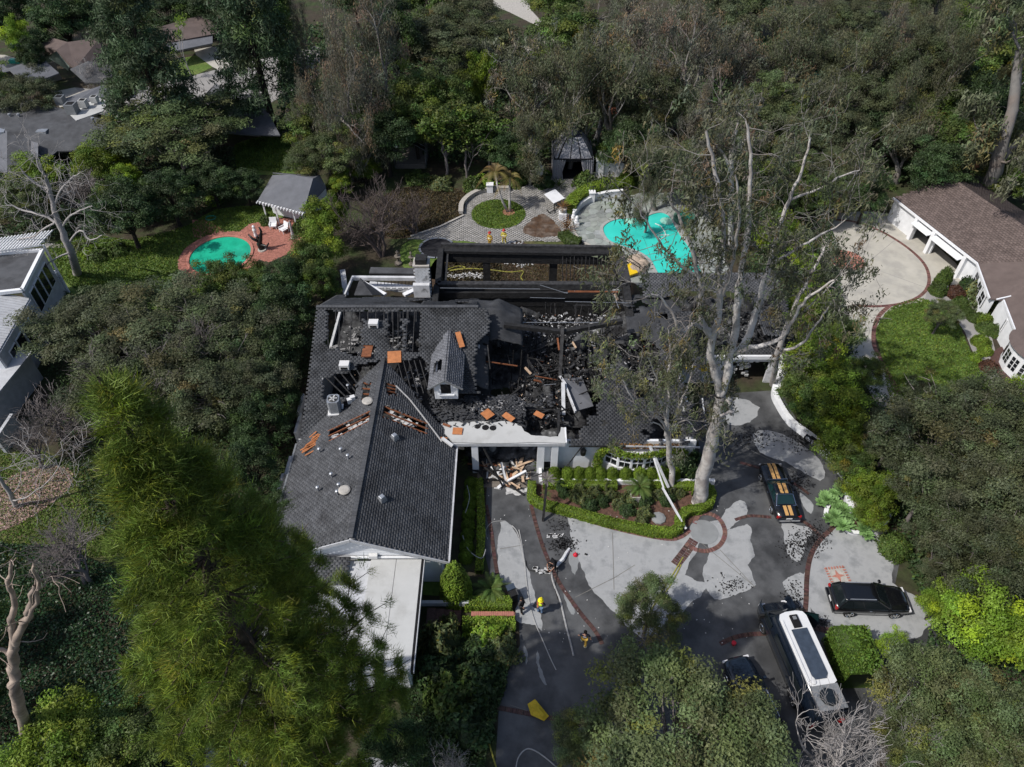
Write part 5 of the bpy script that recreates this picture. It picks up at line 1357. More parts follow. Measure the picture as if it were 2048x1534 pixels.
# fallen roof slab with pale edge
P = [GY(1128, 757, 41.0), GY(1164, 754, 41.6), GY(1187, 812, 38.6), GY(1151, 822, 38.0)]
mb = MB(); mb.quad3(*P, .12); mb.build('fallen_roof_slab', M['greyroof'], house)
for q in ((748, 652), (690, 735)):
 p = SP([q])[0]; o = MB().box((p.x, p.y, p.z+.25), (.75, .6, .45)).build('roof_vent', M['plastic_w'], house)
 MB().box((p.x, p.y-.31, p.z+.18), (.5, .03, .2)).build('vent_mouth', M['dark'], o)
p = SP([(735, 700)])[0]; MB().box((p.x, p.y+.2, p.z+.02), (.75, 2.0, .1)).build('exposed_sheathing', M['timber'], house)
P = SP([(740, 662), (766, 660), (772, 690), (742, 694)])
# vents and dishes on the wing
for q in ((790, 877), (765, 1000)):
 p = WPR([q])[0]; o = MB().lathe((p.x, p.y, p.z), [(.33, -.05), (.30, .22), (.22, .42), (.18, .44)], 4).build('skylight_vent', M['metal'], house)
for q in ((690, 985), (736, 807)):
 p = WPL([q])[0]; o = MB().lathe((p.x, p.y, p.z+.15), [(.06, -.2), (.07, 0), (.36, .10), (.40, .15), (.30, .21), (0, .23)], 18).build('roof_fan_cap', M['stone'], house)
for q in ((683, 905), (697, 918), (664, 955), (679, 976), (676, 990), (697, 778), (640, 905), (637, 982)):
 p = WPL([q])[0]; o = MB().lathe((p.x, p.y, p.z-.05), [(.06, 0), (.06, .42), (.12, .44), (.12, .52), (.02, .56)], 8).build('vent_pipe', M['metal'], house)
# air conditioner on the roof: thing standing on the roof
p = WPL([(672, 822)])[0]
ac = thing('air_conditioner', 'tall grey air conditioning unit standing on the roof of the front wing', 'air conditioner', (p.x, p.y, p.z), 0.1)
MB().box((p.x, p.y, p.z+.10), (1.1, 1.1, .12)).build('base_pad', M['plastic_w'], ac)
pr = [(.42, 0), (.42, 1.15), (.40, 1.2)]
mb = MB()
S8 = [(.44, .30), (.30, .44), (-.30, .44), (-.44, .30), (-.44, -.30), (-.30, -.44), (.30, -.44), (.44, -.30)]
mb.prism([(p.x+a, p.y+b) for a, b in S8], p.z+.16, p.z+1.35); body = mb.build('cabinet', M['metal'], ac)
for k in range(9):
 mb = MB(); mb.prism([(p.x+a*1.03, p.y+b*1.03) for a, b in S8], p.z+.25+k*.12, p.z+.29+k*.12); mb.build('louvre', M['metalgrey'], ac)
MB().lathe((p.x, p.y, p.z+1.352), [(.37, 0), (.37, .015), (0, .016)], 20).build('fan_well', M['dark'], ac)
mb = MB()
for k in range(5): a = k*2*pi/5; mb.box((p.x+cos(a)*.17, p.y+sin(a)*.17, p.z+1.385), (.3, .1, .02), a)
mb.build('fan_blade', M['plastic_w'], ac, 'stuff')
mb = MB()
for k in range(5): mb.tube([(p.x+cos(i*pi/12)*(.38-k*.07), p.y+sin(i*pi/12)*(.38-k*.07), p.z+1.42) for i in range(25)], .008, 4, False)
mb.build('fan_guard', M['metalgrey'], ac, 'stuff')
for k, q in enumerate(((700, 805), (706, 800))):
 p = WPL([q])[0]; tag(MB().box((p.x, p.y, p.z+.2), (.35, .3, .4), .4).build('junction_box', M['ductgreen'] if 0 else M['plastic_w']), ('small white box beside the roof air conditioner', 'white duct box further up the slope behind the roof air conditioner')[k], 'box')
# right rear service wing: white front
wall((14.3, 44.2), (23.0, 44.2), 0, 3.0, openings=[(4.2, 7.4, 0, 2.5)], m='dirtywhite')
MB().box((18.7, 44.0, 3.1), (8.8, .2, .35)).build('fascia', M['white'], house)
wall((23.2, 44.2), (23.2, 51.4), 0, 3.0)
MB().box((22.6, 43.4, 1.4), (.14, 1.7, 2.6)).build('open_gate_leaf', M['white'], house)
MB().box((15.8, 43.9, 1.9), (2.2, .3, .5)).build('yellow_panel', M['yellowpaint'], house)
mb = MB(); r = random.Random(6)
for i in range(40): mb.box((r.uniform(17.3, 21), 44.6+r.uniform(-.3, .2), r.uniform(.6, 2.6)), (.3, .1, .2))
mb.build('glass_brick_remains', M['foil'], house, 'stuff')
# == other buildings
def slab_roof(name, pts, m, par, th=.12):
 """planar roof polygon (3D points), thick"""
 P = [Vector(p) for p in pts]; mb = MB(); n = len(P)
 F = [tuple(range(n))]; nn = (P[1]-P[0]).cross(P[2]-P[0])
 if nn.z < 0: P = P[::-1]
 V = P + [p - Vector((0, 0, th)) for p in P]
 F = [tuple(range(n)), tuple(range(2*n-1, n-1, -1))] + [(i, n+i, n+(i+1) % n, (i+1) % n) for i in range(n)]
 mb.add(V, F); return mb.build(name, M[m], par)
def lerp(a, b, t): return Vector(a).lerp(Vector(b), t)
def course_roof(name, e0, e1, r0, r1, m, par, seed=1, tab=.36, crs=.24, keep=None, th=.08, **k):
 """shingle courses on the quad e0-e1 (eave) to r0-r1 (ridge)"""
 e0, e1, r0, r1 = map(Vector, (e0, e1, r0, r1)); U = (e1-e0).normalized(); N = (e1-e0).cross(r0-e0).normalized()
 S = N.cross(U).normalized()
 if S.dot(r0-e0) < 0: S = -S
 us = [(p-e0).dot(U) for p in (e0, e1, r0, r1)]; vs = [(p-e0).dot(S) for p in (r0, r1)]
 u0 = min(us); O = e0 + U*u0
 poly = [(p.x, p.y) for p in (e0, e1, r1, r0)]
 kk = lambda X, Y: inpoly(X, Y, poly)
 return shingles(name, tuple(O), tuple(U), tuple(S), max(us)-u0, max(vs), par, m, tab, crs, keep=kk, seed=seed, th=th, **k)
# ---- neighbour house on the right
c = (44, 60, 0)
nh = thing('neighbour_house', 'long low white house with brown shingle roof and open garage bays at the right', 'house', c)
A = Vector((41.6, 69.9, 2.75)); B = Vector((45.2, 57.8, 2.75)); Rg1 = Vector((46.9, 70.0, 5.2)); Rg2 = Vector((51.4, 55.0, 5.2))
course_roof('shingles', A, B, Rg1, Rg2, 'brownroof', nh, 1)
A2 = Vector((52.5, 73.2, 2.75)); B2 = Vector((58.5, 55, 2.75))
course_roof('shingles', A2, B2, Rg1, Rg2, 'brownroof', nh, 2)
C = Vector((43.85, 52.3, 2.75)); D = Vector((45.0, 52.0, 2.75)); E = Vector((44.0, 47.9, 2.75))
Rg3 = Vector((51.2, 46, 5.2))
slab_roof('roof', [B, Rg2, Rg3, D, C], 'brownroof', nh)
slab_roof('roof', [D+Vector((0, 0, -.0)), Rg3+Vector((0, 0, -.01)), (50, 40, 4.9), E], 'brownroof', nh)
bayc = Vector((45.6, 45.6, 0))
BP = [bayc + Vector((cos(radians(a))*2.9, sin(radians(a))*2.9, 2.75)) for a in range(110, 270, 12)]
mb = MB(); mb.add([tuple(p) for p in BP] + [(50, 45, 4.8)], [(i, i+1, len(BP)) for i in range(len(BP)-1)]); mb.build('bay_roof', M['brownroof'], nh)
d = (B-A).normalized(); ang = math.atan2(d.y, d.x); inn = Vector((-d.y, d.x, 0)) # towards +X?
if inn.x < 0: inn = -inn
Aw = A + inn*.45; Bw = B + inn*.45; L = (Bw-Aw).length
wall((Aw.x, Aw.y), (Bw.x, Bw.y), 0, 2.75, par=nh, openings=[(4.1, 6.4, 0, 2.3), (7.0, 10.9, 0, 2.3)])
MB().bar(A+Vector((0, 0, -.02)), B+Vector((0, 0, -.02)), .12, .22).build('fascia', M['white'], nh)
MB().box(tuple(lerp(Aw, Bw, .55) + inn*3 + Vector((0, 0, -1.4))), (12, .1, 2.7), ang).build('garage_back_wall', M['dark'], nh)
for t0, t1 in ((4.0, 6.5), (6.9, 11.0)):
 p = Aw + d*t0; q = Aw + d*t1; o = -inn
 mb = MB(); mb.quad3(p+o*.1+Vector((0, 0, -.5)), q+o*.1+Vector((0, 0, -.5)), q+o*1.0+Vector((0, 0, -.62)), p+o*1.0+Vector((0, 0, -.62)), .08); mb.build('garage_door', M['white'], nh)
for t in (6.7, 4.0, 11.2):
 p = Aw + d*t - inn*.3; MB().box((p.x, p.y, 1.3), (.4, .4, 2.6), ang).build('pillar', M['white'], nh)
MB().box((Aw.x+1.2, Aw.y+.05, 1.35), (2.6, .2, 2.7), ang+pi/2).build('wall', M['whitewall'], nh)
def win_wall(a, b, ins, par, n, z0=.9, z1=2.2, m='glass'):
 d = (Vector(b)-Vector(a)); L = d.length; d.normalize(); ang = math.atan2(d.y, d.x); nn = Vector((d.y, -d.x, 0))
 if nn.x > 0: nn = -nn
 for i in range(n):
  c = Vector(a) + d*L*(i+.5)/n + nn*.12
  w = L/n*.72
  f = MB().box((c.x, c.y, (z0+z1)/2), (w, .08, z1-z0), ang).build('window', M['white'], par)
  for k in range(2):
   for j in range(2):
    p = c + nn*.05 + d*(k-.5)*w*.46
    MB().box((p.x, p.y, z0+(z1-z0)*(.28+.46*j)), (w*.38, .03, (z1-z0)*.38), ang).build('pane', M[m], f)
Bb = B+inn*.4; Cb = C+Vector((.5, 0, 0)); Db = D+Vector((.4, 0, 0)); Eb = E+Vector((.5, 0, 0))
wall((Bb.x, Bb.y), (Cb.x, Cb.y), 0, 2.7, par=nh); win_wall((Bb.x, Bb.y-.4, 0), (Cb.x, Cb.y+.8, 0), 0, nh, 3)
wall((Cb.x+.7, Cb.y), (Eb.x, Eb.y), 0, 2.7, par=nh); win_wall((Db.x+.1, Db.y-.8, 0), (Eb.x, Eb.y+1.6, 0), 0, nh, 1)
for s in (0, 1):
 MB().bar(B if not s else D, C if not s else E, .12, .22).build('fascia', M['white'], nh)
for i, a in enumerate(range(110, 258, 24)):
 p = bayc + Vector((cos(radians(a)), sin(radians(a)), 0))*2.5; q = bayc + Vector((cos(radians(a+24)), sin(radians(a+24)), 0))*2.5
 c = (p+q)/2; dd = (q-p).normalized(); an = math.atan2(dd.y, dd.x); LL = (q-p).length
 w_ = MB().box((c.x, c.y, 1.35), (LL+.05, .15, 2.7), an).build('bay_wall', M['white'], nh)
 nn = (c-bayc).normalized()
 for k in range(2):
  for j in range(3):
   pp = c + nn*.09 + dd*(k-.5)*.42; MB().box((pp.x, pp.y, .95+j*.42), (.32, .04, .34), an).build('pane', M['glass'], w_)
MB().lathe((bayc.x, bayc.y, 0), [(3.2, 0), (3.2, .16), (2.6, .17)], 32).build('bay_step', M['brick_wet'], nh)
MB().bar(D+Vector((-.6, .1, .05)), D+Vector((1.6, .5, .35)), .12, .1).build('barge_board', M['white'], nh)
MB().quad3((53.2, 57.5, 4.7), (54.3, 57.2, 4.7), (53.8, 58.6, 5.4), (53.7, 58.5, 5.4), .05).build('roof_gablet', M['greyroof'], nh)
set_ = None
# ---- pool house
ph = thing('pool_house', 'small white pool house with grey hipped roof and pergola rafters beside the oval pool', 'pool house', (-21, 60, 0))
E0 = G(516, 400, 2.7); E1 = G(607, 424, 2.7); T0 = G(548, 350, 2.9+1.3); T1 = G(632, 362, 4.2); E2 = G(654, 372, 2.9);
E3 = Vector((E1.x+2.2, E1.y+4.4, 2.7)); E4 = Vector((E0.x+1.6, E0.y+6.4, 2.7))
rdg0 = lerp(E0, E1, .28)+Vector((1.2, 3.6, 1.5)); rdg1 = lerp(E0, E1, .80)+Vector((1.6, 3.2, 1.5))
rdg0 = G(583, 349, 4.3); rdg1 = G(626, 357, 4.3)
slab_roof('roof', [E0, E1, rdg1, rdg0], 'greyroof', ph); slab_roof('roof', [E1, G(652, 374, 2.7), rdg1], 'greyroof', ph)
slab_roof('roof', [E0, rdg0, G(545, 350, 2.7)], 'greyroof', ph); slab_roof('roof', [rdg0, rdg1, G(652, 374, 2.7), G(640, 350, 2.7), G(545, 345, 2.7)], 'greyroof', ph)
W0 = G(545, 434); W1 = G(600, 452)
wall((W0.x, W0.y+.8), (W1.x, W1.y+1.2), 0, 2.6, par=ph); wall((W1.x, W1.y+1.2), (W1.x+2.3, W1.y+4.6), 0, 2.6, par=ph); wall((W0.x, W0.y+.8), (W0.x+.6, W0.y+5), 0, 2.6, par=ph)
for t in (0.05, .32, .72, .98):
 p = lerp(E0, E1, t); MB().box((p.x+.15, p.y+.1, 1.3), (.14, .14, 2.6)).build('post', M['white'], ph)
for i in range(16):
 p = lerp(E0, E1, i/15); MB().bar(p+Vector((-.1, -.45, -.12)), p+Vector((.2, .9, -.05)), .07, .12).build('rafter_tail', M['white'], ph)
MB().bar(E0+Vector((0, 0, -.2)), E1+Vector((0, 0, -.2)), .12, .16).build('beam', M['white'], ph)
# ---- striped tent pavilion
tc = G(1144, 352); tz = 0
tent = thing('tent_pavilion', 'grey striped canvas pavilion with scalloped dark trim, parted curtains and a small navy top', 'tent', (tc.x, tc.y, 0))
tx = tc.x; ty = tc.y + 1.6; hw = 2.35
def sq(r, z, n=32, rnd=.0):
 out = []
 for i in range(n):
  a = 2*pi*i/n + pi/4; k = 1/max(abs(cos(a)), abs(sin(a))); k = 1 + (k-1)*(.75)
  out.append((tx+cos(a)*r*k, ty+sin(a)*r*k, z))
 return out
def tentgore(ri, z0, r2, z2, m0, name):
 """alternate stripes, two meshes"""
 n = 96; lo = sq(ri, z0, n); hi = sq(r2, z2, n); md = sq(ri*.62+r2*.38-.12, z0*.45+z2*.55, n)
 for k, mm in ((0, m0), (1, 'tentblack')):
  mb = MB()
  for i in range(k, n, 2) if k == 0 else range(1, n, 8):
   j = (i+1) % n; mb.add([lo[i], lo[j], md[j], md[i]], [(0, 1, 2, 3)]); mb.add([md[i], md[j], hi[j], hi[i]], [(0, 1, 2, 3)])
  if k == 0:
   for i in [q for q in range(3, n, 2) if q % 8 != 1]:
    j = (i+1) % n; mb.add([lo[i], lo[j], md[j], md[i]], [(0, 1, 2, 3)]); mb.add([md[i], md[j], hi[j], hi[i]], [(0, 1, 2, 3)])
  mb.build(name, M[mm], tent, 'stuff')
tentgore(hw, 2.6, .95, 4.7, 'tentgrey', 'canvas_roof')
MB().loft([sq(1.0, 4.65, 24), sq(.85, 4.85, 24), sq(.35, 5.4, 24), sq(.05, 5.8, 24)]).build('canvas_top', M['tentnavy'], tent)
MB().lathe((tx, ty, 5.75), [(.05, 0), (.12, .15), (.03, .35), (.01, .6)], 8).build('finial', M['bronze'], tent)
mb = MB(); s0 = sq(hw+.03, 2.65, 64); s1 = sq(hw+.05, 2.35, 64)
for i in range(64):
 j = (i+1) % 64; mid = [(a+b)/2 for a, b in zip(s1[i], s1[j])]; mid[2] -= .12
 mb.add([s0[i], s0[j], s1[j], mid, s1[i]], [(0, 4, 3, 2, 1)])
mb.build('scalloped_valance', M['tentblack'], tent)
for s in (-1, 1):   # side curtains, parted
 mb = MB(); n = 18
 for i in range(n):
  x0 = s*(hw*1.02 - i*(1.55/n)); x1 = s*(hw*1.02 - (i+1)*(1.55/n)); w0 = .06*sin(i*2.2); w1 = .06*sin((i+1)*2.2)
  pinch0 = s*.35*(i/n)**2; pinch1 = s*.35*((i+1)/n)**2
  mb.add([(tx+x0, ty-hw+w0, 2.5), (tx+x1, ty-hw+w1, 2.5), (tx+x1+pinch1*1.2, ty-hw+w1, .9), (tx+x0+pinch0*1.2, ty-hw+w0, .9), (tx+x1+pinch1*.8, ty-hw+w1, 0), (tx+x0+pinch0*.8, ty-hw+w0, 0)], [(0, 1, 2, 3), (3, 2, 4, 5)])
 mb.build('curtain', M['tentgrey'], tent)
 MB().box((tx+s*hw, ty, 1.3), (.06, hw*2, 2.6)).build('side_panel', M['tentgrey'], tent)
MB().box((tx, ty+hw, 1.3), (hw*2, .06, 2.6)).build('back_panel', M['tentblack'], tent)
MB().box((tx, ty-.1, .03), (hw*1.9, hw*1.9, .03)).build('floor', M['dark'], tent)
MB().box((tx, ty-hw-.05, 2.62), (2.6, .12, .12)).build('rolled_blind', M['tentblack'], tent)
# ---- white garden walls with urns beside the tent
def urn(p, label, s=1.):
 t = thing('urn', label, 'urn', p); MB().lathe(p, [(.16*s, 0), (.18*s, .04), (.08*s, .12), (.22*s, .32), (.26*s, .5), (.2*s, .62), (.24*s, .66), (.1*s, .78), (.04*s, .9)], 14).build('urn_body', M['stone'], t); return t
gw = thing('garden_wall', 'white rendered garden wall with taller pier to the right of the tent', 'garden wall', G(1215, 352))
a = G(1192, 353); b = G(1250, 352)
MB().box((a.x+.35, a.y, 1.1), (.9, .7, 2.2)).build('pier', M['white'], gw); MB().box((a.x+.35, a.y, 2.25), (1.05, .85, .14)).build('cap', M['white'], gw)
MB().box(((a.x+b.x)/2+.4, a.y+.1, .85), ((b.x-a.x), .4, 1.7)).build('wall_panel', M['whitewall'], gw); MB().box(((a.x+b.x)/2+.4, a.y+.1, 1.75), ((b.x-a.x)+.1, .55, .12)).build('cap', M['white'], gw)
urn((a.x+.35, a.y, 2.32), 'pale stone urn on the white wall pier right of the tent')
a = G(1078, 366); gw = thing('garden_wall', 'short white wall pier half hidden by shrubs to the left of the tent', 'garden wall', (a.x, a.y, 0))
MB().box((a.x, a.y, .95), (.8, .7, 1.9)).build('pier', M['white'], gw); MB().box((a.x, a.y, 1.95), (1.0, .85, .14)).build('cap', M['white'], gw)
urn((a.x, a.y, 2.02), 'grey stone urn on the pier left of the tent')
# low curved retaining wall of plaza and its pier
def path_wall(name, label, pts, w, h, m='stone', cat='low wall', z0=0., cap=True, px=True, smooth=5):
 P = [G(*p) for p in pts] if px else [Vector(p) for p in pts]
 P = [Vector((p.x, p.y, 0)) for p in P]; P = smooth_poly(P, smooth, False) if smooth else P
 t = thing(name, label, cat, P[0]); L_, R_ = band(P, w); mb = MB(); cp = MB()
 for i in range(len(P)-1):
  q = [L_[i], R_[i], R_[i+1], L_[i+1]]
  mb.prism([(v.x, v.y) for v in q], z0, h-.06)
 L_, R_ = band(P, w+.08)
 for i in range(len(P)-1):
  cp.prism([(v.x, v.y) for v in (L_[i], R_[i], R_[i+1], L_[i+1])], h-.06, h)
 mb.build('wall_body', M[m], t); cp.build('coping', M[m], t); return t
path_wall('low_wall', 'low curved grey stone wall along the upper left of the round lawn', [(922, 430), (925, 410), (945, 392), (975, 382), (1020, 381)], .45, .5)
a = G(980, 384); pr = thing('wall_pier', 'small square white pier set in the low curved wall above the palm lawn', 'pier', (a.x, a.y, 0))
MB().box((a.x, a.y, .5), (.7, .6, 1.0)).build('pier_block', M['white'], pr); MB().box((a.x, a.y, 1.03), (.85, .75, .1)).build('cap', M['white'], pr)
path_wall('kerb_wall', 'thin pale kerb along the upper edge of the paved plaza', [(822, 474), (880, 455), (928, 432)], .15, .18, smooth=0)
path_wall('pool_terrace_wall', 'curved white retaining wall at the upper left of the pool terrace', [(1148, 432), (1162, 415), (1185, 402), (1215, 394), (1245, 391)], .35, .75, 'whitewall')
path_wall('pool_kerb', 'pale curved kerb between the plaza and the lower left of the pool terrace', [(1142, 445), (1150, 468), (1165, 485), (1195, 500)], .15, .2)
a = G(1183, 403); pr = thing('wall_pier', 'square white pier standing halfway along the curved pool terrace wall', 'pier', (a.x, a.y, 0))
MB().box((a.x, a.y, .6), (.6, .6, 1.2)).build('pier_block', M['white'], pr); MB().box((a.x, a.y, 1.24), (.75, .75, .1)).build('cap', M['white'], pr)
hedge('hedge', 'curved clipped hedge on top of the pool terrace wall', smooth_poly([Vector((p.x, p.y, 0)) for p in GP([(1138, 428), (1150, 410), (1175, 394), (1205, 384), (1240, 379)])], 4, False), 1.5, 1.25, 'leaf_box', 5)
hedge('hedge', 'low clipped shrub strip at the lower left edge of the pool terrace', smooth_poly([Vector((p.x, p.y, 0)) for p in GP([(1125, 472), (1140, 486), (1160, 492)])], 3, False), 1.3, .7, 'leaf_mid', 6)
hedge('hedge', 'tall loose hedge right behind the white wall beside the tent', [Vector((p.x, p.y, 0)) for p in GP([(1195, 345), (1265, 340)])], 2.2, 2.6, 'leaf_mid', 7, lump=.3)
a = G(1220, 375); tag(MB().box((a.x, a.y, .35), (2.8, 1.0, .12)).box((a.x-1.1, a.y, .15), (.2, .8, .3)).box((a.x+1.1, a.y, .15), (.2, .8, .3)).build('stone_bench', M['white']), 'long white stone bench in front of the white wall right of the tent', 'bench')
# white tilted parasol/table top and pedestal planters
a = G(1108, 412); tb = thing('garden_table', 'white square tabletop tilted on a dark curved base beside the potted palm', 'table', (a.x, a.y, 0))
mb = MB(); mb.box((a.x, a.y, 1.25), (1.7, 1.7, .06), M=Matrix.Rotation(.7, 3, 'Z') @ Matrix.Rotation(.25, 3, 'X')); mb.build('tabletop', M['white'], tb)
mb = MB(); mb.tube([(a.x-.9, a.y-1.6, .5), (a.x-.6, a.y-1.7, .15), (a.x-.1, a.y-1.5, .35), (a.x, a.y-1.2, .1), (a.x, a.y-.4, .6), (a.x, a.y, 1.2)], .07, 6); mb.build('curved_base', M['bronze'], tb)
def pedestal(px, py, key, label, h=.9, s=1.):
 p = G(px, py); t = thing('planter', label[0], 'planter', p)
 MB().box((p.x, p.y, h/2), (.85, .85, h)).build('pedestal', M['white'], t)
 mb = MB(); mb.lathe((p.x, p.y, h), [(.25, 0), (.28, .05), (.34, .2), (.42, .45), (.46, .5), (.40, .52)], 16); mb.build('pot', M['stone'], t)
 tm, cm = PROTO[key]; o = link('spiky_plant', cm); o.location = (p.x, p.y, h+.5); o.scale = (s, s, s); tag(o, label[1], 'plant')
pedestal(1125, 437, 'spiky', ('white pedestal with round stone pot beside the tilted white table', 'orange-tipped spiky palm in the round stone pot on the pedestal'), .8, 1.15)
p = G(1134, 462); o = plant('spiky', 'spiky_plant', 'large orange-brown spiky rosette plant at the edge of the mud stain', 'plant', (p.x, p.y, .35), 1.7)
for k, (q, lb) in enumerate((((1147, 440), 'pale stone lion figure on the left of the two at the pool terrace wall end'), ((1153, 450), 'pale stone figure lower down at the end of the pool terrace wall'))):
 p = G(*q); t = thing('garden_statue', lb, 'statue', p)
 MB().box((p.x, p.y, .2), (.55, .55, .4)).build('base', M['white'], t)
 MB().lathe((p.x, p.y, .4), [(.2, 0), (.24, .2), (.16, .45), (.2, .55), (.14, .7), (.05, .78)], 12).build('figure', M['white'], t)
# ---- trampoline disc left of the hall
p = G(874, 497); tr = thing('trampoline', 'round black trampoline with pale rim sunk in the lawn left of the charred hall', 'trampoline', p)
MB().lathe((p.x, p.y, 0), [(1.75, 0), (1.75, .10), (0, .101)], 30).build('mat', M['tentblack'], tr)
mb = MB(); n = 12
for k in range(n):
 a0 = 2*pi*k/n + .04; a1 = 2*pi*(k+1)/n - .04; V = []
 for a in np.linspace(a0, a1, 4): V += [(p.x+cos(a)*1.72, p.y+sin(a)*1.72, .13), (p.x+cos(a)*1.95, p.y+sin(a)*1.95, .13)]
 MB().add(V, [(0, 1, 3, 2), (2, 3, 5, 4), (4, 5, 7, 6)]).build('rim_pad', M['metal'], tr)
# ---- pond ornaments behind the white porch
for q, lb, s in (((797, 528), 'weathered stone fountain figure beside the bare tree', .8), ((824, 530), 'pale stone urn fountain behind the white porch', .65)):
 p = G(*q); t = thing('stone_ornament', lb, 'garden ornament', p)
 MB().lathe(p, [(.5*s, 0), (.5*s, .2), (.15*s, .4), (.18*s, .8), (.45*s, 1.0), (.2*s, 1.05), (.1*s, 1.4), (.22*s, 1.5), (.06*s, 1.65)], 14).build('basin', M['mortar'], t)
# ---- glass greenhouse among trees
p = G(822, 335); gh = thing('greenhouse', 'small derelict glass greenhouse in the shade behind the bare tree', 'greenhouse', (p.x, p.y, 0))
gx, gy_ = p.x, p.y+2
for s in (-1, 1):
 for k in range(6):
  MB().bar((gx+s*1.9, gy_-2.2+k*.9, 2.4), (gx, gy_-2.2+k*.9, 3.5), .05).build('glazing_bar', M['metalgrey'], gh)
  MB().bar((gx+s*1.9, gy_-2.2+k*.9, 0), (gx+s*1.9, gy_-2.2+k*.9, 2.4), .05).build('glazing_bar', M['metalgrey'], gh)
  if k < 5: MB().quad3((gx+s*1.88, gy_-2.15+k*.9, 2.4), (gx+s*1.88, gy_-1.35+k*.9, 2.4), (gx, gy_-1.35+k*.9, 3.48), (gx, gy_-2.15+k*.9, 3.48), .01).build('pane', M['autoglass'], gh)
MB().bar((gx, gy_-2.3, 3.52), (gx, gy_+2.4, 3.52), .08).build('ridge_bar', M['metal'], gh)
MB().box((gx, gy_, .3), (3.6, 4.6, .6)).build('plinth', M['mortar'], gh)
# ---- left white house
lh = thing('white_house', 'tall white sided house with flat grey roof and dark windows at the left edge', 'house', (-46, 50, 0))
def zG(px, py, z): return G(px, py, z)
ZL = 5.2
q0 = zG(86, 502, ZL); q1 = zG(46, 582, ZL); q2 = zG(-40, 592, ZL); q3 = zG(-40, 512, ZL)
mb = MB(); mb.prism([(v.x, v.y) for v in (q0, q1, q2, q3)], ZL-.2, ZL); mb.build('flat_roof', M['shingle'], lh)
for a, b in ((q0, q1), (q1, q2), (q0, q3)): MB().bar(a+Vector((0, 0, .1)), b+Vector((0, 0, .1)), .3, .3).build('parapet', M['white'], lh)
b0 = zG(116, 562, 1.0); b1 = q1 + (b0-q0)*.9;
wall((q0.x-.1, q0.y), (q1.x-.1, q1.y), 0, ZL-.2, par=lh, m='fascia')
dv = (q1-q0); dv.z = 0; L = dv.length; dv.normalize(); ang = math.atan2(dv.y, dv.x); outn = Vector((-dv.y, dv.x, 0)); outn = outn if outn.x > 0 else -outn
for i in range(4):
 c = q0 + dv*(L*(.22+.2*i)) + outn*.06; f = MB().box((c.x, c.y, 3.4), (L*.17, .1, 2.3), ang).build('window', M['white'], lh)
 c = c + outn*.06; MB().box((c.x, c.y, 3.4), (L*.15, .04, 2.1), ang).build('pane', M['glass'], f)
q4 = zG(62, 600, 4.2); q5 = zG(12, 748, 4.2)
wall((q1.x+.3, q1.y-.2), (q1.x+1.1, q1.y-7.4), 0, 4.4, par=lh, m='fascia')
w0 = Vector((q1.x+.3, q1.y-.2, 0)); w1 = Vector((q1.x+1.1, q1.y-7.4, 0)); dv = (w1-w0); L = dv.length; dv.normalize(); ang = math.atan2(dv.y, dv.x)
for i in range(4):
 c = w0 + dv*(L*(.16+.2*i)) + outn*.12; f = MB().box((c.x, c.y, 2.6), (L*.17, .1, 2.2), ang).build('window', M['white'], lh)
 c = c + outn*.06; MB().box((c.x, c.y, 2.6), (L*.15, .04, 2.0), ang).build('pane', M['glass'], f)
P = [(w0.x, w0.y, 4.5), (w1.x, w1.y, 4.5), (w1.x-9, w1.y-.5, 6.8), (w0.x-9, w0.y, 6.8)]
slab_roof('roof', P, 'fascia', lh); wall((w1.x, w1.y), (w1.x-12, w1.y-1), 0, 4.4, par=lh)
for i in range(24):
 t = i/23; a = lerp(P[0], P[1], t); b = lerp(P[3], P[2], t); a.z += .03; b.z += .03
 MB().bar(a, b, .05, .04).build('roof_batten', M['fascia'], lh)
# lattice pergola on top
t0 = zG(-10, 497, 5.6); t1 = zG(92, 482, 5.6)
for k in range(4): MB().bar(t0+Vector((0, k*.6-.8, .1)), t1+Vector((0, k*.6-.8, .1)), .12, .14).build('pergola_beam', M['white'], lh)
for k in range(16):
 p = lerp(t0, t1, k/15); MB().bar(p+Vector((-.1, -1.1, .28)), p+Vector((.1, 1.4, .28)), .09, .10).build('pergola_slat', M['white'], lh)
for p in (t1, lerp(t0, t1, .55)): MB().box((p.x, p.y-.6, 2.8), (.16, .16, 5.6)).build('post', M['white'], lh)
p0 = G(118, 590); MB().box((p0.x, p0.y, 1.2), (1.3, 1.6, 2.4)).build('side_bay', M['whitewall'], lh)
wl = thing('white_outbuilding', 'plain white walled outbuilding low at the left edge below the white house', 'building', G(0, 800))
a = G(8, 870); b = G(58, 800)
MB().box((a.x-2.6, a.y+3, 1.4), (5, 7.5, 2.8), -.08).build('wall', M['fascia'], wl); MB().box((a.x-2.6, a.y+3, 2.9), (5.6, 8.1, .18), -.08).build('roof', M['fascia'], wl)
a = G(14, 905); tag(MB().box((a.x, a.y+1.2, .9), (.25, 2.6, 1.8)).build('fence_panel', M['fascia']), 'pale vertical fence panel near the mulch bed at the left edge', 'fence')
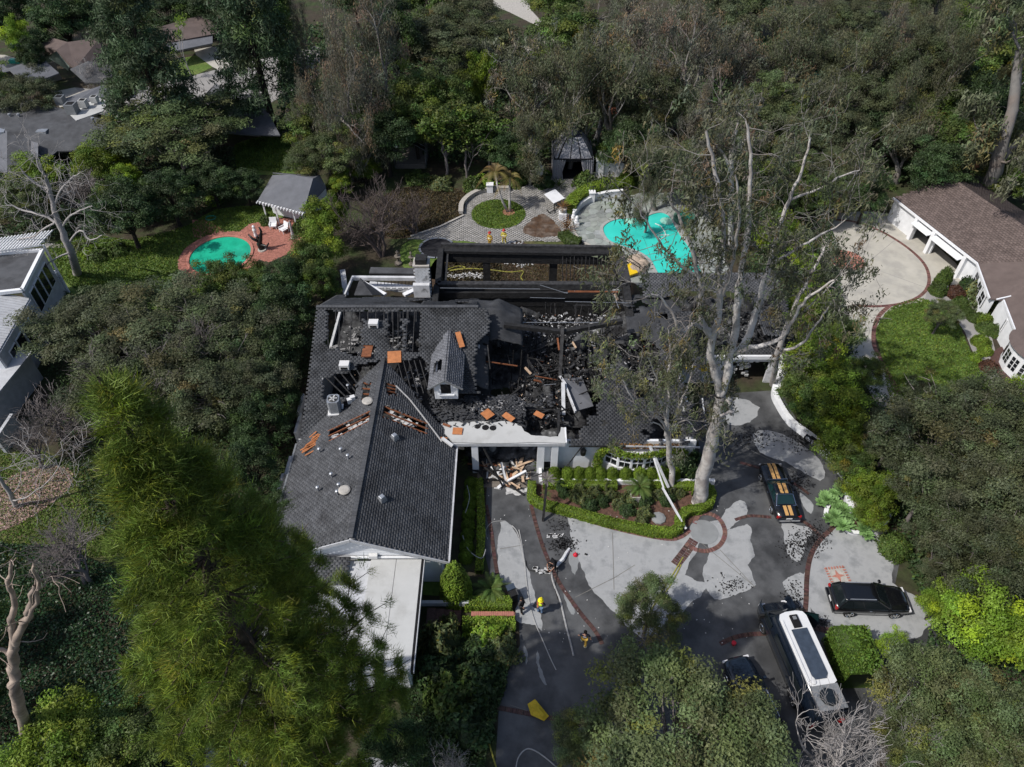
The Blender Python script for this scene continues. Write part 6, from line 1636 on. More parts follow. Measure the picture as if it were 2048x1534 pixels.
# ---- top-left neighbourhood
n1 = thing('grey_roof_house', 'large house with dark grey hipped roofs and a white flat service deck, upper left', 'house', (-45, 85, 0))
def R3(pts, m='greyroof', name='roof', par=n1): return slab_roof(name, [G(p[0], p[1], p[2]) for p in pts], m, par, .15)
R3([(-40, 232, 4.6), (66, 202, 4.6), (120, 216, 4.4), (212, 240, 4.2), (214, 292, 2.8), (180, 300, 2.8), (115, 302, 2.8), (14, 262, 4.4), (-40, 248, 4.4)], 'shingle')
R3([(-40, 248, 4.4), (14, 262, 4.4), (14, 345, 2.6), (-40, 330, 2.6)], 'greyroof'); R3([(14, 262, 4.4), (115, 302, 2.8), (60, 345, 2.5), (14, 345, 2.6)], 'shingle')
R3([(-40, 228, 3.6), (66, 198, 3.7), (66, 202, 4.6), (-40, 232, 4.6)], 'greyroof')
R3([(62, 282, 3.9), (76, 286, 3.9), (76, 318, 3.2), (62, 310, 3.2)], 'greyroof', 'valley_flashing')
R3([(150, 214, 4.4), (200, 196, 4.5), (215, 205, 4.4), (206, 222, 4.3), (152, 241, 4.35), (136, 226, 4.4)], 'membrane', 'service_deck')
R3([(120, 200, 4.0), (205, 170, 4.0), (240, 160, 3.2), (240, 190, 3.2), (200, 196, 4.2), (130, 216, 4.3)], 'greyroof')
a = G(10, 345); wall((G(-40, 345).x, 74), (G(62, 350).x, 74), 0, 2.6, par=n1, m='tanwall');
for q, s in (((124, 208), .9), ((147, 224), 1.1), ((170, 214), .8), ((192, 206), .7)):
 p = G(q[0], q[1], 4.5); t_ = MB().box((p.x, p.y, 5.0), (1.1*s, 1.1*s, 1.1*s)).build('roof_unit', M['metalgrey'] if s > .85 else M['membrane'], n1)
 MB().box((p.x, p.y, 5.0+.56*s), (.8*s, .8*s, .03)).build('fan_grille', M['dark'], t_)
for q in ((22, 236), (40, 236), (188, 244), (70, 210)):
 p = G(q[0], q[1], 4.3); MB().lathe((p.x, p.y, 3.9), [(.12, 0), (.12, .8), (.2, .82), (.2, .95), (0, 1.0)], 8).build('vent_pipe', M['metal'], n1)
p = G(2, 262, 4.2); MB().box((p.x, p.y, 4.3), (1.1, 1.8, .25), .3).build('skylight', M['metal'], n1)
p = G(86, 266, 3.9); MB().box((p.x, p.y, 4.0), (1.2, .8, .5)).build('skylight', M['metal'], n1)
n2 = thing('grey_roof_house', 'house with grey roof and small hip, right of the tall dark pine', 'house', (-33, 92, 0))
R3([(388, 196, 3.9), (455, 186, 3.9), (520, 190, 3.6), (560, 270, 2.6), (480, 268, 2.7), (400, 258, 2.8), (380, 230, 3.2)], 'greyroof', par=n2)
R3([(410, 188, 3.2), (432, 166, 4.6), (460, 187, 3.6)], 'greyroof', par=n2); R3([(410, 189, 3.2), (432, 166, 4.6), (424, 182, 3.0)], 'shingle', par=n2)
wall((G(400, 262).x, G(400, 262).y), (G(545, 275).x, G(545, 275).y), 0, 2.4, par=n2, m='tanwall')
n3 = thing('brown_roof_house', 'house with weathered brown roof and pale green gable wall at the top left', 'house', (-62, 112, 0))
R3([(70, 90, 4.0), (88, 71, 5.0), (135, 84, 5.0), (200, 75, 5.0), (205, 110, 3.2), (150, 137, 2.8), (135, 128, 3.0), (112, 100, 4.6), (95, 110, 3.0)], 'brownroof', par=n3)
slab_roof('gable_wall', [G(96, 110, 2.9), G(112, 98, 4.6), G(138, 132, 2.6), G(136, 140, 1.0), G(98, 116, .8)], 'greenwall', n3, .1)
R3([(140, 138, 3.0), (176, 122, 4.2), (220, 130, 3.0), (225, 165, 2.6), (170, 165, 2.6)], 'shingle', par=n3)
n4 = thing('grey_flat_house', 'low building with pale grey roof beside the small brown tree at the left', 'house', (-72, 105, 0))
R3([(15, 137, 3.6), (82, 114, 3.6), (118, 146, 2.8), (60, 168, 2.8), (40, 160, 2.8)], 'greyroof', par=n4)
R3([(-20, 128, 3.4), (5, 128, 3.4), (20, 142, 3.0), (-20, 150, 3.0)], 'greyroof', par=n4)
a = G(98, 180); wall((G(60, 180).x, G(60, 180).y+1.2), (G(118, 164).x, G(118, 164).y+1), 0, 2.6, par=n4, m='tanwall')
n5 = thing('brown_roof_house', 'brownish roofed house at the top behind the young pale tree', 'house', (-45, 128, 0))
R3([(325, 52, 4.4), (402, 30, 4.4), (470, 60, 3.0), (330, 86, 3.0)], 'brownroof', par=n5); R3([(330, 87, 2.9), (425, 66, 2.9), (425, 86, 2.4), (340, 104, 2.4)], 'greyroof', par=n5)
wall((G(335, 108).x, G(335, 108).y), (G(424, 92).x, G(424, 92).y), 0, 2.3, par=n5, m='tanwall')
# ---- background houses in the trees
n6 = thing('chimney_house', 'pale shingled roof with a red brick chimney showing between trees at the top centre', 'house', (8, 118, 0))
slab_roof('roof', [G(1065, 95, 4.2), G(1110, 68, 6.2), G(1190, 72, 6.2), G(1200, 110, 3.6), G(1120, 125, 3.6)], 'stone', n6); slab_roof('roof', [G(1060, 95, 4.2), G(1080, 115, 3.0), G(1065, 118, 3.0), G(1045, 90, 4.0)], 'stone', n6)
p = G(1102, 78, 5); cx_, cy_ = p.x, p.y
MB().box((cx_, cy_, 4.6), (1.5, 1.1, 5.2)).build('chimney', M['brick'], n6); MB().box((cx_, cy_, 7.3), (1.9, 1.4, .25)).build('chimney_cap', M['brick'], n6)
for s in (-.4, .4): MB().lathe((cx_+s, cy_, 7.4), [(.25, 0), (.2, .9), (.25, 1.0)], 8).build('chimney_pot', M['brick_wet'], n6)
n7 = thing('tile_roof_hut', 'small hut with terracotta tiles half hidden in the eucalyptus trees behind the tent', 'hut', (13, 95, 0))
slab_roof('roof', [G(1214, 220, 3.0), G(1216, 212, 3.4), G(1234, 213, 3.4), G(1236, 226, 2.8), G(1214, 227, 2.8)], 'terracotta', n7); p = G(1226, 245); MB().box((p.x, p.y+1, 1.3), (2.4, 2, 2.6)).build('wall', M['dark'], n7)
n8 = thing('teal_roof_building', 'pale and teal roofed building glimpsed through the trees at the top right', 'building', (40, 118, 0))
slab_roof('roof', [G(1630, 135, 3.5), G(1645, 118, 4.5), G(1700, 120, 4.5), G(1695, 150, 3.0)], 'fascia', n8); slab_roof('roof', [G(1625, 150, 3.5), G(1640, 130, 3.5), G(1652, 150, 3.2)], 'ductgreen', n8); slab_roof('roof', [G(1725, 118, 3.5), G(1755, 110, 3.5), G(1755, 132, 3.0), G(1722, 146, 3)], 'fascia', n8)
path_wall('brick_garden_wall', 'long low red brick wall running through the trees above the brown roofed garage', [(1768, 311), (1830, 318), (1880, 325), (1955, 340)], .5, 1.0, 'terracotta', smooth=0)
# terrace (teal pool) far top left
tag(MB().box(tuple(G(30, 122, .4)), (1.6, .8, .5)).build('garden_chair', M['ductgreen']), 'small teal garden chair on the pale patio at the top left', 'chair')
# == front garden
r = random.Random(21)
OR = ['first', 'second', 'third', 'fourth', 'fifth', 'sixth', 'seventh', 'eighth', 'ninth', 'tenth', 'eleventh', 'twelfth', 'thirteenth', 'fourteenth', 'fifteenth', 'sixteenth', 'seventeenth', 'eighteenth', 'nineteenth', 'twentieth']
balls = [(1109, 960), (1136, 957), (1159, 957), (1181, 957), (1201, 958), (1226, 961), (1253, 960), (1281, 959), (1304, 957), (1325, 955), (1348, 956)]
for i, q in enumerate(balls):
 p = G(*q, .55); plant('ball', 'topiary_ball', '%s clipped box ball from the left in the row below the bay window' % OR[i], 'topiary', (p.x, 33.72, .1), r.uniform(.57, .63), r.uniform(1.25, 1.4), group='clipped balls along the front wall')
P = lambda L: [Vector((p.x, p.y, 0)) for p in GP(L, .55)]
hedge('box_hedge', 'low clipped bright green box hedge wrapping the triangular planting bed', P([(1064, 962), (1063, 992), (1080, 1004), (1115, 1012), (1150, 1022), (1200, 1036), (1250, 1048), (1310, 1060), (1345, 1062), (1360, 1052), (1360, 1032), (1376, 1018), (1404, 1014), (1420, 1004), (1424, 984), (1418, 972), (1396, 970), (1394, 985)]), .62, .62, 'leaf_box', 3, dens=330, leaf=.075)
hedge('box_hedge', 'straight rear box hedge between the white planter wall and the rose bed', P([(1086, 964), (1235, 967)]), .55, .55, 'leaf_box', 4, dens=330, leaf=.075)
hedge('box_hedge', 'short rear box hedge strip between the two eucalyptus trunks', P([(1290, 968), (1392, 968)]), .55, .55, 'leaf_box', 5, dens=330, leaf=.075)
k = 0
for q in [(1128, 988), (1150, 995), (1170, 1000), (1120, 975), (1160, 980), (1190, 985), (1205, 1005), (1222, 990), (1240, 1008), (1255, 1022), (1262, 1000), (1290, 1028), (1290, 1005), (1215, 975), (1318, 990), (1332, 1000), (1340, 985), (1285, 1045), (1180, 1012), (1360, 988)]:
 p = G(*q); plant('busho' if k % 3 else 'bushd', 'rose_bush', '%s of the leafy shrubs in the mulched triangular bed, counted from the left side' % OR[k], 'shrub', (p.x, p.y, -.1), r.uniform(.45, .65), r.uniform(.6, .9), group='shrubs in the triangular bed'); k += 1
p = G(1277, 985); plant('cycad', 'sago_palm', 'sago palm with arching green fronds behind the square pot in the triangular bed', 'palm', (p.x, p.y, .75), 1.0)
p = G(1269, 1003); t = thing('square_planter', 'square pale stone planter in the middle of the triangular bed', 'planter', p)
MB().box((p.x, p.y+.2, .35), (.72, .72, .7)).build('planter_box', M['stone'], t); MB().box((p.x, p.y+.2, .71), (.6, .6, .02)).build('soil', M['mulch'], t)
p = G(1317, 1037); tag(MB().lathe((p.x, p.y, 0), [(.55, 0), (.52, .12), (.3, .2), (0, .22)], 9).build('flat_rock', M['dry2']), 'flat grey rock in the lower right corner of the triangular bed', 'rock')
p = G(1335, 1000); tag(MB().lathe((p.x, p.y, 0), [(.2, 0), (.26, .1), (.15, .4), (.2, .5), (.08, .6)], 10).build('garden_urn', M['stone']), 'small pale garden urn between the two eucalyptus trunks', 'urn')
for q, z, s, lb in (((1078, 935), .1, .8, 'small green fern at the foot of the porch columns'), ((942, 905), .1, 1.1, 'spiky green palm in the gap left of the porch column'), ((938, 922), .0, .9, 'lower leafy plant in the gap left of the porch column')):
 p = G(*q); plant('fern', 'fern', lb, 'plant', (p.x, p.y, z), s)
# left hedge balls along the wing, in its shadow
for i in range(8):
 q = (942 - i*1.5, 962 + i*21); p = G(*q, .5); plant('ball', 'topiary_ball', '%s clipped ball from the top in the shaded row beside the front wing' % OR[i], 'topiary', (p.x, p.y, 0), .52, .95, group='clipped balls beside the front wing')
hedge('box_hedge', 'long low hedge strip between the shaded ball row and the driveway', P([(958, 955), (962, 1010), (962, 1075), (958, 1140)]), .5, .5, 'leaf_box', 8, dens=260)
sheet('planting_strip', [(925, 930), (975, 940), (968, 1100), (985, 1180), (845, 1185), (850, 1150), (925, 1140)], Z2, 'soil')
sheet('side_lawn', [(845, 1150), (900, 1150), (930, 1195), (845, 1190)], Z4, 'grass')
p = G(912, 1200); plant('egg', 'egg_topiary', 'tall egg-shaped clipped topiary at the corner of the front wing', 'topiary', (p.x, p.y+.3, 0), 1.08, 1.72)
p = G(982, 1185); plant('cycad', 'sago_palm', 'dark sago palm in the shade beside the egg-shaped topiary', 'palm', (p.x, p.y, .5), 1.05)
hedge('box_hedge', 'upper of the two short clipped hedges beside the brick step wall', P([(930, 1205), (1024, 1205)]), .8, .7, 'leaf_box', 9, dens=260)
hedge('box_hedge', 'lower of the two short clipped hedges beside the brick step wall', P([(925, 1245), (1030, 1245)]), .8, .6, 'leaf_box', 10, dens=260)
a = G(943, 1234); b = G(1030, 1234); bw = thing('brick_wall', 'low pink brick wall running between two short hedges to the driveway', 'low wall', (a.x, a.y, 0))
MB().box(((a.x+b.x)/2, a.y, .2), (b.x-a.x, .26, .4)).build('wall_body', M['brickpink'], bw)
me = MB().box((0, 0, 0), (.10, .3, .07)).mesh('brick'); me.materials.append(M['brickpink'])
n = int((b.x-a.x)/.12)
for i in range(n):
 o = link('brick', me, bw); o.location = (.06+i*.12, 0, .44)
st = thing('entry_steps', 'dark red brick steps with a white stringer beside the carport wall', 'steps', G(870, 1235))
a = G(848, 1236)
for i in range(4): MB().box((a.x+.5+i*.55, a.y-.1, .45-i*.11), (.55, 1.1, .12)).build('step', M['brick_wet'], st)
MB().box((a.x+1.3, a.y+.75, .55), (3.2, .22, .4)).build('stringer_wall', M['fascia'], st)
p = G(907, 1245); tag(MB().lathe((p.x, p.y, 0), [(.2, 0), (.24, .3), (.18, .34), (0, .35)], 8).build('step_lantern', M['metal']), 'small round grey lamp on the ground below the brick steps', 'lamp')
V0 = [Vector((p.x, p.y, 0)) for p in GP([(1655, 1262), (1742, 1240), (1765, 1335), (1705, 1362)], 2.0)]
cen = sum(V0, Vector())/4
hedge('block_hedge', 'large clipped block of green hedge between the long van and the bottom right oak', [lerp(V0[0], V0[1], .5), lerp(V0[3], V0[2], .5)], 2.2, 2.1, 'leaf_ficus', 12, dens=160, lump=.16)
p = G(1795, 1085, .9); plant('ballg', 'round_shrub', 'round dark green shrub at the end of the white driveway wall', 'shrub', (p.x, p.y, 0), 1.15, 1.5)
# white curving wall right of the drive
path_wall('driveway_wall', 'long curving white wall along the right side of the driveway', [(1552, 762), (1546, 790), (1556, 815), (1580, 850), (1625, 885), (1662, 925), (1690, 965), (1692, 1005), (1700, 1035)], .36, .65, 'whitewall', 'wall')
path_wall('driveway_wall', 'short white wall end below the succulent bed', [(1740, 1060), (1760, 1052), (1772, 1035)], .45, .6, 'white', 'wall')
path_wall('bed_edging', 'white curved edging at the left tip of the succulent bed', [(1655, 1012), (1650, 1030), (1660, 1045)], .22, .25, 'white', 'edging')
path_wall('bed_edging', 'white curved edging along the bottom of the succulent bed', [(1690, 1062), (1712, 1068), (1740, 1060)], .22, .25, 'white', 'edging')
sheet('succulent_bed', [(1650, 1000), (1690, 1000), (1745, 1030), (1745, 1058), (1700, 1064), (1660, 1045)], Z4+.002, 'mulch')
k = 0
for q, s in [((1676, 990), 1.1), ((1650, 1008), 1.15), ((1665, 1010), .9), ((1672, 1022), .9), ((1683, 1028), 1.1), ((1665, 1040), 1.15), ((1680, 1060), 1.25), ((1700, 1035), 1.0), ((1725, 1032), 1.05), ((1722, 1066), 1.15), ((1735, 1052), .95), ((1645, 1003), .8)]:
 for m in range(3):
  p = G(*q); aa = m*2.1 + k
  if m == 0: o = plant('rosette', 'succulent', '%s pale green rosette succulent in the bed by the white wall end, from the top' % OR[k], 'succulent', (p.x, p.y, .3), s*1.35, group='rosette succulents in the bed')
  else:
   o2 = link('side_rosette', PROTO['rosette'][1], o); o2.location = (cos(aa)*.32, sin(aa)*.32, -.05); o2.scale = (.75, .75, .75)
 k += 1
p = G(1705, 1018); t = thing('stone_shell_ornament', 'pale carved stone shell-shaped ornament at the end of the long white wall', 'garden ornament', p)
mb = MB(); mb.lathe((p.x, p.y, 0), [(.5, 0), (.52, .25), (.45, .3)], 16); mb.build('drum', M['stone'], t)
for i in range(3): MB().lathe((p.x+.05*i, p.y+.08*i, .3+i*.12), [(.48-.1*i, 0), (.52-.12*i, .05), (.45-.12*i, .12)], 16).build('tier', M['stone'], t)
# shrubs around the neighbour's house
NS = [((1882, 570), 'ballg', .75, 2.2, 'tall narrow dark green shrub at the corner of the round motor court'), ((1874, 585), 'ballg', .85, 1.2, 'dark green shrub at the foot of the tall narrow one by the motor court'),
 ((1908, 590), 'ballr', .9, 1.0, 'larger copper-red clipped shrub below the garage'), ((1919, 610), 'ballg', .75, .95, 'round dark green ball directly below the copper-red shrub'), ((1933, 628), 'ballg', .55, .8, 'small green ball at the lawn edge, below two larger ones'), ((1946, 640), 'ballg', .6, .8, 'dark small ball shrub beside the yellow-green mound'),
 ((1966, 645), 'ballb', .95, 1.0, 'large yellow-green mound below the neighbour window'), ((1970, 660), 'ballg', .9, .9, 'dark green mound under the large yellow-green mound'), ((1988, 668), 'ballg', .7, 1.1, 'dark shrub against the wall near the bay window'), ((1960, 688), 'ballb', .8, .9, 'yellow-green ball left of the rounded bay window'), ((1968, 705), 'ballb', .65, .8, 'lower yellow-green ball near the bay step'), ((1951, 718), 'bushy', .5, .6, 'small pale lime tuft at the lawn edge'), ((1975, 738), 'ballr', .75, .9, 'smaller copper-red ball near the bay step'),
 ((1945, 562), 'bushd', .9, 1.4, 'dark bush against the south end of the garage'), ((1955, 590), 'busho', 1.4, 1.6, 'large loose olive bush against the neighbour house wall'), ((1975, 615), 'busho', 1.5, 1.7, 'wide olive bush before the second window of the neighbour house'), ((1935, 575), 'bushd', .8, 1.1, 'dark bush near the brick path by the garage end')]
for q, k_, s, sz, lb in NS:
 p = G(*q); plant(k_, 'shrub', lb, 'shrub', (p.x, p.y, 0), s*1.05, sz*1.1)
p = G(1885, 585); tag(MB().box((p.x, p.y, .35), (.3, .3, .7)).box((p.x, p.y, .75), (.45, .1, .1)).build('blue_garden_tap', M['metal']), 'small pale blue object beside the narrow dark shrub', 'garden fixture')
p = G(1865, 668); plant('oakg0', 'small_tree', 'small round olive tree casting shadow on the middle of the right lawn', 'tree', (p.x, p.y, 0), .30, .36)
# shrubs around tent, plaza, pool house and left garden
LS = [((1085, 352), 'bushy', 1.0, 1.0, 'yellowish shrub left of the tent behind the pier'), ((1088, 370), 'bushd', 1.1, 1.5, 'dark shrub right beside the left white pier'), ((1118, 372), 'spikyg', 1.6, 1.4, 'potted green shrub left of the tent opening'), ((1172, 372), 'bushm', 1.5, 1.7, 'large green shrub to the right of the tent opening'),
 ((1206, 372), 'bushy', .8, 1.0, 'small yellow ball shrub before the white wall, left one'), ((1222, 370), 'bushy', .95, 1.1, 'round yellow ball shrub before the white wall, right one'), ((1250, 372), 'ballb', 1.1, 1.9, 'upright bright shrub at the right end of the white wall'), ((1262, 360), 'bushm', 1.3, 1.9, 'green shrub behind the end of the white bench'),
 ((1190, 382), 'spikyg', 1.4, 1.3, 'spiky shrub growing out of the curved terrace hedge'), ((1254, 398), 'spikyg', 1.5, 1.5, 'leafy plant with white flowers at the top of the pool terrace'), ((970, 372), 'bushy', 1.4, 1.4, 'yellow-green shrub behind the low curved wall'), ((950, 378), 'bushm', 1.3, 1.5, 'mid green shrub left of the low curved wall'), ((1030, 366), 'bushm', 1.4, 1.3, 'green shrub behind the palm trunks'), ((1050, 358), 'busho', 1.3, 1.4, 'olive shrub between the palms and the left pier'),
 ((880, 372), 'busho', 1.6, 1.1, 'olive shrub at the top of the scorched bed'), ((835, 360), 'bushm', 1.5, 1.0, 'green groundcover shrub in front of the greenhouse'),
 ((182, 508), 'bushy', 1.0, 1.0, 'light yellow shrub left end of the bed beside the garden path'), ((200, 515), 'bushm', 1.1, 1.0, 'second shrub in the bed right of the sycamore trunk'), ((238, 505), 'bushm', 1.1, 1.1, 'round green shrub in the island bed of the left lawn'), ((258, 512), 'spikyg', 1.1, .9, 'spiky plant at the right end of the island bed'), ((167, 500), 'busho', .9, .9, 'pale olive shrub nearest the sycamore trunk'),
 ((607, 462), 'bushm', 1.1, 1.5, 'shrub beside the white chairs on the pink patio'), ((535, 445), 'bushm', .8, 1.0, 'green shrub at the left post of the pool house'), ((430, 405), 'ballb', 1.0, 1.2, 'bright small shrub at the top of the left pool lawn'), ((480, 268), 'yellow0', .32, .36, 'small bright yellow-green tree before the grey-roofed house'),
 ((860, 1250), 'busho', .0, .0, ''), ((885, 1290), 'busho', 1.35, 2.4, 'grey-green shrub beside the carport wall'), ((975, 1275), 'bushy', 1.3, 1.2, 'yellow-green shrub below the lower short hedge'), ((1000, 1300), 'busho', 1.2, 1.0, 'olive shrub at the drive edge below the short hedges'), ((905, 1400), 'bushm', 1.6, 2.2, 'green bush in the dark corner left of the lower drive'), ((955, 1370), 'bushd', 1.5, 1.6, 'dark bush along the left edge of the lower drive'), ((930, 1460), 'bushd', 1.6, 1.8, 'dark bush nearest the bottom edge left of the drive'), ((880, 1350), 'bushd', 1.5, 1.8, 'dark bush between the carport and the lower drive'), ((960, 1310), 'bushd', 1.2, 1.2, 'dark low bush at the bend of the drive'),
 ((1368, 940), 'bushd', 1.2, 2.2, 'dark climbing shrub at the corner of the house behind the big eucalyptus')]
for q, k_, s, sz, lb in LS:
 if s: p = G(*q); plant(k_, 'shrub', lb, 'shrub', (p.x, p.y, -.05), s, sz)
# pair of palms on the round lawn
p = G(1014, 425)
for i, (dx_, lb) in enumerate(((-1.25, 'left leaning trunk of the pair of feather palms on the round lawn'), (.35, 'right palm of the pair on the round lawn, with drooping golden fronds'))):
 t = thing('feather_palm', lb, 'palm', (p.x+.1+i*.25, p.y, 0))
 top = Vector((p.x+dx_, p.y+.8+i*.3, 4.5-i*.9)); mb = MB()
 mb.tube([(p.x+.1+i*.25, p.y, 0), (p.x+dx_*.55+.1, p.y+.1, 1.6), (p.x+dx_*.85, p.y+.5, 3.1), top], [.17, .13, .11, .09], 8); mb.build('trunk', M['bark_euc'], t, smooth=True)
 o = link('fronds', PROTO['palmtop'][1], t); o.location = top - ORIG[t.name]; o.scale = (1.1-i*.2,)*3; o.rotation_euler = (0, 0, i*2)
o = MB().lathe((p.x+.2, p.y, .05), [(.75, 0), (.7, .05), (0, .06)], 18).build('tree_ring', M['brickpink']); tag(o, 'round pinkish earth ring around the palm trunks on the round lawn', 'tree ring')
# == vehicles
def wheel(par, x, y, r=.34, w=.22, side=1):
 o = MB(); prof = [(-w/2, r*.8), (-w/2, r*.96), (-w*.35, r), (w*.35, r), (w/2, r*.96), (w/2, r*.8)]
 n = 20; V = [(x+cos(2*pi*j/n)*rr, y+yy, r+sin(2*pi*j/n)*rr) for yy, rr in prof for j in range(n)]
 F = [(i*n+j, (i+1)*n+j, (i+1)*n+(j+1) % n, i*n+(j+1) % n) for i in range(len(prof)-1) for j in range(n)] + [tuple(range(n)), tuple(range((len(prof)-1)*n, len(prof)*n))[::-1]]
 o.add(V, F); tw = o.build('wheel', M['rubber'], par, local=True)
 m2 = MB(); yy = y + side*(w/2+.005); V = [(x, yy+side*.01, r)] ; k = 5
 for s in range(k):
  a = 2*pi*s/k; m2.box((x+cos(a)*r*.36, yy, r+sin(a)*r*.36), (r*.62, .03, r*.2), M=Matrix.Rotation(-a, 3, 'Y'))
 m2.tube([(x+cos(i*pi/9)*r*.68, yy, r+sin(i*pi/9)*r*.68) for i in range(19)], .025, 4, False)
 m2.build('rim', M['chrome'], tw, local=True)
def ringsec(x, w, zb, zm, zt, crown=.04, tuck=.9):
 return [(x, -w*tuck, zb), (x, -w, zm), (x, -w*.985, zm+(zt-zm)*.6), (x, -w*.9, zt), (x, -w*.5, zt+crown*.8), (x, 0, zt+crown), (x, w*.5, zt+crown*.8), (x, w*.9, zt), (x, w*.985, zm+(zt-zm)*.6), (x, w, zm), (x, w*tuck, zb)]
def car(name, label, cat, loc, heading, L, W, H, paint, body, cab, glass='autoglass', roofm=None, rails=False, stripes=None, wr=.34, wb=None, group=None, chrome=False, plates=True):
 """body: [(x/L, w, zb, zm, zt)], cab: lower ring/upper ring extents (x0l,x1l,x0u,x1u, wl, wu, zl, zu) nose to +x"""
 t = thing(name, label, cat, loc, heading, group); roofm = roofm or paint
 MB().loft([ringsec(x*L, w*W/2, zb, zm, zt) for x, w, zb, zm, zt in body]).build('body', M[paint], t, smooth=True, local=True)
 x0l, x1l, x0u, x1u, wl, wu, zl, zu = cab
 def rr(x0, x1, w, z, n=5, c=.22):
  pts = []
  for cx_, cy_, a0 in ((x1-c, w-c, 0), (x0+c, w-c, 90), (x0+c, -w+c, 180), (x1-c, -w+c, 270)):
   for i in range(n): a = radians(a0+90*i/(n-1)); pts.append((cx_+cos(a)*c, cy_+sin(a)*c, z))
  return pts
 lo = rr(x0l, x1l, wl, zl); up = rr(x0u, x1u, wu, zu)
 MB().loft([lo, up], cap=False).build('windows', M[glass], t, local=True)
 cx_ = (x0u+x1u)/2
 MB().loft([[(p[0]*1, p[1], zu-.03) for p in up], up, [(cx_+(p[0]-cx_)*.93, p[1]*.9, zu+.05) for p in up], [(cx_+(p[0]-cx_)*.6, p[1]*.55, zu+.075) for p in up]]).build('roof', M[roofm], t, smooth=True, local=True)
 for s in (-1, 1):
  for xa, xb in ((x1l-.1, x1u-.08), (x0l+.1, x0u+.08), ((x0l+x1l)/2, (x0u+x1u)/2)):
   MB().bar((xa, s*(wl-.03), zl), (xb, s*(wu-.01), zu), .07, .05).build('pillar', M[paint], t, local=True)
  MB().box((x1l-.25, s*(W/2+.08), zl+.1), (.14, .2, .14)).build('mirror', M[paint], t, local=True)
  MB().box((L/2-.12, s*W*.36, body[-2][4]-.12), (.14, .34, .14)).build('headlight', M['lamp'], t, local=True)
  MB().box((-L/2+.07, s*W*.40, body[1][4]-.12), (.12, .26, .2)).build('taillight', M['redlamp'], t, local=True)
  MB().box((.1, s*(W/2*.995), (zl+.35)/2+.1), (.012, .012, zl-.45)).build('door_seam', M['rubber'], t, local=True)
  MB().box((-.25, s*(W/2+.01), zl-.14), (.16, .03, .04)).build('door_handle', M['chrome'], t, local=True)
  for wx in ((wb or (L*.3, -L*.29))): wheel(t, wx, s*(W/2-.12), wr, .23, s)
  if rails: MB().bar((x0u+.3, s*(wu-.1), zu+.1), (x1u-.3, s*(wu-.1), zu+.1), .05, .05).build('roof_rail', M['metal'], t, local=True)
 MB().box((L/2-.03, 0, .45), (.14, W*.8, .16)).build('front_bumper', M['chrome' if chrome else paint], t, local=True)
 MB().box((-L/2-.0, 0, .5), (.14, W*.9, .16)).build('rear_bumper', M['chrome' if chrome else paint], t, local=True)
 MB().box((-L/2-.05, 0, .72), (.03, .42, .13)).build('number_plate', M['plastic_w'], t, local=True)
 if stripes:
  for s in (-1, 1):
   for xa, xb, za, zb_ in stripes:
    n = 6; V = []
    for i in range(n+1):
     q = i/n; x = xa+(xb-xa)*q; z = za+(zb_-za)*q
     V += [(x, s*.05, z), (x, s*.29, z-.004)]
    F = [(2*i, 2*i+1, 2*i+3, 2*i+2) if s < 0 else (2*i, 2*i+2, 2*i+3, 2*i+1) for i in range(n)]
    MB().add(V, F).build('stripe', M['gold'], t, local=True)
 return t
rear = G(1578, 1033, .8); front = G(1541, 928, .8); hd = math.atan2(front.y-rear.y, front.x-rear.x); cc = (rear+front)/2
musc = car('classic_car', 'black classic coupe with two gold racing stripes parked on the wet driveway', 'car', (cc.x, cc.y, 0), hd, 5.0, 1.85, 1.3, 'blackpaint',
 [(-.5, .80, .45, .6, .86), (-.485, .93, .3, .6, .93), (-.35, 1.0, .24, .55, .97), (-.1, 1.0, .22, .55, .93), (.12, 1.0, .22, .55, .93), (.38, .98, .24, .55, .90), (.47, .94, .3, .58, .84), (.5, .82, .42, .6, .76)],
 (-1.55, .75, -.85, .18, .80, .62, .93, 1.33), 'tealglass', stripes=[(.82, 1.95, .99, .962), (1.95, 2.40, .962, .90), (-.78, .12, 1.414, 1.414), (-2.42, -1.6, .99, 1.035)], chrome=True)
for xa, xb, za, zb_ in ((-1.57, -.86, .96, 1.37),):
 for s in (-1, 1): MB().bar((xa, s*.72, za), (xb, s*.58, zb_), .05, .05).build('chrome_trim', M['chrome'], musc, local=True)
MB().bar((-1.57, -.72, .97), (-1.57, .72, .97), .05, .05).build('chrome_trim', M['chrome'], musc, local=True); MB().bar((-.86, -.58, 1.37), (-.86, .58, 1.37), .05, .05).build('chrome_trim', M['chrome'], musc, local=True)
MB().bar((.80, -.78, .98), (.80, .78, .98), .05, .05).build('chrome_trim', M['chrome'], musc, local=True)
w0 = G(1697, 1230, .3)
car('black_suv', 'shiny black estate SUV with silver rims parked on the pale court', 'car', (w0.x+1.5, w0.y+.9, 0), -.03, 4.95, 1.95, 1.7, 'blackpaint',
 [(-.5, .78, .45, .75, .98), (-.48, .95, .34, .7, 1.08), (-.3, 1.0, .3, .65, 1.08), (0, 1.0, .28, .65, 1.06), (.18, 1.0, .28, .65, 1.06), (.36, .97, .3, .62, 1.0), (.46, .9, .34, .6, .88), (.5, .74, .45, .6, .74)],
 (-2.35, 1.1, -2.0, .25, .90, .70, 1.06, 1.62), rails=True, wr=.37)
fr = G(1472, 1312, 1.0); bk = G(1535, 1445, 1.0); hd = math.atan2(fr.y-bk.y, fr.x-bk.x); dd = (fr-bk).normalized(); cc = fr - dd*2.4
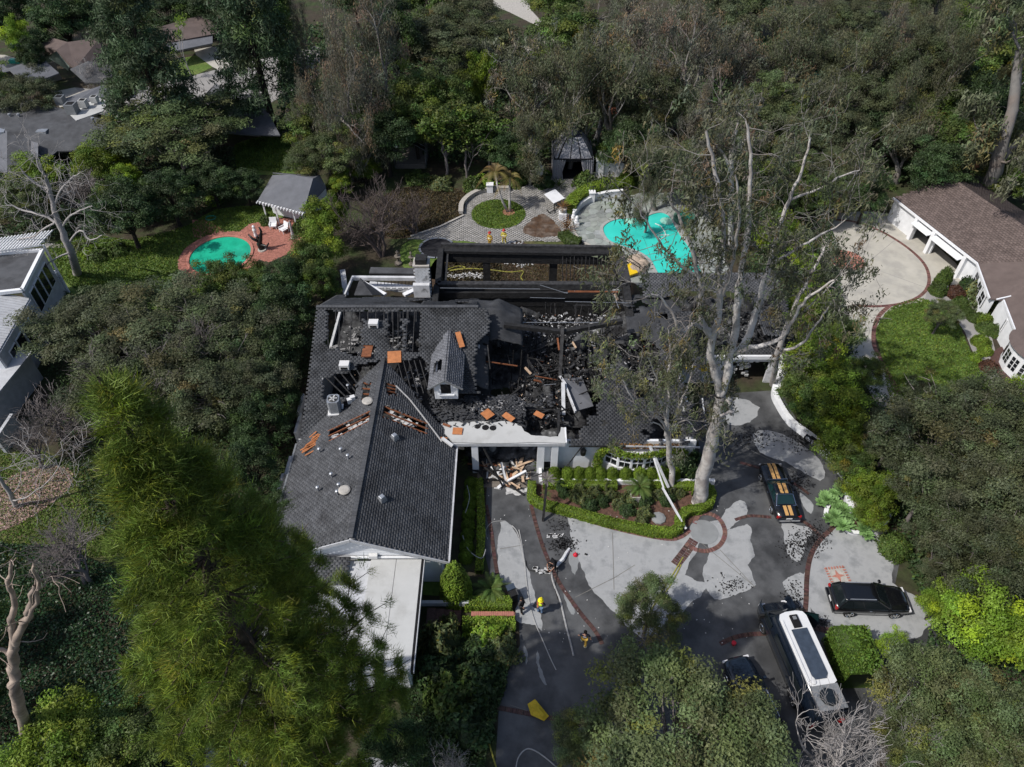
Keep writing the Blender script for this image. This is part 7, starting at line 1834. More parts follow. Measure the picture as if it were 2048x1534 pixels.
car('black_wagon', 'dark blue-black wagon with roof rails mostly hidden under the big oak at the bottom', 'car', (cc.x, cc.y, 0), hd, 4.9, 1.9, 1.6, 'navypaint',
 [(-.5, .78, .45, .75, .98), (-.48, .95, .34, .7, 1.06), (-.3, 1.0, .3, .65, 1.04), (0, 1.0, .28, .65, 1.0), (.18, 1.0, .28, .65, 1.0), (.36, .97, .3, .62, .95), (.46, .88, .34, .6, .84), (.5, .68, .45, .6, .72)],
 (-2.3, 1.0, -1.95, .2, .88, .68, 1.0, 1.5), rails=True)
# long van
f = G(1583, 1232, 2.7); bq = G(1664, 1412, 2.7); f.z = bq.z = 0; hd = math.atan2(f.y-bq.y, f.x-bq.x); dd = (f-bq).normalized()
vc = bq + dd*3.45; VL = 7.3
van = thing('camper_van', 'long black high-roofed camper van with white roof and solar panel, front door open', 'van', (vc.x, vc.y, 0), hd); van.scale = (1.07, 1.1, 1.03)
def vs(x, w, zb, zt, wt): return [(x, -w*.94, zb), (x, -w, .9), (x, -w*.97, 1.6), (x, -wt, zt-.15), (x, -wt*.8, zt), (x, 0, zt+.04), (x, wt*.8, zt), (x, wt, zt-.15), (x, w*.97, 1.6), (x, w, .9), (x, w*.94, zb)]
MB().loft([vs(-3.6, .95, .4, 2.45, .80), vs(-3.5, 1.0, .35, 2.62, .86), vs(-1, 1.02, .35, 2.68, .88), vs(1.6, 1.02, .35, 2.66, .86), vs(2.1, 1.02, .35, 2.5, .82), vs(2.75, 1.0, .35, 1.55, .86), vs(2.95, .99, .35, 1.32, .86), vs(3.45, .94, .38, 1.12, .78), vs(3.62, .80, .5, .9, .62)]).build('body', M['navypaint'], van, smooth=True, local=True)
MB().add([(2.12, -.72, 2.46), (2.12, .72, 2.46), (2.78, .84, 1.6), (2.78, -.84, 1.6)], [(0, 3, 2, 1)]).build('windscreen', M['autoglass'], van, local=True)
mb = MB(); mb.prism([(-2.05, -.78), (-2.15, -.6), (-2.15, .6), (-2.05, .78), (1.75, .78), (2.0, .66), (2.1, .3), (2.1, -.3), (2.0, -.66), (1.75, -.78)], 2.66, 2.76); mb.build('white_roof', M['vanwhite'], van, local=True)
mb = MB(); mb.prism([(-1.85, -.3), (-1.6, -.46), (1.0, -.46), (1.0, .42), (-1.6, .42), (-1.85, .3)], 2.77, 2.83); mb.build('solar_panel', M['solar'], van, local=True)
MB().box((1.45, 0, 2.82), (.75, .42, .14)).build('roof_vent', M['dark'], van, local=True); MB().box((1.62, 0, 2.9), (.2, .2, .06)).build('vent_knob', M['metalgrey'], van, local=True)
MB().lathe((-1.95, .5, 2.76), [(.16, 0), (.15, .1), (0, .12)], 14).build('antenna_dome', M['plastic_w'], van, local=True)
MB().bar((-1.9, .7, 2.8), (1.6, .7, 2.8), .08, .08).build('awning_case', M['vanwhite'], van, local=True)
MB().box((-2.8, 0, 2.72), (1.3, 1.5, .05)).build('rear_roof_deck', M['metalgrey'], van, local=True)
MB().lathe((-2.8, 0, 2.75), [(.5, 0), (.46, .08), (0, .12)], 8).build('rear_skylight', M['autoglass'], van, local=True)
for s in (-1, 1):
 MB().box((2.2, s*1.0, 1.75), (.9, .04, .5)).build('cab_window', M['autoglass'], van, local=True) if s > 0 else None
 MB().box((-.6, s*1.01, 1.85), (3.6, .03, .5)).build('side_window', M['autoglass'], van, local=True)
 MB().box((2.6, s*1.18, 1.5), (.12, .26, .32)).build('mirror', M['rubber'], van, local=True)
 MB().box((3.5, s*.68, .95), (.14, .34, .24)).build('headlight', M['lamp'], van, local=True); MB().box((-3.6, s*.82, 1.2), (.06, .16, .5)).build('taillight', M['redlamp'], van, local=True)
 MB().box((-.2, s*1.03, 1.35), (5.6, .02, .03)).build('door_rail', M['rubber'], van, local=True)
 for x in (2.35, -1.95): wheel(van, x, s*.88, .38, .26, s)
dr = MB(); dr.add([(2.55, -1.04, .5), (1.85, -1.95, .5), (1.85, -1.95, 1.45), (2.55, -1.04, 1.45), (2.52, -1.07, .5), (1.82, -1.98, .5), (1.82, -1.98, 1.45), (2.52, -1.07, 1.45)], [(0, 1, 2, 3), (7, 6, 5, 4), (0, 4, 5, 1), (1, 5, 6, 2), (2, 6, 7, 3), (3, 7, 4, 0)])
dro = dr.build('open_door', M['navypaint'], van, local=True)
MB().add([(2.5, -1.05, 1.45), (1.85, -1.93, 1.45), (1.95, -1.8, 2.15), (2.15, -1.2, 2.25)], [(0, 1, 2, 3)]).build('door_window', M['tealglass'], dro, local=True)
# motorcycle by the wall
p = G(1628, 895); mo = thing('motorcycle', 'motorcycle with chrome engine parked beside the curving white wall', 'motorcycle', p, -.95)
for x in (-.72, .72):
 mb = MB(); mb.tube([(x+cos(i*pi/10)*.3, 0, .32+sin(i*pi/10)*.3) for i in range(21)], .055, 6, False); wq = mb.build('wheel', M['rubber'], mo, local=True, smooth=True)
 mb = MB()
 for k in range(6): a = k*pi/3; mb.bar((x, 0, .32), (x+cos(a)*.27, 0, .32+sin(a)*.27), .02)
 mb.build('spokes', M['chrome'], wq, 'stuff', local=True)
MB().loft([[(x, w*cos(a), z+h*sin(a)) for a in np.linspace(0, 2*pi, 9)[:-1]] for x, w, z, h in ((-.1, .08, .75, .08), (0, .17, .82, .14), (.25, .18, .85, .14), (.45, .08, .8, .08))]).build('fuel_tank', M['navypaint'], mo, smooth=True, local=True)
MB().box((-.3, 0, .76), (.6, .26, .1)).build('seat', M['rubber'], mo, local=True); MB().box((0, 0, .45), (.42, .3, .36)).build('engine', M['chrome'], mo, local=True)
mb = MB(); mb.tube([(.75, .0, .35), (.5, .0, 1.0), (.45, -.36, 1.02), (.3, -.42, 1.0)], .025, 6); mb.tube([(.5, 0, 1.0), (.45, .36, 1.02), (.3, .42, 1.0)], .025, 6); mb.build('handlebar', M['chrome'], mo, local=True)
mb = MB(); mb.tube([(.2, .16, .4), (-.2, .2, .25), (-.85, .2, .3)], .045, 6); mb.build('exhaust', M['chrome'], mo, local=True); MB().lathe((.62, 0, .8), [(.02, -.1), (.1, 0), (.09, .08)], 10).build('headlamp', M['lamp'], mo, local=True)
MB().box((-.72, 0, .66), (.5, .16, .04)).build('mudguard', M['navypaint'], mo, local=True)
# == people
def skin_mesh(name, joints, edges, m, par, root=0, sub=1, label=None):
 me = bpy.data.meshes.new(name); me.from_pydata([j[0] for j in joints], edges, [])
 me.materials.append(M[m]); o = bpy.data.objects.new(name, me); COL.objects.link(o); o.parent = par
 sk = o.modifiers.new('skin', 'SKIN'); sk.use_smooth_shade = True; sk.branch_smoothing = .6
 if not me.skin_vertices: me.skin_vertices.new()
 for i, j in enumerate(joints):
  rr = j[1]; me.skin_vertices[0].data[i].radius = (rr, rr) if not hasattr(rr, '__len__') else rr
  me.skin_vertices[0].data[i].use_root = (i == root)
 ss = o.modifiers.new('sub', 'SUBSURF'); ss.levels = sub; ss.render_levels = sub
 return o
def person(label, loc, rz, pose, top, legs, hat=None, shirt_long=True, letters=False, hair=True, tape=None, vest=None, boots='boot', group=None, cat='person'):
 """pose: dict of joint positions (local, facing +y)"""
 t = thing('person', label, cat, loc, rz, group); J = dict(pel=(0, 0, .95), chest=(0, 0, 1.32), neck=(0, .01, 1.5), head=(0, .03, 1.66), crown=(0, .02, 1.78),
  lsh=(-.19, 0, 1.42), rsh=(.19, 0, 1.42), lel=(-.28, -.03, 1.15), rel=(.28, -.03, 1.15), lwr=(-.30, .05, .9), rwr=(.30, .05, .9),
  lhip=(-.10, 0, .9), rhip=(.10, 0, .9), lkn=(-.12, .03, .5), rkn=(.12, .03, .5), lan=(-.13, -.02, .09), ran=(.13, -.02, .09), ltoe=(-.15, .16, .04), rtoe=(.15, .16, .04))
 J.update(pose); V = {k: Vector(v) for k, v in J.items()}
 names = ['pel', 'chest', 'neck', 'head', 'crown', 'lsh', 'rsh', 'lel', 'rel', 'lwr', 'rwr', 'lhip', 'rhip', 'lkn', 'rkn', 'lan', 'ran', 'ltoe', 'rtoe']
 rad = dict(pel=.14, chest=(.16, .12), neck=.055, head=.095, crown=.06, lsh=.065, rsh=.065, lel=.045, rel=.045, lwr=.03, rwr=.03, lhip=.095, rhip=.095, lkn=.06, rkn=.06, lan=.042, ran=.042, ltoe=.035, rtoe=.035)
 js = [(V[n], rad[n]) for n in names]; ix = {n: i for i, n in enumerate(names)}
 ed = [(ix[a], ix[b]) for a, b in (('pel', 'chest'), ('chest', 'neck'), ('neck', 'head'), ('head', 'crown'), ('chest', 'lsh'), ('chest', 'rsh'), ('lsh', 'lel'), ('rsh', 'rel'), ('lel', 'lwr'), ('rel', 'rwr'), ('pel', 'lhip'), ('pel', 'rhip'), ('lhip', 'lkn'), ('rhip', 'rkn'), ('lkn', 'lan'), ('rkn', 'ran'), ('lan', 'ltoe'), ('ran', 'rtoe'))]
 for sd in ('l', 'r'):
  w = V[sd+'wr']; d = (w - V[sd+'el']).normalized(); s = d.cross(Vector((0, 1, 0)));
  if s.length < .2: s = d.cross(Vector((1, 0, 0)))
  s.normalize(); nrm = d.cross(s).normalized(); b = len(js); js.append((w + d*.07, .032)); ed.append((ix[sd+'wr'], b))
  for f in range(4):
   k = (f-1.5); L = (.085, .095, .09, .07)[f]; r0 = w + d*.10 + s*k*.022; i = len(js)
   js += [(r0, .010), (r0 + d*L*.5 + nrm*.012, .0095), (r0 + d*L*.85 + nrm*.045, .008)]; ed += [(b, i), (i, i+1), (i+1, i+2)]
  i = len(js); js += [(w + d*.05 + s*-.045, .011), (w + d*.095 + s*-.06 + nrm*.02, .010)]; ed += [(b, i), (i, i+1)]
 skin_mesh('body', js, ed, 'skin', t)
 g = lambda ns, ee, R_, nm, m: skin_mesh(nm, [(V[n] if isinstance(n, str) else n, R_[i]) for i, n in enumerate(ns)], ee, m, t)
 lw = V['lwr'].lerp(V['lel'], .08) if shirt_long else V['lel'].lerp(V['lsh'], .25); rw = V['rwr'].lerp(V['rel'], .08) if shirt_long else V['rel'].lerp(V['rsh'], .25)
 hem = V['pel'].lerp(V['chest'], -.05)
 ns = [hem, V['chest'], V['neck'].lerp(V['chest'], .25), V['lsh'], V['rsh']] + ([V['lel'], V['rel'], lw, rw] if shirt_long else [lw, rw])
 ee = [(0, 1), (1, 2), (1, 3), (1, 4)] + ([(3, 5), (4, 6), (5, 7), (6, 8)] if shirt_long else [(3, 5), (4, 6)])
 g(ns, ee, [(.19, .15), (.2, .15), .09, .09, .09] + ([.075, .075, .06, .06] if shirt_long else [.07, .07]), 'jacket' if shirt_long else 't_shirt', top)
 g(['pel', 'lhip', 'rhip', 'lkn', 'rkn', V['lan']+Vector((0, 0, .05)), V['ran']+Vector((0, 0, .05))], [(0, 1), (0, 2), (1, 3), (2, 4), (3, 5), (4, 6)], [.165, .12, .12, .095, .095, .085, .085], 'trousers', legs)
 for sd in ('l', 'r'):
  g([sd+'an', V[sd+'toe']], [(0, 1)], [.065, .05], 'boot', boots)
 H = V['head']
 for s in (-.035, .035): MB().box((H.x+s, H.y+.095, H.z+.01), (.025, .012, .014)).build('eye', M['hair'], t, local=True)
 MB().box((H.x, H.y+.105, H.z-.02), (.025, .035, .04)).build('nose', M['skin'], t, local=True); MB().box((H.x, H.y+.095, H.z-.06), (.05, .01, .012)).build('mouth', M['redlamp'], t, local=True)
 if hair: MB().loft([[(H.x+cos(a)*q*.105, H.y-.015+sin(a)*q*.115, H.z+z) for a in np.linspace(0, 2*pi, 13)[:-1]] for z, q in ((-.02, 1.02), (.05, 1.08), (.11, .85), (.15, .35))]).build('hair', M['hair'], t, smooth=True, local=True)
 if hat:
  c = V['crown']; mb = MB(); mb.loft([[(c.x+cos(a)*q, c.y-.02+sin(a)*q*1.12, c.z-.06+z) for a in np.linspace(0, 2*pi, 17)[:-1]] for z, q in ((-.02, .19), (0, .185), (.01, .14), (.07, .135), (.13, .10), (.16, .04))]); mb.build('helmet', M[hat], t, smooth=True, local=True)
  MB().box((c.x, c.y-.02, c.z+.03), (.03, .27, .14)).build('helmet_ridge', M[hat], t, local=True)
 if vest:
  C_ = V['chest']; P_ = V['pel']
  g([P_.lerp(C_, .15), C_, V['neck'].lerp(C_, .45)], [(0, 1), (1, 2)], [(.215, .175), (.225, .175), .11], 'safety_vest', vest)
  MB().bar(V['lsh']+Vector((.03, -.12, .03)), P_.lerp(C_, .2)+Vector((-.1, -.2, 0)), .09, .03).build('vest_panel', M['hiorange'], t, local=True); MB().bar(V['rsh']+Vector((0, 0, .09)), V['lsh']+Vector((0, 0, .09)), .18, .04).build('vest_panel', M['hiorange'], t, local=True)
 if tape:
  for n, f in (('lkn', .75), ('rkn', .75)):
   a = V[n].lerp(V[n[0]+'an'], f); MB().lathe(a-Vector((0, 0, .03)), [(.105, 0), (.105, .05)], 12).build('reflective_band', M['reflect'], t, local=True)
  a = V['pel'].lerp(V['chest'], .35); MB().lathe(a, [(.215, 0), (.215, .05)], 14).build('reflective_band', M['reflect'], t, local=True) if shirt_long else None
 if letters:
  a = V['chest']
  for w_, z_, h_ in ((.26, .06, .045), (.17, -.01, .035)):
   n = 5; mb = MB()
   for i in range(n): mb.box((a.x-w_/2+w_*(i+.5)/n, a.y-.168, a.z+z_), (w_/n*.62, .012, h_));
   mb.build('back_print', M['skin2'], t, 'stuff', local=True)
 return t
person('firefighter in yellow turnout gear and red helmet standing on the plaza, left of the two', tuple(G(980, 493)), 2.6, dict(lkn=(-.12, .06, .5)), 'turnout', 'turnout', 'helmet_red', tape=True)
person('firefighter in yellow turnout gear and red helmet facing the camera, right of the two', tuple(G(1008, 488)), 3.0, dict(lwr=(-.12, .22, 1.05), rwr=(.12, .22, 1.05), lel=(-.3, .05, 1.15), rel=(.3, .05, 1.15), lkn=(-.16, .03, .5), lan=(-.2, -.02, .09), ltoe=(-.22, .14, .04)), 'turnout_y', 'turnout_y', 'helmet_red', tape=True)
person('firefighter in navy T-shirt and yellow trousers walking down the driveway, seen from behind', tuple(G(1167, 1289)), 2.95+pi, dict(lkn=(-.11, .12, .5), lan=(-.12, .22, .10), ltoe=(-.13, .40, .06), rkn=(.12, -.02, .5), ran=(.12, -.26, .14), rtoe=(.13, -.12, .04), lel=(-.36, -.05, 1.18), lwr=(-.38, .1, .95), rel=(.36, -.02, 1.18), rwr=(.38, .02, .95)), 'navycloth', 'turnout', None, shirt_long=False, letters=True, tape=True)
person('worker in lime and orange safety vest and yellow hard hat on the driveway', tuple(G(1080, 1226)), 2.7+pi, dict(lel=(-.3, .05, 1.15), lwr=(-.14, .22, 1.08), rel=(.3, .05, 1.15), rwr=(.12, .24, 1.08)), 'greycloth', 'denim', 'helmet_yel', vest='hivis')
person('bearded person in dark grey clothes standing beside the hedge, left of the safety worker', tuple(G(1042, 1222)), 4.2, dict(rkn=(.13, .1, .5), ran=(.16, .14, .09), rtoe=(.17, .3, .04), rwr=(.2, .22, 1.0)), 'greycloth', 'blackcloth')
person('person in dark clothes crouching over white debris in the middle of the driveway', tuple(G(1104, 1138)), 2.6, dict(pel=(0, -.25, .72), chest=(0, .08, .98), neck=(0, .25, 1.02), head=(0, .36, .98), crown=(0, .44, .95), lsh=(-.19, .14, 1.0), rsh=(.19, .14, 1.0), lel=(-.26, .26, .75), rel=(.26, .26, .75), lwr=(-.12, .42, .5), rwr=(.12, .42, .5), lhip=(-.12, -.22, .68), rhip=(.12, -.22, .68), lkn=(-.22, .02, .46), rkn=(.22, .02, .46), lan=(-.2, -.12, .09), ran=(.2, -.12, .09), ltoe=(-.22, .06, .04), rtoe=(.22, .06, .04)), 'blackcloth', 'blackcloth', None, shirt_long=False)
# == loose things
def hose(label, pts, w, m, z=.04, px=True, name='fire_hose', n=5, cat='hose'):
 P = [G(*p) for p in pts] if px else pts
 P = smooth_poly([Vector((p.x, p.y, 0)) for p in P], 6, False)
 c = P[0]; mb = MB(); mb.tube([(p.x, p.y, z) for p in P], w/2, n); o = mb.build(name, M[m]); return tag(o, label, cat)
hose('long dirty white hose from the crouching person down the driveway to the oak', [(1102, 1140), (1105, 1160), (1112, 1180), (1120, 1200), (1126, 1225), (1134, 1260), (1142, 1290), (1147, 1312)], .12, 'hosew')
hose('thin grey hose running from the hedge down the driveway left of the worker', [(1038, 1060), (1044, 1090), (1050, 1130), (1054, 1170), (1060, 1210), (1070, 1245), (1085, 1280), (1100, 1315), (1112, 1340)], .07, 'hosew')
hose('white hose curling round the left dry concrete strip', [(1024, 1052), (1034, 1064), (1042, 1090), (1048, 1120)], .07, 'hosew', z=.06)
hose('black cable looping around the crouching person', [(1052, 1122), (1058, 1140), (1090, 1144), (1112, 1132), (1114, 1150), (1110, 1175), (1116, 1200)], .05, 'hosedark')
hose('yellow pair of hoses lying across the pale concrete beside the brick strip', [(1366, 1115), (1345, 1150), (1325, 1180), (1300, 1225), (1285, 1260)], .09, 'hosey')
hose('second yellow hose beside the brick strip', [(1362, 1130), (1352, 1150), (1338, 1175), (1318, 1200)], .08, 'hosey')
hose('yellow hose along the left edge of the lower driveway', [(968, 1440), (974, 1470), (985, 1510), (1000, 1560), (1010, 1600)], .1, 'hosey')
hose('yellow hose bundle emerging from under the oak at the bottom', [(1148, 1500), (1132, 1520), (1118, 1540), (1105, 1580)], .09, 'hosey'); hose('second strand of yellow hose under the oak at the bottom', [(1142, 1500), (1126, 1520), (1112, 1540)], .08, 'hosey')
hose('dirty grey hose curving at the bottom edge of the driveway', [(1030, 1560), (1035, 1520), (1050, 1500), (1066, 1500), (1090, 1515), (1125, 1545)], .08, 'hosew')
hose('black cable on the driveway in front of the debris pile', [(975, 1080), (972, 1060), (985, 1045), (1010, 1042)], .04, 'hosew')
hose('grey garden hose hanging along the shaded hedge', [(935, 985), (940, 1010), (932, 1040)], .05, 'hosew', z=.9); hose('hose loop lying beside the shaded hedge', [(926, 1080), (935, 1105), (950, 1120), (965, 1125), (972, 1108)], .06, 'hosew', z=.6)
hose('yellow hose lying on the scorched lawn behind the charred frame', [(895, 540), (915, 533), (930, 536), (900, 542), (940, 538), (985, 541), (1020, 545), (1046, 543), (1042, 555), (1046, 562)], .13, 'hosey')
P3 = [WPR([(q[0], q[1])])[0] + Vector((0, 0, .05)) for q in ((792, 772), (820, 800), (848, 836), (872, 868), (884, 884))]
mb = MB(); mb.tube(P3, .06, 5); tag(mb.build('roof_hose', M['hosew']), 'pale hose lying diagonally over the right slope of the front wing roof', 'hose')
mb = MB(); mb.bar(G(884, 876, 3.9), G(905, 892, 3.6), .22, .16); tag(mb.build('gutter_piece', M['plastic_w']), 'short white gutter piece hanging at the roof corner by the porch', 'gutter')
def sheetthing(name, label, cat, pts, m, t=.04):
 mb = MB(); mb.quad3(*pts, t); return tag(mb.build(name, M[m]), label, cat)
def plank_px(label, q, z, w, h, rot, m='plywood', name='plywood_sheet', cat='plywood', tilt=.1):
 p = G(*q, z); mb = MB(); E = Matrix.Rotation(rot, 3, 'Z') @ Matrix.Rotation(tilt, 3, 'X'); mb.box(p, (w, h, .03), M=E); return tag(mb.build(name, M[m]), label, cat)
pS = SP([(789, 716)])[0]; mb = MB(); mb.box(pS+Vector((0, 0, .12)), (1.05, 1.0, .03), M=Matrix.Rotation(.08, 3, 'Z') @ Matrix.Rotation(.38, 3, 'X')); tag(mb.build('plywood_sheet', M['plywood']), 'orange plywood sheet on the left roof above the wing ridge', 'plywood')
pS = GY(920, 681, 42.2); mb = MB(); mb.box(pS+Vector((0, 0, .1)), (.42, 1.35, .04), M=Matrix.Rotation(.32, 3, 'Z') @ Matrix.Rotation(.4, 3, 'X')); tag(mb.build('plywood_sheet', M['plywood']), 'narrow orange board leaning above the dormer ridge', 'plywood')
plank_px('orange plywood square lying on the sooty porch roof, nearest its left end', (975, 828), 3.9, .78, .78, .75)
plank_px('darker orange plywood piece on the sooty porch roof, right of the square one', (1017, 834), 3.9, .95, .5, -.75)
plank_px('orange plywood sheet on the white porch roof edge', (915, 862), 3.7, .72, .62, -.05); plank_px('orange plywood hanging over the dark opening of the porch', (1078, 829), 3.9, .75, .45, -.6)
plank_px('small orange plywood scrap at the left end of the porch roof', (887, 877), 3.7, .55, .22, -.1); plank_px('dull red plywood scrap near the left end of the porch roof', (893, 850), 3.75, .6, .2, -.4, 'timber')
mb = MB(); mb.bar(G(1066, 845, 1.5), G(1072, 868, 1.2), .3, .3); tag(mb.build('split_timber', M['rawwood']), 'split pale timber standing in the dark opening of the porch', 'timber')
mb = MB(); mb.bar(G(1074, 832, 2.8), G(1071, 858, 1.5), .2, .1); tag(mb.build('wall_remnant', M['ductgreen'] if 0 else M['char2']), 'grey wall remnant in the dark opening of the porch', 'debris')
# lumber on the wing roof left edge
for i, (q, w_, lb) in enumerate((((625, 890), .9, 'orange timber scraps at the left eave of the wing, upper bunch'), ((618, 902), .8, 'orange timber scraps at the left eave of the wing, lower bunch'), ((632, 875), .7, 'orange timber scrap near the burned left eave'))):
 p = WPL([q])[0]; mb = MB(); rr_ = random.Random(i)
 for k in range(5): mb.box(p+Vector((rr_.uniform(-.3, .3), rr_.uniform(-.3, .3), .08+k*.02)), (w_, .1, .03), rr_.uniform(.3, 1.2))
 tag(mb.build('timber_scraps', M['plywood']), lb, 'timber', kind='stuff')
# debris pile before the porch: boards one by one
r = random.Random(31); k = 0
cols = ['rawwood', 'rawwood', 'foil', 'white', 'char', 'rawwood', 'timber']
for i in range(46):
 q = (r.uniform(965, 1055), r.uniform(925, 978)); z = r.uniform(.05, .45); L = r.uniform(.5, 2.0); a = r.uniform(0, pi)
 p = G(*q, z); c_ = cols[i % len(cols)]
 o = MB().bar(p, p+Vector((cos(a)*L, sin(a)*L, r.uniform(-.2, .25))), r.uniform(.08, .3), .04).build('board', M[c_])
 nm = {'rawwood': 'pale raw', 'foil': 'dirty white', 'white': 'painted white', 'char': 'charred black', 'timber': 'reddish'}[c_]
 tag(o, '%s board in the heap of broken lumber before the porch' % nm, 'board', '%s boards in the lumber heap' % nm)
for a, b, za, zb_, w_, m_, lb in (((964, 890), (1005, 972), 3.0, .3, .12, 'char', 'long charred pole leaning from the porch roof to the lumber heap, left one'), ((968, 935), (1048, 990), .8, .1, .12, 'char', 'long black pole lying from the porch column foot to the driveway'), ((1002, 925), (1014, 968), 1.0, .2, .16, 'dirtywhite', 'upright pale board in the lumber heap'), ((1015, 962), (1052, 942), .6, .7, .18, 'white', 'clean white board lying across the lumber heap'), ((1064, 953), (1120, 937), .9, 1.0, .08, 'char2', 'thin grey pipe from the heap to the first ball shrub'), ((1128, 940), (1164, 893), .7, 3.0, .07, 'char', 'thin black rod leaning on the white front wall'), ((962, 941), (1060, 942), .5, .5, .1, 'char', 'black bar lying across the porch step, upper'), ((965, 958), (1062, 960), .3, .3, .1, 'char', 'black bar lying across the porch step, lower'), ((1300, 893), (1337, 975), 3.1, .8, .16, 'dirtywhite', 'long white pole leaning from the eave over the bay window, upper part'), ((1325, 975), (1372, 1058), 1.2, .4, .14, 'dirtywhite', 'long scorched pole lying over the bed to the stone medallion'), ((1306, 912), (1327, 975), 2.6, .9, .1, 'white', 'shorter white pole beside the long one at the bay window')):
 o = MB().bar(G(a[0], a[1], za), G(b[0], b[1], zb_), w_, w_*.8).build('fallen_pole' if 'pole' in lb else 'palm_trunk' if 'palm' in lb else 'loose_board', M[m_]); tag(o, lb, 'pole' if 'pole' in lb or 'rod' in lb or 'pipe' in lb else 'palm trunk' if 'palm' in lb else 'board')
b0 = G(1086, 1042); t = thing('burned_palm', 'burned palm with charred trunk and drooping dead crown at the left corner of the bed', 'palm', b0); p = G(1094, 960, 3.3); MB().bar(b0, p, .17, .15).build('trunk', M['char'], t)
me = PROTO['fern'][1].copy(); me.materials.clear(); me.materials.append(M['twig']); o = link('fronds', me, t); o.location = p - b0; o.scale = (.9, .9, .9)
o = link('yucca_plant', PROTO['fern'][1]); o.location = G(1092, 990, 1.0); o.scale = (.6, .6, .6); tag(o, 'green yucca leaves at the foot of the burned palm trunk', 'plant')
for s, q in enumerate(((985, 925), (1050, 925))):
 p = G(*q); t = thing('porch_statue', ('sooty stone figure inside the porch on the left', 'sooty stone figure inside the porch on the right')[s], 'statue', (p.x, p.y+.8, 0))
 MB().lathe((p.x, p.y+.8, 0), [(.35, 0), (.35, .3), (.22, .35), (.3, .8), (.34, 1.2), (.24, 1.5), (.12, 1.6), (.17, 1.8), (.08, 2.0)], 12).build('figure', M['dry2'], t, smooth=True)
sheet('porch_floor', [(955, 890), (1062, 890), (1062, 975), (955, 975)], Z4, 'mortar'); sheet('porch_step', [(1010, 975), (1060, 975), (1062, 985), (1012, 990)], .03, 'foil', rag=.2)
mb = MB(); r = random.Random(4)
for i in range(120):
 q = (r.uniform(965, 1500), r.uniform(985, 1300)); p = G(*q, .03); s = r.uniform(.02, .06); mb.box(p, (s*1.4, s, .03), r.random()*3)
o = mb.build('paper_scraps', M['foil']); o['kind'] = 'stuff'
mb = MB()
for (x0, y0, x1, y1, n) in ((1560, 1060, 1625, 1125, 160), (1600, 1040, 1665, 1110, 180), (1095, 1070, 1160, 1105, 160), (1090, 1020, 1150, 1080, 50), (1440, 850, 1560, 900, 140), (1560, 940, 1630, 990, 120), (1560, 1155, 1612, 1225, 90), (1420, 1150, 1500, 1190, 60), (1615, 1230, 1660, 1262, 60), (1570, 850, 1640, 905, 160)):
 for i in range(n*2):
  p = G(r.gauss((x0+x1)/2, (x1-x0)/4.5), r.gauss((y0+y1)/2, (y1-y0)/4.5), .03); s = r.uniform(.02, .075); mb.box(p, (s*1.8, s, .02), r.random()*3)
o = mb.build('charred_fragments', M['char']); o['kind'] = 'stuff'
mb = MB(); p = G(1080, 1142, .1)
for i in range(16): mb.box(G(r.uniform(1068, 1104), r.uniform(1135, 1146), .12), (r.uniform(.15, .5), r.uniform(.08, .2), .06), r.uniform(-.3, .3))
tag(mb.build('white_debris', M['foil']), 'crumpled white debris strip being gathered by the crouching person', 'debris', kind='stuff')
mb = MB(); mb.tube([G(1112, 1132, .1), G(1126, 1118, .15), G(1134, 1104, .1), G(1139, 1097, .1)], [.12, .14, .13, .1], 6); tag(mb.build('fabric_roll', M['dirtywhite']), 'curved pale rolled length of fabric beside the crouching person', 'fabric')
mb = MB()
for i in range(14): mb.box(G(r.uniform(1096, 1125), r.uniform(1068, 1076), .06), (r.uniform(.1, .4), .1, .04), r.random())
tag(mb.build('white_debris', M['foil']), 'white scraps lying below the box hedge near the left corner', 'debris', kind='stuff')
p = G(1151, 1110); t = thing('red_helmet', 'red helmet lying alone on the wet concrete', 'helmet', p); MB().lathe(p, [(.17, 0), (.19, .02), (.15, .05), (.13, .14), (.07, .2), (0, .21)], 14).build('shell', M['redpaint'], t, smooth=True); MB().box((p.x, p.y, .16), (.03, .26, .1)).build('crest', M['redpaint'], t)
p = G(1172, 1109); tag(MB().box((p.x, p.y, .04), (.2, .12, .05), -.4).build('black_case', M['rubber']), 'small black case on the dry concrete beside the red helmet', 'case')
p = G(1467, 1288); tag(MB().lathe((p.x, p.y, 0), [(.14, 0), (.15, .2), (.1, .22), (0, .22)], 10).build('red_bucket', M['redpaint']), 'tiny red object near the brick arc beside the hidden wagon', 'bucket')
Pt = [G(1055, 1408, .05), G(1070, 1398, .3), G(1080, 1410, .3), G(1098, 1432, .1), G(1088, 1442, .05), G(1062, 1430, .15)]
mb = MB(); cen = G(1076, 1420, .32); mb.add([tuple(v) for v in Pt]+[tuple(cen)], [(i, (i+1) % 6, 6) for i in range(6)]); mb.quad3(G(1062, 1412, .36), G(1072, 1409, .36), G(1090, 1430, .3), G(1084, 1434, .3), .03); tag(mb.build('yellow_tarpaulin', M['tarp']), 'crumpled yellow tarpaulin on the dark lower driveway', 'tarpaulin')
p = G(1023, 1195); t = thing('folded_pushchair', 'dark folded trolley with pale blue bag standing by the hedge left of the grey-clothed person', 'trolley', p)
MB().box((p.x+.1, p.y-.2, .6), (.45, .5, .9), .4).build('trolley_body', M['blackcloth'], t); MB().box((p.x-.05, p.y+.15, 1.05), (.55, .4, .2), .4).build('blue_bag', M['solar'], t)
mb = MB()
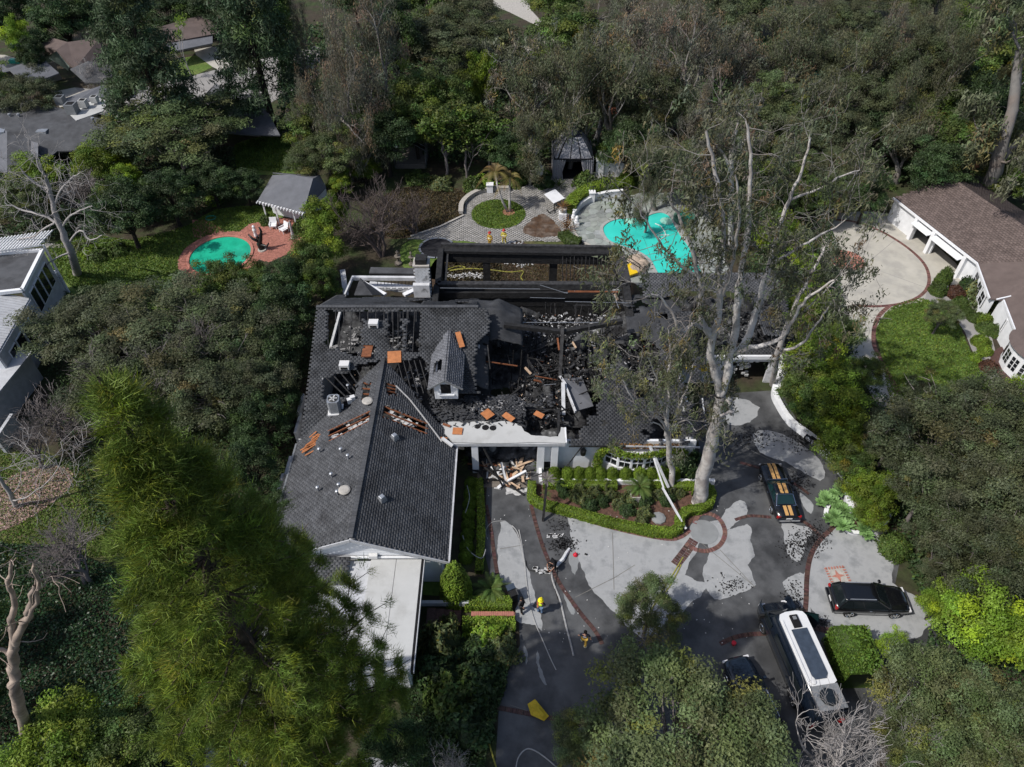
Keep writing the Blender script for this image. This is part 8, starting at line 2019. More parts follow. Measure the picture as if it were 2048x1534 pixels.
for (a, b, c_, d, n) in ((1005, 508, 1065, 530, 60), (880, 546, 965, 556, 70), (1035, 512, 1050, 535, 24), (1000, 482, 1050, 490, 20)):
 for i in range(n): mb.box(G(r.uniform(a, c_), r.uniform(b, d), .06), (r.uniform(.1, .45), r.uniform(.06, .2), .05), r.random()*3)
o = mb.build('white_ash_scraps', M['foil']); o['kind'] = 'stuff'
# pool side: yellow slide, bronze sculpture, chairs
p = G(1258, 548); t = thing('yellow_slide', 'yellow pool slide end with black rail beside the pool and the charred frame', 'slide', p); mb = MB(); mb.box((p.x, p.y, .5), (1.1, 1.4, .25), M=Matrix.Rotation(.5, 3, 'Z') @ Matrix.Rotation(.2, 3, 'X')); mb.build('slide_bed', M['yellowpaint'], t)
mb = MB(); mb.tube([(p.x-.4, p.y+.9, .2), (p.x-.3, p.y+.9, 1.6), (p.x+1.0, p.y+.1, 1.1), (p.x+1.0, p.y-.5, .4)], .05, 5); mb.tube([(p.x-.3, p.y+.9, 1.2), (p.x+1.0, p.y+.1, .75)], .04, 5); mb.build('handrail', M['rubber'], t)
for i in range(8):
 q = (1262+r.uniform(0, 26), 518+r.uniform(0, 28)); p = G(*q); s = r.uniform(.6, 1.2); tag(MB().lathe((p.x, p.y, -.05), [(s*.8, 0), (s, .2), (s*.8, .5), (s*.3, .75), (0, .8)], 7).build('boulder', mat('boulder_tan', (.36, .29, .23), .9, .25, 2, bump=.6) if 'boulder_tan' not in MATS else MATS['boulder_tan']), 'tan boulder in the rockery between the charred frame and the pool', 'boulder', 'tan boulders of the pool rockery')
t = thing('garden_sculpture', 'dark bronze sculpture of entwined figures on the pink patio by the oval pool', 'sculpture', G(525, 498))
p = G(525, 500); mb = MB()
mb.tube([(p.x, p.y, 0), (p.x-.2, p.y+.1, .7), (p.x+.1, p.y, 1.3), (p.x+.35, p.y+.2, 2.2), (p.x+.25, p.y+.2, 2.7)], [.32, .28, .22, .12, .08], 8); mb.tube([(p.x, p.y, 1.0), (p.x-.7, p.y, 1.4), (p.x-1.1, p.y+.2, 1.8)], [.2, .14, .08], 7); mb.tube([(p.x, p.y, .7), (p.x+.6, p.y-.1, .5), (p.x+.9, p.y, .9)], [.2, .14, .06], 7); mb.lathe((p.x-.15, p.y, 1.4), [(.05, 0), (.17, .1), (.15, .28), (.05, .36)], 8); mb.build('figures', M['bronze'], t, smooth=True); MB().lathe(p, [(.5, 0), (.45, .15)], 14).build('plinth', M['stone'], t)
def lounge(label, q, rz):
 p = G(*q); t = thing('garden_chair', label, 'chair', p, rz)
 MB().box((0, 0, .42), (.75, .8, .12)).build('seat', M['white'], t, local=True); MB().box((0, .42, .75), (.75, .12, .65), M=Matrix.Rotation(-.3, 3, 'X')).build('backrest', M['white'], t, local=True)
 for x in (-.33, .33):
  for y in (-.35, .35): MB().box((x, y, .2), (.06, .06, .4)).build('leg', M['white'], t, local=True)
  MB().box((x*1.12, 0, .62), (.07, .8, .05)).build('armrest', M['white'], t, local=True)
lounge('white garden armchair on the pink patio, left of the pair', (548, 456), .1); lounge('white garden armchair turned aside on the pink patio, right of the pair', (569, 464), -.7)
p = G(587, 476); t = thing('closed_parasol', 'closed pale parasol standing beside the patio shrub', 'parasol', p); MB().lathe(p, [(.22, .25), (.14, .8), (.12, 1.8), (.03, 2.2)], 8).build('canopy', M['fascia'], t); MB().lathe(p, [(.3, 0), (.3, .08), (.04, .1), (.04, .3)], 10).build('base', M['stone'], t)
p = G(512, 472); tag(MB().lathe(p, [(.2, 0), (.16, .4), (.22, .8), (.13, 1.0), (.17, 1.2), (.05, 1.35)], 9).build('marble_statue', M['white']), 'small white marble statue at the right edge of the oval pool', 'statue')
p = G(422, 437); mb = MB(); mb.tube([(p.x+cos(i*pi/8)*.55, p.y+sin(i*pi/8)*.45, .08) for i in range(17)], .06, 5); tag(mb.build('coiled_teal_hose', M['ductgreen']), 'coiled teal garden hose on the left pool lawn', 'hose')
p = G(424, 1412); tag(MB().lathe((p.x, p.y, .5), [(.55, 0), (.6, .05), (.5, .07), (.3, .06), (0, .08)], 22).build('round_garden_table', M['metalgrey']), 'round grey tabletop showing under the lower edge of the big pine', 'table')
# == trees
# -- tall bright pine at the lower left
def big_pine():
 rng = R(201); base = np.array([-9.45, 11.5, 0.]); H = 32.6
 t = thing('pine_tree', 'very tall bright green long-needled pine filling the lower left of the view', 'tree', tuple(base))
 segs = [(np.array([[0, 0, -.3], [.1, 0, 8], [.1, 0, 16], [.1, .1, 25], [.1, .1, H]]), np.array([.55, .42, .3, .17, .04]))]
 C = []; A = []
 for i in range(215):
  z = 9.5 + (H-10.)*rng.rand()**.9; q = (H-z); Lb = min(.3 + q*.285, 5.0)*rng.uniform(.78, 1.12); a = i*2.399 + rng.rand()*.5
  d = np.array([cos(a), sin(a), 0]); s = np.linspace(0, 1, 8)[:, None]; s0 = np.array([.15*z/16, .05, z])
  P = s0 + d*Lb*s + np.array([0, 0, 1.])*(Lb*(-.10*s + .20*s**2.2)) + rng.normal(size=(8, 3))*.05*Lb*s*.5
  segs.append((P, np.linspace(.035+.007*Lb, .012, 8)))
  side = np.array([-sin(a), cos(a), 0]); n = int(6 + Lb*11)
  for k in range(n):
   u = rng.uniform(.22, 1.02)**.75; p = P[min(int(u*7), 7)]; w = Lb*.30*(1.15-u)*rng.uniform(-1, 1)+rng.normal()*.12
   c = p + side*w + np.array([0, 0, rng.uniform(-.12, .2)]); C.append(c); A.append(unit(d*.7 + side*np.sign(w)*.6 + np.array([0, 0, .55])))
   if k % 3 == 0: segs.append((np.array([p, c]), np.array([.014, .008])))
 C = np.array(C); A = np.array(A); m = 42
 idx = np.repeat(np.arange(len(C)), m); n = len(idx); D = unit(A[idx] + rng.normal(size=(n, 3))*.5)
 root = C[idx] + rng.normal(size=(n, 3))*.12; L = rng.uniform(.2, .4, (n, 1)); S = unit(np.cross(D, rng.normal(size=(n, 3))))*.0105
 V = np.stack([root-S, root+S, root+D*L], 1).reshape(-1, 3)
 tn = tones(len(C), rng, .38, .1, .16, .04)[idx]*(1+rng.uniform(-.25, .25, (n, 1)))
 cm = np_mesh('needles', V, np.arange(n*3).reshape(n, 3), np.repeat(tn, 3, 0)); link('crown', cm, t, M['leaf_pine'])
 V, F = tubes_np(segs, 5); tm = np_mesh('trunk', V, F, smooth=True); link('trunk', tm, t, M['bark'])
big_pine()
def hero(name, label, limbs, bark, leafm, seed, spawn, leafn, leaf, lr, base, cat='tree', L=2.6, depth=2, tw=.35, aspect=3.6, tone=(.3, .12, .05, .10), droopy=True, nch=(2, 3), tipkeep=1., spread=.7, up=.05):
 rng = R(seed); b = G(*base); t = thing(name, label, cat, tuple(b)); o = np.array(b); segs = []; tips = []; sub = []
 for nodes, r0, r1, sp in limbs:
  P = np.array([np.array(GY(*q)) if len(q) == 3 else np.array(G(q[0], q[1])) for q in nodes]) - o
  PP = np.array([tuple(v) for v in smooth_poly([Vector(p) for p in P], 4, False)]); k = len(PP)
  PP[1:-1] += rng.normal(size=(k-2, 3))*.04
  segs.append((PP, np.linspace(r0, r1, k)))
  if sp:
   for i in range(sp):
    u = rng.uniform(.25, 1) if i else 1.; q = PP[min(int(u*(k-1)), k-1)]; d = unit(PP[min(int(u*(k-1))+1, k-1)] - PP[max(int(u*(k-1))-1, 0)])
    nd = unit(d*.5 + unit(rng.normal(size=3))*.9 + np.array([0, 0, up])); ss = []
    skeleton(rng, q, nd, L*rng.uniform(.6, 1.3), max(r1*.55, .03), depth, ss, tips, spread, nch, .66, up, .28, 5)
    sub += [(s[0], np.maximum(s[1], .014)) for s in ss]
 parts = []
 V, F = tubes_np(segs, 9); parts.append((V, F, None))
 V, F, T = merge(parts); link('trunk', np_mesh('trunk', V, F, smooth=True), t, M[bark])
 if sub: V, F = tubes_np([(q, rr*.72) for q, rr in sub], 4); link('branches', np_mesh('branches', V, F, smooth=True), t, M['bark_eucbg' if leafn else bark])
 if leafn:
  tp = np.array([q for q in tips]); tp = np.concatenate([tp[:, 0], tp[rng.rand(len(tp)) < .6][:, 2]])
  tp = tp[rng.rand(len(tp)) < tipkeep]
  ct = tones(len(tp), rng, *tone); idx = np.repeat(np.arange(len(tp)), leafn); n = len(idx)
  D = unit(rng.normal(size=(n, 3))); sc = rng.uniform(.6, 1.25, len(tp))[idx][:, None]
  P = tp[idx] + D*lr*sc*rng.rand(n, 1)**.5*np.array([.8, .8, .7]); ax = None
  if droopy: P[:, 2] -= rng.rand(n)**1.3*lr*1.3*sc[:, 0]; ax = np.tile([0, 0, -1.], (n, 1))
  V, F, T = leaves(P, leaf, rng, D, .9, aspect, ax, ct[idx]*(1+rng.uniform(-.22, .22, (n, 1))), False)
  link('crown', np_mesh('crown', V, F, T), t, M[leafm])
 return t
def GYs(l): return l
Y0 = 31.8
E = [([(1397, 1004), (1404, 965, Y0), (1420, 900, Y0), (1435, 840, Y0), (1440, 790, Y0)], .56, .34, 0),
 ([(1440, 790, Y0), (1432, 750, Y0), (1420, 700, Y0), (1434, 650, Y0-.3), (1440, 600, Y0-.5), (1437, 540, Y0-.6), (1446, 470, Y0-.8), (1440, 400, Y0-1), (1428, 330, Y0-1), (1412, 262, Y0-1)], .28, .06, 11),
 ([(1422, 672, Y0-.2), (1402, 640, Y0-.8), (1403, 600, Y0-1), (1398, 555, Y0-1.2), (1385, 500, Y0-1.4), (1362, 440, Y0-1.5), (1335, 392, Y0-1.6)], .2, .05, 9),
 ([(1420, 660, Y0-.5), (1385, 648, Y0-1.5), (1366, 664, Y0-2), (1345, 628, Y0-2.2), (1322, 598, Y0-2.4), (1300, 588, Y0-2.6)], .13, .04, 6),
 ([(1440, 788, Y0), (1456, 745, Y0+.2), (1462, 705, Y0+.4), (1474, 655, Y0+.5), (1475, 600, Y0+.6), (1482, 540, Y0+.8), (1494, 470, Y0+1), (1500, 400, Y0+1.2), (1502, 330, Y0+1.4), (1492, 240, Y0+1.6)], .31, .06, 11),
 ([(1464, 710, Y0+.4), (1488, 690, Y0+1), (1508, 640, Y0+1.6), (1520, 595, Y0+2), (1540, 530, Y0+2.4), (1552, 475, Y0+2.8), (1578, 400, Y0+3.2), (1604, 340, Y0+3.5), (1622, 262, Y0+3.8)], .25, .05, 11),
 ([(1468, 706, Y0+.5), (1500, 696, Y0+.2), (1535, 688, Y0), (1566, 672, Y0-.4), (1592, 628, Y0-.6), (1625, 588, Y0-.8), (1668, 560, Y0-1)], .17, .05, 8),
 ([(1445, 590, Y0-.5), (1460, 545, Y0-1), (1470, 490, Y0-1.4), (1478, 420, Y0-1.8), (1470, 350, Y0-2)], .12, .04, 7),
 ([(1446, 812, Y0), (1456, 800, Y0-.6), (1462, 828, Y0-1.2), (1464, 822, Y0-1.6), (1440, 832, Y0-1.8)], .14, .09, 1),
 ([(1540, 530, Y0+2.4), (1590, 500, Y0+2), (1640, 470, Y0+2), (1690, 440, Y0+2)], .10, .03, 7),
 ([(1578, 400, Y0+3.2), (1630, 380, Y0+3.4), (1690, 350, Y0+3.8), (1720, 340, Y0+4)], .08, .03, 7),
 ([(1398, 555, Y0-1.2), (1350, 520, Y0-1.6), (1310, 470, Y0-2), (1280, 420, Y0-2.2)], .09, .03, 7)]
hero('eucalyptus_tree', 'giant pale smooth-barked eucalyptus rising beside the driveway in front of the house', E, 'bark_euc', 'leaf_euc', 301, 1, 28, .085, .58, (1397, 1004), L=2.2, depth=2, tipkeep=.62)
E2 = [([(1343, 985), (1345, 950, 33), (1340, 905, 33), (1336, 870, 33), (1333, 840, 33)], .24, .17, 0),
 ([(1333, 845, 33), (1322, 800, 32.6), (1312, 755, 32.2), (1295, 715, 32)], .1, .03, 7), ([(1334, 842, 33), (1338, 790, 33.4), (1336, 740, 33.8), (1342, 700, 34), (1335, 655, 34)], .12, .03, 7),
 ([(1336, 862, 33), (1310, 830, 32), (1280, 815, 31.5), (1262, 790, 31), (1245, 760, 31)], .1, .03, 7), ([(1338, 870, 33), (1352, 835, 33.2), (1362, 800, 33.4), (1380, 760, 33.6), (1388, 725, 34)], .1, .03, 8),
 ([(1340, 880, 33), (1320, 850, 32), (1300, 845, 31.5)], .07, .03, 4), ([(1338, 860, 33), (1372, 840, 32), (1392, 862, 31.6)], .07, .03, 3)]
hero('eucalyptus_tree', 'slimmer pale eucalyptus growing in the triangular bed before the bay window', E2, 'bark_euc', 'leaf_euc', 302, 1, 32, .08, .55, (1343, 985), L=2.0, depth=2, tipkeep=.8, tone=(.3, .12, .08, .06))
hero('eucalyptus_tree', 'pale leaning eucalyptus limbs rising to the right behind the giant one', [([(1545, 770), (1556, 705, 41), (1578, 640, 41), (1600, 590, 41), (1632, 530, 41.5), (1652, 492, 42)], .25, .07, 8), ([(1560, 700, 41), (1600, 690, 40), (1640, 640, 39.5), (1662, 606, 39)], .13, .05, 6), ([(1575, 645, 41), (1612, 620, 41.5), (1660, 570, 42), (1700, 540, 42)], .08, .03, 6)], 'bark_euc', 'leaf_euc', 303, 1, 34, .09, .6, (1545, 770), L=2.4, depth=2)
# -- pollarded sycamore in the left garden
S1 = [([(155, 548), (140, 500, 57), (122, 455, 57), (105, 405, 57), (92, 350, 57)], .42, .14, 8), ([(122, 455, 57), (150, 425, 56.5), (185, 412, 56)], .12, .05, 9), ([(122, 452, 57), (85, 430, 57.5), (45, 420, 58), (10, 405, 58)], .14, .05, 9), ([(108, 410, 57), (130, 370, 57), (160, 345, 57)], .12, .05, 9), ([(100, 380, 57), (60, 360, 57), (40, 335, 57)], .12, .05, 8), ([(135, 490, 57), (160, 460, 56), (180, 480, 55.5), (205, 470, 55)], .1, .04, 8), ([(140, 505, 57), (105, 520, 56), (80, 545, 55.5)], .1, .04, 7), ([(94, 360, 57), (75, 330, 57), (70, 305, 57)], .1, .05, 6), ([(115, 440, 57), (70, 470, 57), (35, 480, 57)], .1, .04, 7)]
hero('bare_sycamore', 'bare pale grey pollarded sycamore with knobbly branches in the left garden', S1, 'twig_pale', None, 304, 1, 0, .1, .5, (155, 548), L=2.3, depth=2, spread=.9)
S2 = [([(50, 1465), (34, 1400, 13), (26, 1340, 13), (30, 1290, 13), (45, 1250, 13), (60, 1215, 13), (70, 1170, 13)], .3, .07, 4), ([(30, 1300, 13), (22, 1250, 13), (30, 1210, 13), (18, 1160, 13), (22, 1120, 13)], .16, .05, 4), ([(48, 1245, 13), (72, 1205, 13), (74, 1165, 13), (64, 1120, 13)], .12, .04, 3), ([(28, 1310, 13), (10, 1305, 13), (-20, 1290, 13)], .12, .06, 2)]
hero('bare_sycamore', 'bare tan and white patchy-barked tree in the bottom left corner', S2, 'bark_tan', None, 305, 1, 0, .1, .5, (50, 1465), L=1.1, depth=1, spread=.8)
S3 = [([(35, 1012), (20, 990, 31), (5, 965, 31), (-15, 930, 31)], .2, .1, 4), ([(25, 1000, 31), (60, 990, 30.5), (110, 950, 30), (125, 900, 30)], .06, .02, 6)]
hero('bare_sycamore', 'bare tree leaning out of the wood chip bed at the left edge', S3, 'twig_pale', None, 306, 1, 0, .1, .5, (35, 1012), L=2.5, depth=3, spread=.7)
hero('eucalyptus_tree', 'massive leaning pale trunk behind the brown-roofed garage at the right edge', [([(1968, 400), (1990, 340, 72), (2010, 270, 72), (2028, 200, 73), (2040, 100, 74)], .85, .4, 5), ([(1972, 392), (1995, 330, 73), (2040, 280, 74), (2070, 240, 75)], .5, .2, 4)], 'bark_eucbg', 'leaf_euc', 307, 1, 120, .16, 1.3, (1968, 400), L=5, depth=3)
HT = [((1062, 318), [(1062, 270), (1060, 240), (1046, 205), (1034, 165), (1020, 120)], [(1060, 240), (1082, 205), (1094, 172)], [(1052, 222), (1028, 200), (1012, 178)], 'white-limbed bare-looking eucalyptus rising left of the tent'),
 ((1385, 268), [(1382, 220), (1366, 165), (1362, 110), (1350, 70)], [(1370, 180), (1385, 140), (1412, 112), (1440, 100)], [(1364, 150), (1340, 128), (1322, 115)], 'white forked eucalyptus trunk standing clear in the far wood'),
 ((1190, 290), [(1205, 235), (1215, 190), (1222, 150), (1225, 110)], [(1212, 200), (1240, 165), (1270, 150)], [(1208, 215), (1190, 170), (1180, 130)], 'reddish forked eucalyptus trunk right behind the tent top'),
 ((1462, 500), [(1462, 380), (1462, 300), (1475, 255), (1470, 240)], [(1462, 340), (1440, 300), (1420, 285)], [(1463, 310), (1490, 280), (1500, 265)], 'slender white stem with bent top behind the giant eucalyptus')]
for i, (b, *ls, lb) in enumerate(HT):
 yb = G(*b).y
 hero('eucalyptus_tree', lb, [([b]+[(x, y, yb) for x, y in ls[0]], .34, .08, 7)]+[([(x, y, yb) for x, y in l], .16, .05, 5) for l in ls[1:]], 'bark_euc', 'leaf_eucg', 320+i, 1, 40, .13, .8, b, L=3.2, depth=2, tipkeep=.7)
TREES = [
 # name, species, px, py, half width px, height m, label
 ('oak_tree', 'oakg', 1345, 1480, 180, 7.2, 'wide grey-green oak spreading over the bottom middle of the driveway'),
 ('oak_tree', 'oakg', 1302, 1215, 60, 6, 'narrow upper lobe oak standing over the pale concrete above the wide oak'),
 ('oak_tree', 'oakg', 1470, 1500, 95, 6.5, 'oak crown at the bottom edge beside the hidden dark wagon'),
 ('oak_tree', 'oakg', 1175, 1500, 72, 4.6, 'oak crown at the bottom edge above the yellow tarpaulin'),
 ('oak_tree', 'oakg', 1892, 1425, 122, 7.5, 'olive oak with pale forking limbs at the lower right'),
 ('oak_tree', 'oakg', 1985, 1470, 110, 8, 'oak crown in the bottom right corner'),
 ('oak_tree', 'oakg', 1830, 1495, 70, 6, 'smaller oak beside the pale bare tree at the bottom right'),
 ('lime_tree', 'yellow', 1960, 1235, 78, 7, 'bright lime-green leafy tree near the right edge, below the oak wood'),
 ('lime_tree', 'yellow', 1880, 1205, 36, 3.6, 'smaller lime-green crown right of the black SUV nose'),
 ('lime_tree', 'yellow', 1790, 1290, 30, 3.4, 'lime-green foliage between the block hedge and the oak'),
 ('lime_tree', 'yellow', 2025, 1275, 50, 6, 'lime-green crown cut by the right edge'),
 ('lime_tree', 'yellow', 2040, 778, 30, 4, 'lime-green foliage below the rounded bay window at the right edge'),
 ('oak_tree', 'oak', 1880, 880, 115, 8.5, 'dark olive oak below the round lawn, left part of the right oak wood'),
 ('oak_tree', 'oak', 1985, 850, 105, 9, 'dark olive oak at the top of the right oak wood by the lawn edge'),
 ('oak_tree', 'oak', 1950, 990, 120, 8.5, 'broad dark oak in the centre of the right oak wood'),
 ('oak_tree', 'oak', 2030, 960, 100, 9, 'dark oak at the right edge level with the classic car'),
 ('oak_tree', 'oak', 1895, 1075, 56, 6, 'dark oak crown just right of the round dark shrub'),
 ('oak_tree', 'oak', 1950, 1105, 100, 8, 'dark oak at the bottom of the right oak wood'),
 ('oak_tree', 'oak', 2045, 1110, 80, 8, 'dark oak on the right edge above the lime-green trees'),
 ('oak_tree', 'oak', 1785, 880, 52, 5.5, 'small dark oak right behind the long ficus hedge'),
 ('oak_tree', 'oak', 1845, 790, 32, 4, 'olive small oak at the bottom of the round lawn'),
 ('oak_tree', 'oak', 1860, 975, 66, 7, 'dark oak over the fence behind the succulent bed'),
 ('oak_tree', 'oak', 1905, 1150, 48, 5, 'dark oak above the lime-green crown by the black SUV'),
 ('ficus_tree', 'bright', 1640, 720, 58, 6.2, 'tall bright ficus screen at the top of the white driveway wall'),
 ('ficus_tree', 'mid', 1615, 790, 50, 5.5, 'ficus screen directly beside the white gate'),
 ('ficus_tree', 'bright', 1665, 795, 62, 5.5, 'broad ficus in the middle of the green screen'),
 ('ficus_tree', 'bright', 1680, 870, 48, 4.6, 'ficus behind the motorcycle'),
 ('ficus_tree', 'mid', 1705, 930, 42, 4.4, 'ficus right of the wet driveway bend'),
 ('ficus_tree', 'bright', 1745, 985, 48, 4.3, 'yellow-green ficus above the stone shell ornament'),
 ('ficus_tree', 'bright', 1748, 1022, 30, 3.4, 'yellow-green ficus at the end of the white wall'),
 ('ficus_tree', 'mid', 1690, 660, 36, 4.5, 'ficus at the left edge of the motor court drive'),
 ('ficus_tree', 'bright', 1620, 600, 40, 5.5, 'bright screen tree between the eucalyptus limbs and the motor court'),
 ('ficus_tree', 'bright', 1600, 530, 42, 6, 'bright screen tree left of the brick disc'),
 ('ficus_tree', 'bright', 1560, 470, 42, 6, 'bright screen tree behind the pool deck on the right'),
 ('ficus_tree', 'mid', 1520, 430, 45, 6, 'dense green tree right behind the hot tub'),
 ('ficus_tree', 'bright', 1585, 660, 40, 5, 'bright hedge tree behind the burned right wing'),
 ('ficus_tree', 'mid', 1735, 740, 34, 3.6, 'green shrub tree at the bottom of the cream drive'),
 ('olive_tree', 'oak', 190, 655, 115, 7.5, 'wide olive crown right beside the tall white house'),
 ('olive_tree', 'oak', 330, 660, 130, 7.5, 'broadest olive crown below the left garden lawn'),
 ('olive_tree', 'oak', 465, 665, 105, 7.5, 'olive crown below the oval pool'),
 ('olive_tree', 'oak', 250, 745, 110, 7.5, 'olive crown behind the bright pine tip'),
 ('olive_tree', 'oak', 400, 760, 110, 7.5, 'dark olive crown left of the front wing roof'),
 ('olive_tree', 'oak', 500, 770, 80, 7, 'dark olive crown touching the wing boundary wall'),
 ('bare_tree', 'bare', 310, 760, 95, 8.5, 'grey bare tree above the tip of the big pine'),
 ('bare_tree', 'bare', 215, 720, 80, 8, 'grey bare tree between white house and pine'),
 ('bare_tree', 'bare', 395, 700, 70, 9, 'grey leafless twigs over the olive crowns'),
 ('bare_tree', 'bare', 90, 815, 75, 6.5, 'bare tree near the white outbuilding'),
 ('bare_tree', 'bare', 130, 1110, 85, 6, 'bare brownish tree beside the lower left lawn'),
 ('bare_tree', 'bare', 45, 880, 50, 5.5, 'small bare tree at the white fence panel'),
 ('bay_tree', 'dark', 560, 620, 58, 7, 'dark green tree left of the scorched left roof corner'),
 ('bay_tree', 'dark', 575, 560, 48, 6.5, 'dark green tree below the pink patio'),
 ('bay_tree', 'mid', 610, 520, 46, 6.5, 'mid green tree below the garden chairs'),
 ('bay_tree', 'dark', 545, 700, 60, 6.5, 'dark green tree beside the left eave of the house'),
 ('bay_tree', 'dark', 520, 840, 60, 6, 'dark green tree beside the roof air conditioner side'),
 ('bay_tree', 'dark', 560, 800, 40, 5, 'dark narrow tree against the left boundary wall'),
 ('bay_tree', 'dark', 500, 930, 58, 6, 'dark green tree right of the pine, level with the wing eave'),
 ('bay_tree', 'mid', 440, 555, 48, 5.5, 'green tree hiding the lower left of the oval pool'),
 ('bay_tree', 'mid', 500, 555, 42, 5.5, 'green tree hiding the lower right of the oval pool'),
 ('bay_tree', 'bright', 655, 430, 40, 6, 'bright green tree directly right of the pool house'),
 ('bay_tree', 'bright', 640, 490, 42, 6.5, 'yellowish green tree above the white rear porch'),
 ('bay_tree', 'mid', 640, 560, 34, 6.5, 'green tree touching the side fence of the burned house'),
 ('bare_tree', 'bare1', 750, 425, 72, 8.5, 'big leafless brown tree beside the scorched garden bed'),
 ('bare_tree', 'bare1', 825, 425, 46, 4.5, 'lower leafless reddish tree on the scorched garden bed'),
 ('pine_tree', 'pine', 262, 62, 92, 24, 'tall dark conifer at the upper left between the houses'),
 ('olive_tree', 'oakg', 345, 258, 122, 9, 'large round olive-green wispy tree below the tall dark conifer'),
 ('small_tree', 'mid', 215, 250, 18, 4, 'little tree at the corner of the grey roof'),
 ('lime_tree', 'bright', 190, 320, 48, 5.5, 'bright green tree right of the grey-roofed house'),
 ('lime_tree', 'bright', 75, 345, 50, 5.5, 'bright green tree behind the pale sycamore crown'),
 ('lime_tree', 'yellow', 250, 350, 26, 4, 'small lime patch tree below the round olive tree'),
 ('bay_tree', 'dark', 245, 420, 62, 7.5, 'dense dark green tree at the top of the left garden'),
 ('bay_tree', 'mid', 225, 385, 35, 6.5, 'green crown above the dense dark garden tree'),
 ('bay_tree', 'dark', 335, 385, 58, 6.5, 'dark tree between the round olive tree and the pool lawn'),
 ('bay_tree', 'dark', 420, 358, 50, 5.5, 'dark tree above the coiled teal hose'),
 ('bay_tree', 'dark', 490, 368, 38, 4.5, 'dark tree left of the pool house'),
 ('bare_tree', 'bare', 160, 380, 52, 6.5, 'grey bare tree beyond the pale sycamore'),
 ('olive_tree', 'oakg', 45, 405, 52, 6, 'pale olive tree left behind the sycamore'),
 ('oak_tree', 'oak', 50, 195, 62, 8, 'brownish oak beside the pale grey low building'),
 ('conifer', 'yellow', 38, 75, 26, 9, 'yellow-green narrow tree at the top left corner'),
 ('bay_tree', 'dark', 62, 110, 26, 7, 'dark tree in front of the yellow-green narrow one'),
 ('bay_tree', 'dark', 120, 35, 62, 10, 'dark tree at the top left beside the yellow-green tree'), ('bay_tree', 'dark', 12, 15, 45, 10, 'dark tree in the extreme top left corner'), ('oak_tree', 'oak', 175, 25, 52, 9, 'brownish dark tree left of the tall conifer top'),
 ('oak_tree', 'dark', 330, 15, 60, 8, 'dark trees behind the brown roof at the top'), ('oak_tree', 'dark', 410, 5, 50, 9, 'dark tree at the top edge between both conifers'),
 ('bare_tree', 'palebare', 165, 62, 30, 6.5, 'pale bare tree before the brown roof'), ('bare_tree', 'palebare', 185, 140, 30, 6, 'pale bare tree beside the service deck'), ('young_tree', 'youngleaf', 362, 80, 42, 9, 'slender young tree with sparse yellow leaves on the street lawn'),
 ('eucalyptus_tree', 'eucg', 655, 120, 98, 22, 'huge grey-leaved eucalyptus at the top, left of centre'), ('eucalyptus_tree', 'eucg', 735, 95, 70, 21, 'grey-leaved eucalyptus beside the huge one'), ('eucalyptus_tree', 'eucg', 620, 190, 62, 13, 'lower grey eucalyptus crown above the back lawn'), ('eucalyptus_tree', 'eucg', 705, 180, 72, 15, 'tangled grey crown in front of the huge eucalyptus'), ('eucalyptus_tree', 'eucg', 590, 60, 50, 19, 'grey crown right of the second dark conifer'),
 ('bay_tree', 'mid', 625, 250, 56, 8.5, 'olive green tree at the right of the back lawn'), ('bay_tree', 'oakg', 690, 280, 62, 8.5, 'rounded olive tree behind the pool house'), ('bay_tree', 'oakg', 630, 320, 52, 6, 'bushy olive tree above the pool house roof'), ('bay_tree', 'mid', 695, 235, 40, 9, 'yellow-olive crown below the tangled eucalyptus'),
 ('small_tree', 'bright', 727, 335, 27, 3.6, 'small bright round tree above the big leafless one'), ('small_tree', 'bright', 680, 362, 22, 3.6, 'bright shrub tree right behind the pool house'),
 ('bay_tree', 'dark', 790, 65, 55, 15, 'very dark tree right of the grey eucalyptus tops'), ('bay_tree', 'mid', 540, 20, 40, 14, 'green crown at the top edge right of the conifer'),
 ('oak_tree', 'oak', 870, 90, 90, 11, 'broad dark oak in the top middle'), ('oak_tree', 'oak', 965, 85, 82, 10.5, 'broad dark oak left of the red chimney'), ('oak_tree', 'oak', 915, 60, 80, 11, 'farther broad oak at the top middle'),
 ('bay_tree', 'mid', 830, 195, 58, 11, 'green tree behind the greenhouse, farther back'), ('bay_tree', 'mid', 900, 185, 50, 11, 'green tree below the broad dark oaks'), ('bay_tree', 'bright', 965, 160, 34, 11, 'yellowish crown beside the white-limbed eucalyptus'), ('bay_tree', 'dark', 770, 270, 60, 8.5, 'dark tree left of the greenhouse'),
 ('bay_tree', 'mid', 830, 240, 50, 9, 'green crown above the greenhouse roof'), ('young_tree', 'sparse', 885, 270, 42, 9, 'sparse upright tree right of the greenhouse'), ('young_tree', 'sparse', 930, 262, 42, 9.5, 'sparse upright tree left of the feather palms'), ('young_tree', 'sparse', 975, 275, 36, 8, 'sparse slim tree above the feather palms'),
 ('eucalyptus_tree', 'euc', 1045, 190, 62, 15, 'white-limbed eucalyptus left of the tent, bare lower branches'), ('eucalyptus_tree', 'euc', 1060, 280, 55, 9, 'low eucalyptus foliage touching the left of the tent'), ('eucalyptus_tree', 'euc', 1150, 165, 85, 17, 'wide eucalyptus with reddish forked trunk behind the tent'), ('eucalyptus_tree', 'euc', 1240, 165, 76, 16, 'eucalyptus right behind the tile-roofed hut'), ('eucalyptus_tree', 'euc', 1185, 228, 50, 10, 'leaning eucalyptus foliage over the tent top'),
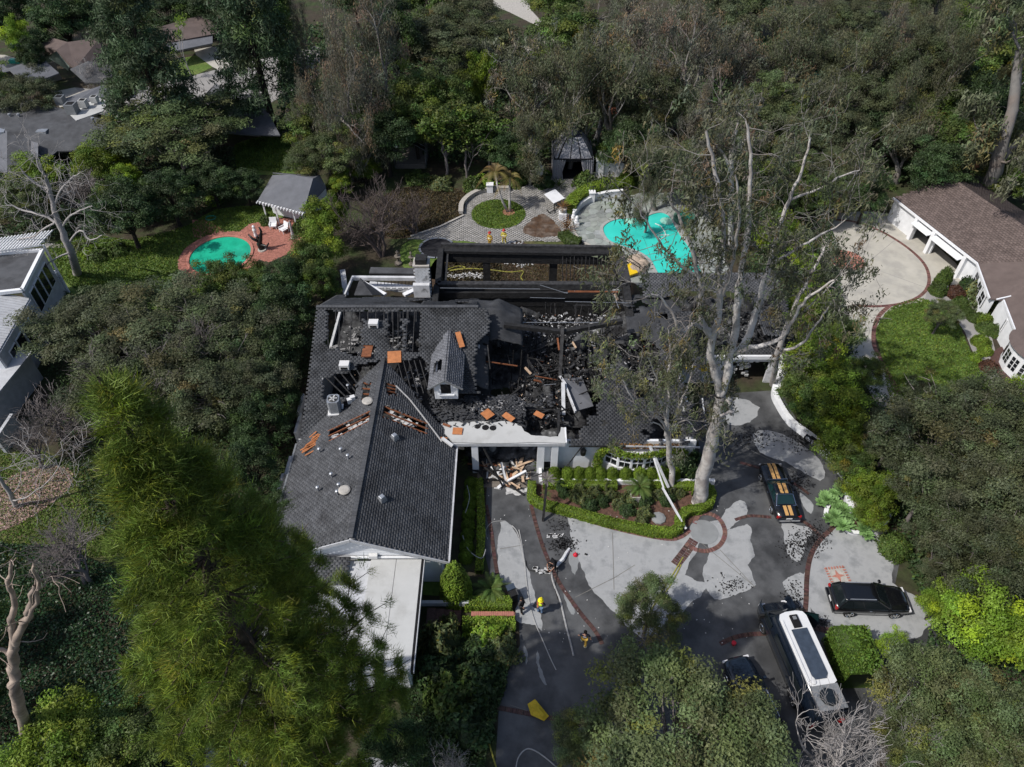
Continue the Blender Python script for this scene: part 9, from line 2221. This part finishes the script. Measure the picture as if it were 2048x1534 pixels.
 ('bay_tree', 'dark', 1020, 300, 45, 7, 'dark tree left of the tent'), ('bay_tree', 'dark', 1260, 290, 50, 8, 'dark tree above the white garden wall'), ('bay_tree', 'mid', 1245, 296, 44, 5, 'bright bushy tree behind the white wall'),
 ('eucalyptus_tree', 'eucg', 1365, 105, 82, 19, 'pale pinkish-grey eucalyptus with white trunk at the top right of centre'), ('lime_tree', 'bright', 1358, 215, 24, 6, 'single bright green crown below the white-trunked eucalyptus'),
 ('eucalyptus_tree', 'euc', 1420, 300, 75, 13, 'pale-stemmed eucalyptus directly behind the giant one'), ('eucalyptus_tree', 'euc', 1325, 330, 60, 9, 'eucalyptus foliage above the kidney pool'), ('eucalyptus_tree', 'euc', 1300, 395, 34, 7, 'hanging eucalyptus foliage over the pool deck'),
 ('bare_tree', 'palebare', 1690, 1505, 130, 7.5, 'pale grey bare tree at the bottom right covering the van rear'), ('bare_tree', 'palebare', 905, 1540, 55, 5.5, 'pale bare twigs at the bottom edge left of the yellow hose'), ('bare_tree', 'palebare', 1790, 1440, 60, 7, 'smaller pale bare tree right of the van rear'),
 ('leafy_tree', 'bright', 120, 1500, 95, 6, 'light green leafy tree in the bottom left corner'), ('leafy_tree', 'mid', 240, 1490, 80, 6, 'green leafy tree at the bottom below the big pine'), ('leafy_tree', 'mid', 300, 1400, 55, 4.5, 'dark leafy bush tree left under the big pine'), ('leafy_tree', 'dark', 780, 1480, 60, 6, 'dark tree at the bottom left of the lower drive'), ('leafy_tree', 'mid', 1000, 1590, 0, 0, ''),
 ('leafy_tree', 'dark', 560, 1010, 34, 4, 'dark shrub tree at the left wall of the wing'),
]
tree_px('pine', 489, 8, 84, 27, 'pine_tree', 'second tall dark conifer right of the street', zc=16)
for nm, sp, x, y, rp, h, lb in TREES:
 if rp:
  if sp == 'bare1': key = 'bare1'; sp = 'bare'; _cnt['bare'] = 1
  elif sp == 'bare': _cnt['bare'] = 0
  tree_px(sp, x, y, rp, h, nm, lb)
# far wood, row by row
r = random.Random(77)
SPW = {'euc': ('olive eucalyptus', 'eucalyptus_tree'), 'eucg': ('grey eucalyptus', 'eucalyptus_tree'), 'oak': ('dark oak', 'oak_tree'), 'oakg': ('olive oak', 'oak_tree'), 'dark': ('deep green tree', 'bay_tree'), 'mid': ('mid green tree', 'bay_tree')}
rows = [('top edge', -14, [700, 790, 870, 960, 1110, 1190, 1270, 1350, 1440, 1530, 1620, 1710, 1800, 1890, 1980, 2060], 11, 52, ['dark', 'oak', 'mid', 'euc', 'mid', 'eucg', 'oak', 'euc', 'oakg', 'dark', 'euc', 'oak', 'oakg', 'euc', 'mid', 'dark']),
 ('upper row', 62, [1150, 1290, 1450, 1530, 1610, 1700, 1790, 1880, 1960, 2040], 13, 60, ['mid', 'eucg', 'oak', 'euc', 'euc', 'oak', 'eucg', 'euc', 'mid', 'oak']),
 ('second row', 130, [1470, 1560, 1640, 1740, 1830, 1920, 2010], 13, 62, ['eucg', 'euc', 'oak', 'euc', 'oak', 'euc', 'mid']),
 ('third row', 205, [1310, 1440, 1530, 1620, 1710, 1800, 1890, 1975], 11, 60, ['oak', 'eucg', 'oakg', 'euc', 'oak', 'euc', 'mid', 'dark']),
 ('fourth row', 275, [1500, 1580, 1660, 1740, 1830, 1910, 2030], 9, 56, ['oakg', 'euc', 'oak', 'dark', 'euc', 'mid', 'oakg']),
 ('front row', 345, [1390, 1480, 1560, 1640, 1710, 1880, 2040], 8, 50, ['oakg', 'mid', 'oakg', 'oak', 'euc', 'dark', 'mid']),
 ('row behind the garage', 385, [1450, 1620, 1690, 1745], 7, 42, ['oakg', 'mid', 'oakg', 'dark'])]
for rn, y, xs, h, rad, sps in rows:
 for i, (x, sp) in enumerate(zip(xs, sps)):
  w, nm = SPW[sp]; e = sp.startswith('euc')
  tree_px(sp, x+r.uniform(-12, 12), y+r.uniform(-10, 10), rad*r.uniform(.9, 1.25), h*r.uniform(.85, 1.2)*(1.15 if e else .9), nm, '%s of the far wood, %s from left in its %s' % (w, OR[i], rn))
for i, (x, y, sp, h) in enumerate([(-60, 60, 'dark', 9), (-50, 160, 'mid', 8), (2110, 150, 'oak', 10), (2120, 300, 'oak', 10), (2130, 900, 'oak', 9), (-70, 1250, 'mid', 6), (2140, 1300, 'oakg', 8), (-60, 1400, 'dark', 6)]):
 tree_px(sp, x, y, 60, h, 'edge_tree', '%s tree standing just beyond the edge of the view' % OR[i])
for i, q in enumerate(((597, 828, 594, 862), (604, 880, 585, 915), (580, 915, 572, 945), (562, 950, 556, 990), (600, 790, 602, 822))):
 a = G(q[0], q[1], 2.0); b = G(q[2], q[3], 2.0); t = thing('boundary_wall_panel', '%s pale weathered wall panel from the front along the left side passage' % OR[i], 'wall', (a.x, a.y, 0))
 MB().box(((a.x+b.x)/2, (a.y+b.y)/2, 1.0), (.2, abs(a.y-b.y)+.3, 2.0), 0).build('wall_body', M['dirtywhite'], t)
# == finish
def finish():
 dead = [o for o in bpy.data.objects if o.type == 'MESH' and not o.data.polygons]
 for me in bpy.data.meshes:
  if me.materials and me.materials[0] and len(me.vertices):
   nt = me.materials[0].node_tree
   if nt and any(n.type == 'ATTRIBUTE' for n in nt.nodes) and 'tone' not in me.color_attributes:
    set_tone(me, np.ones((len(me.vertices), 3)))
  for p in me.materials: pass
finish()
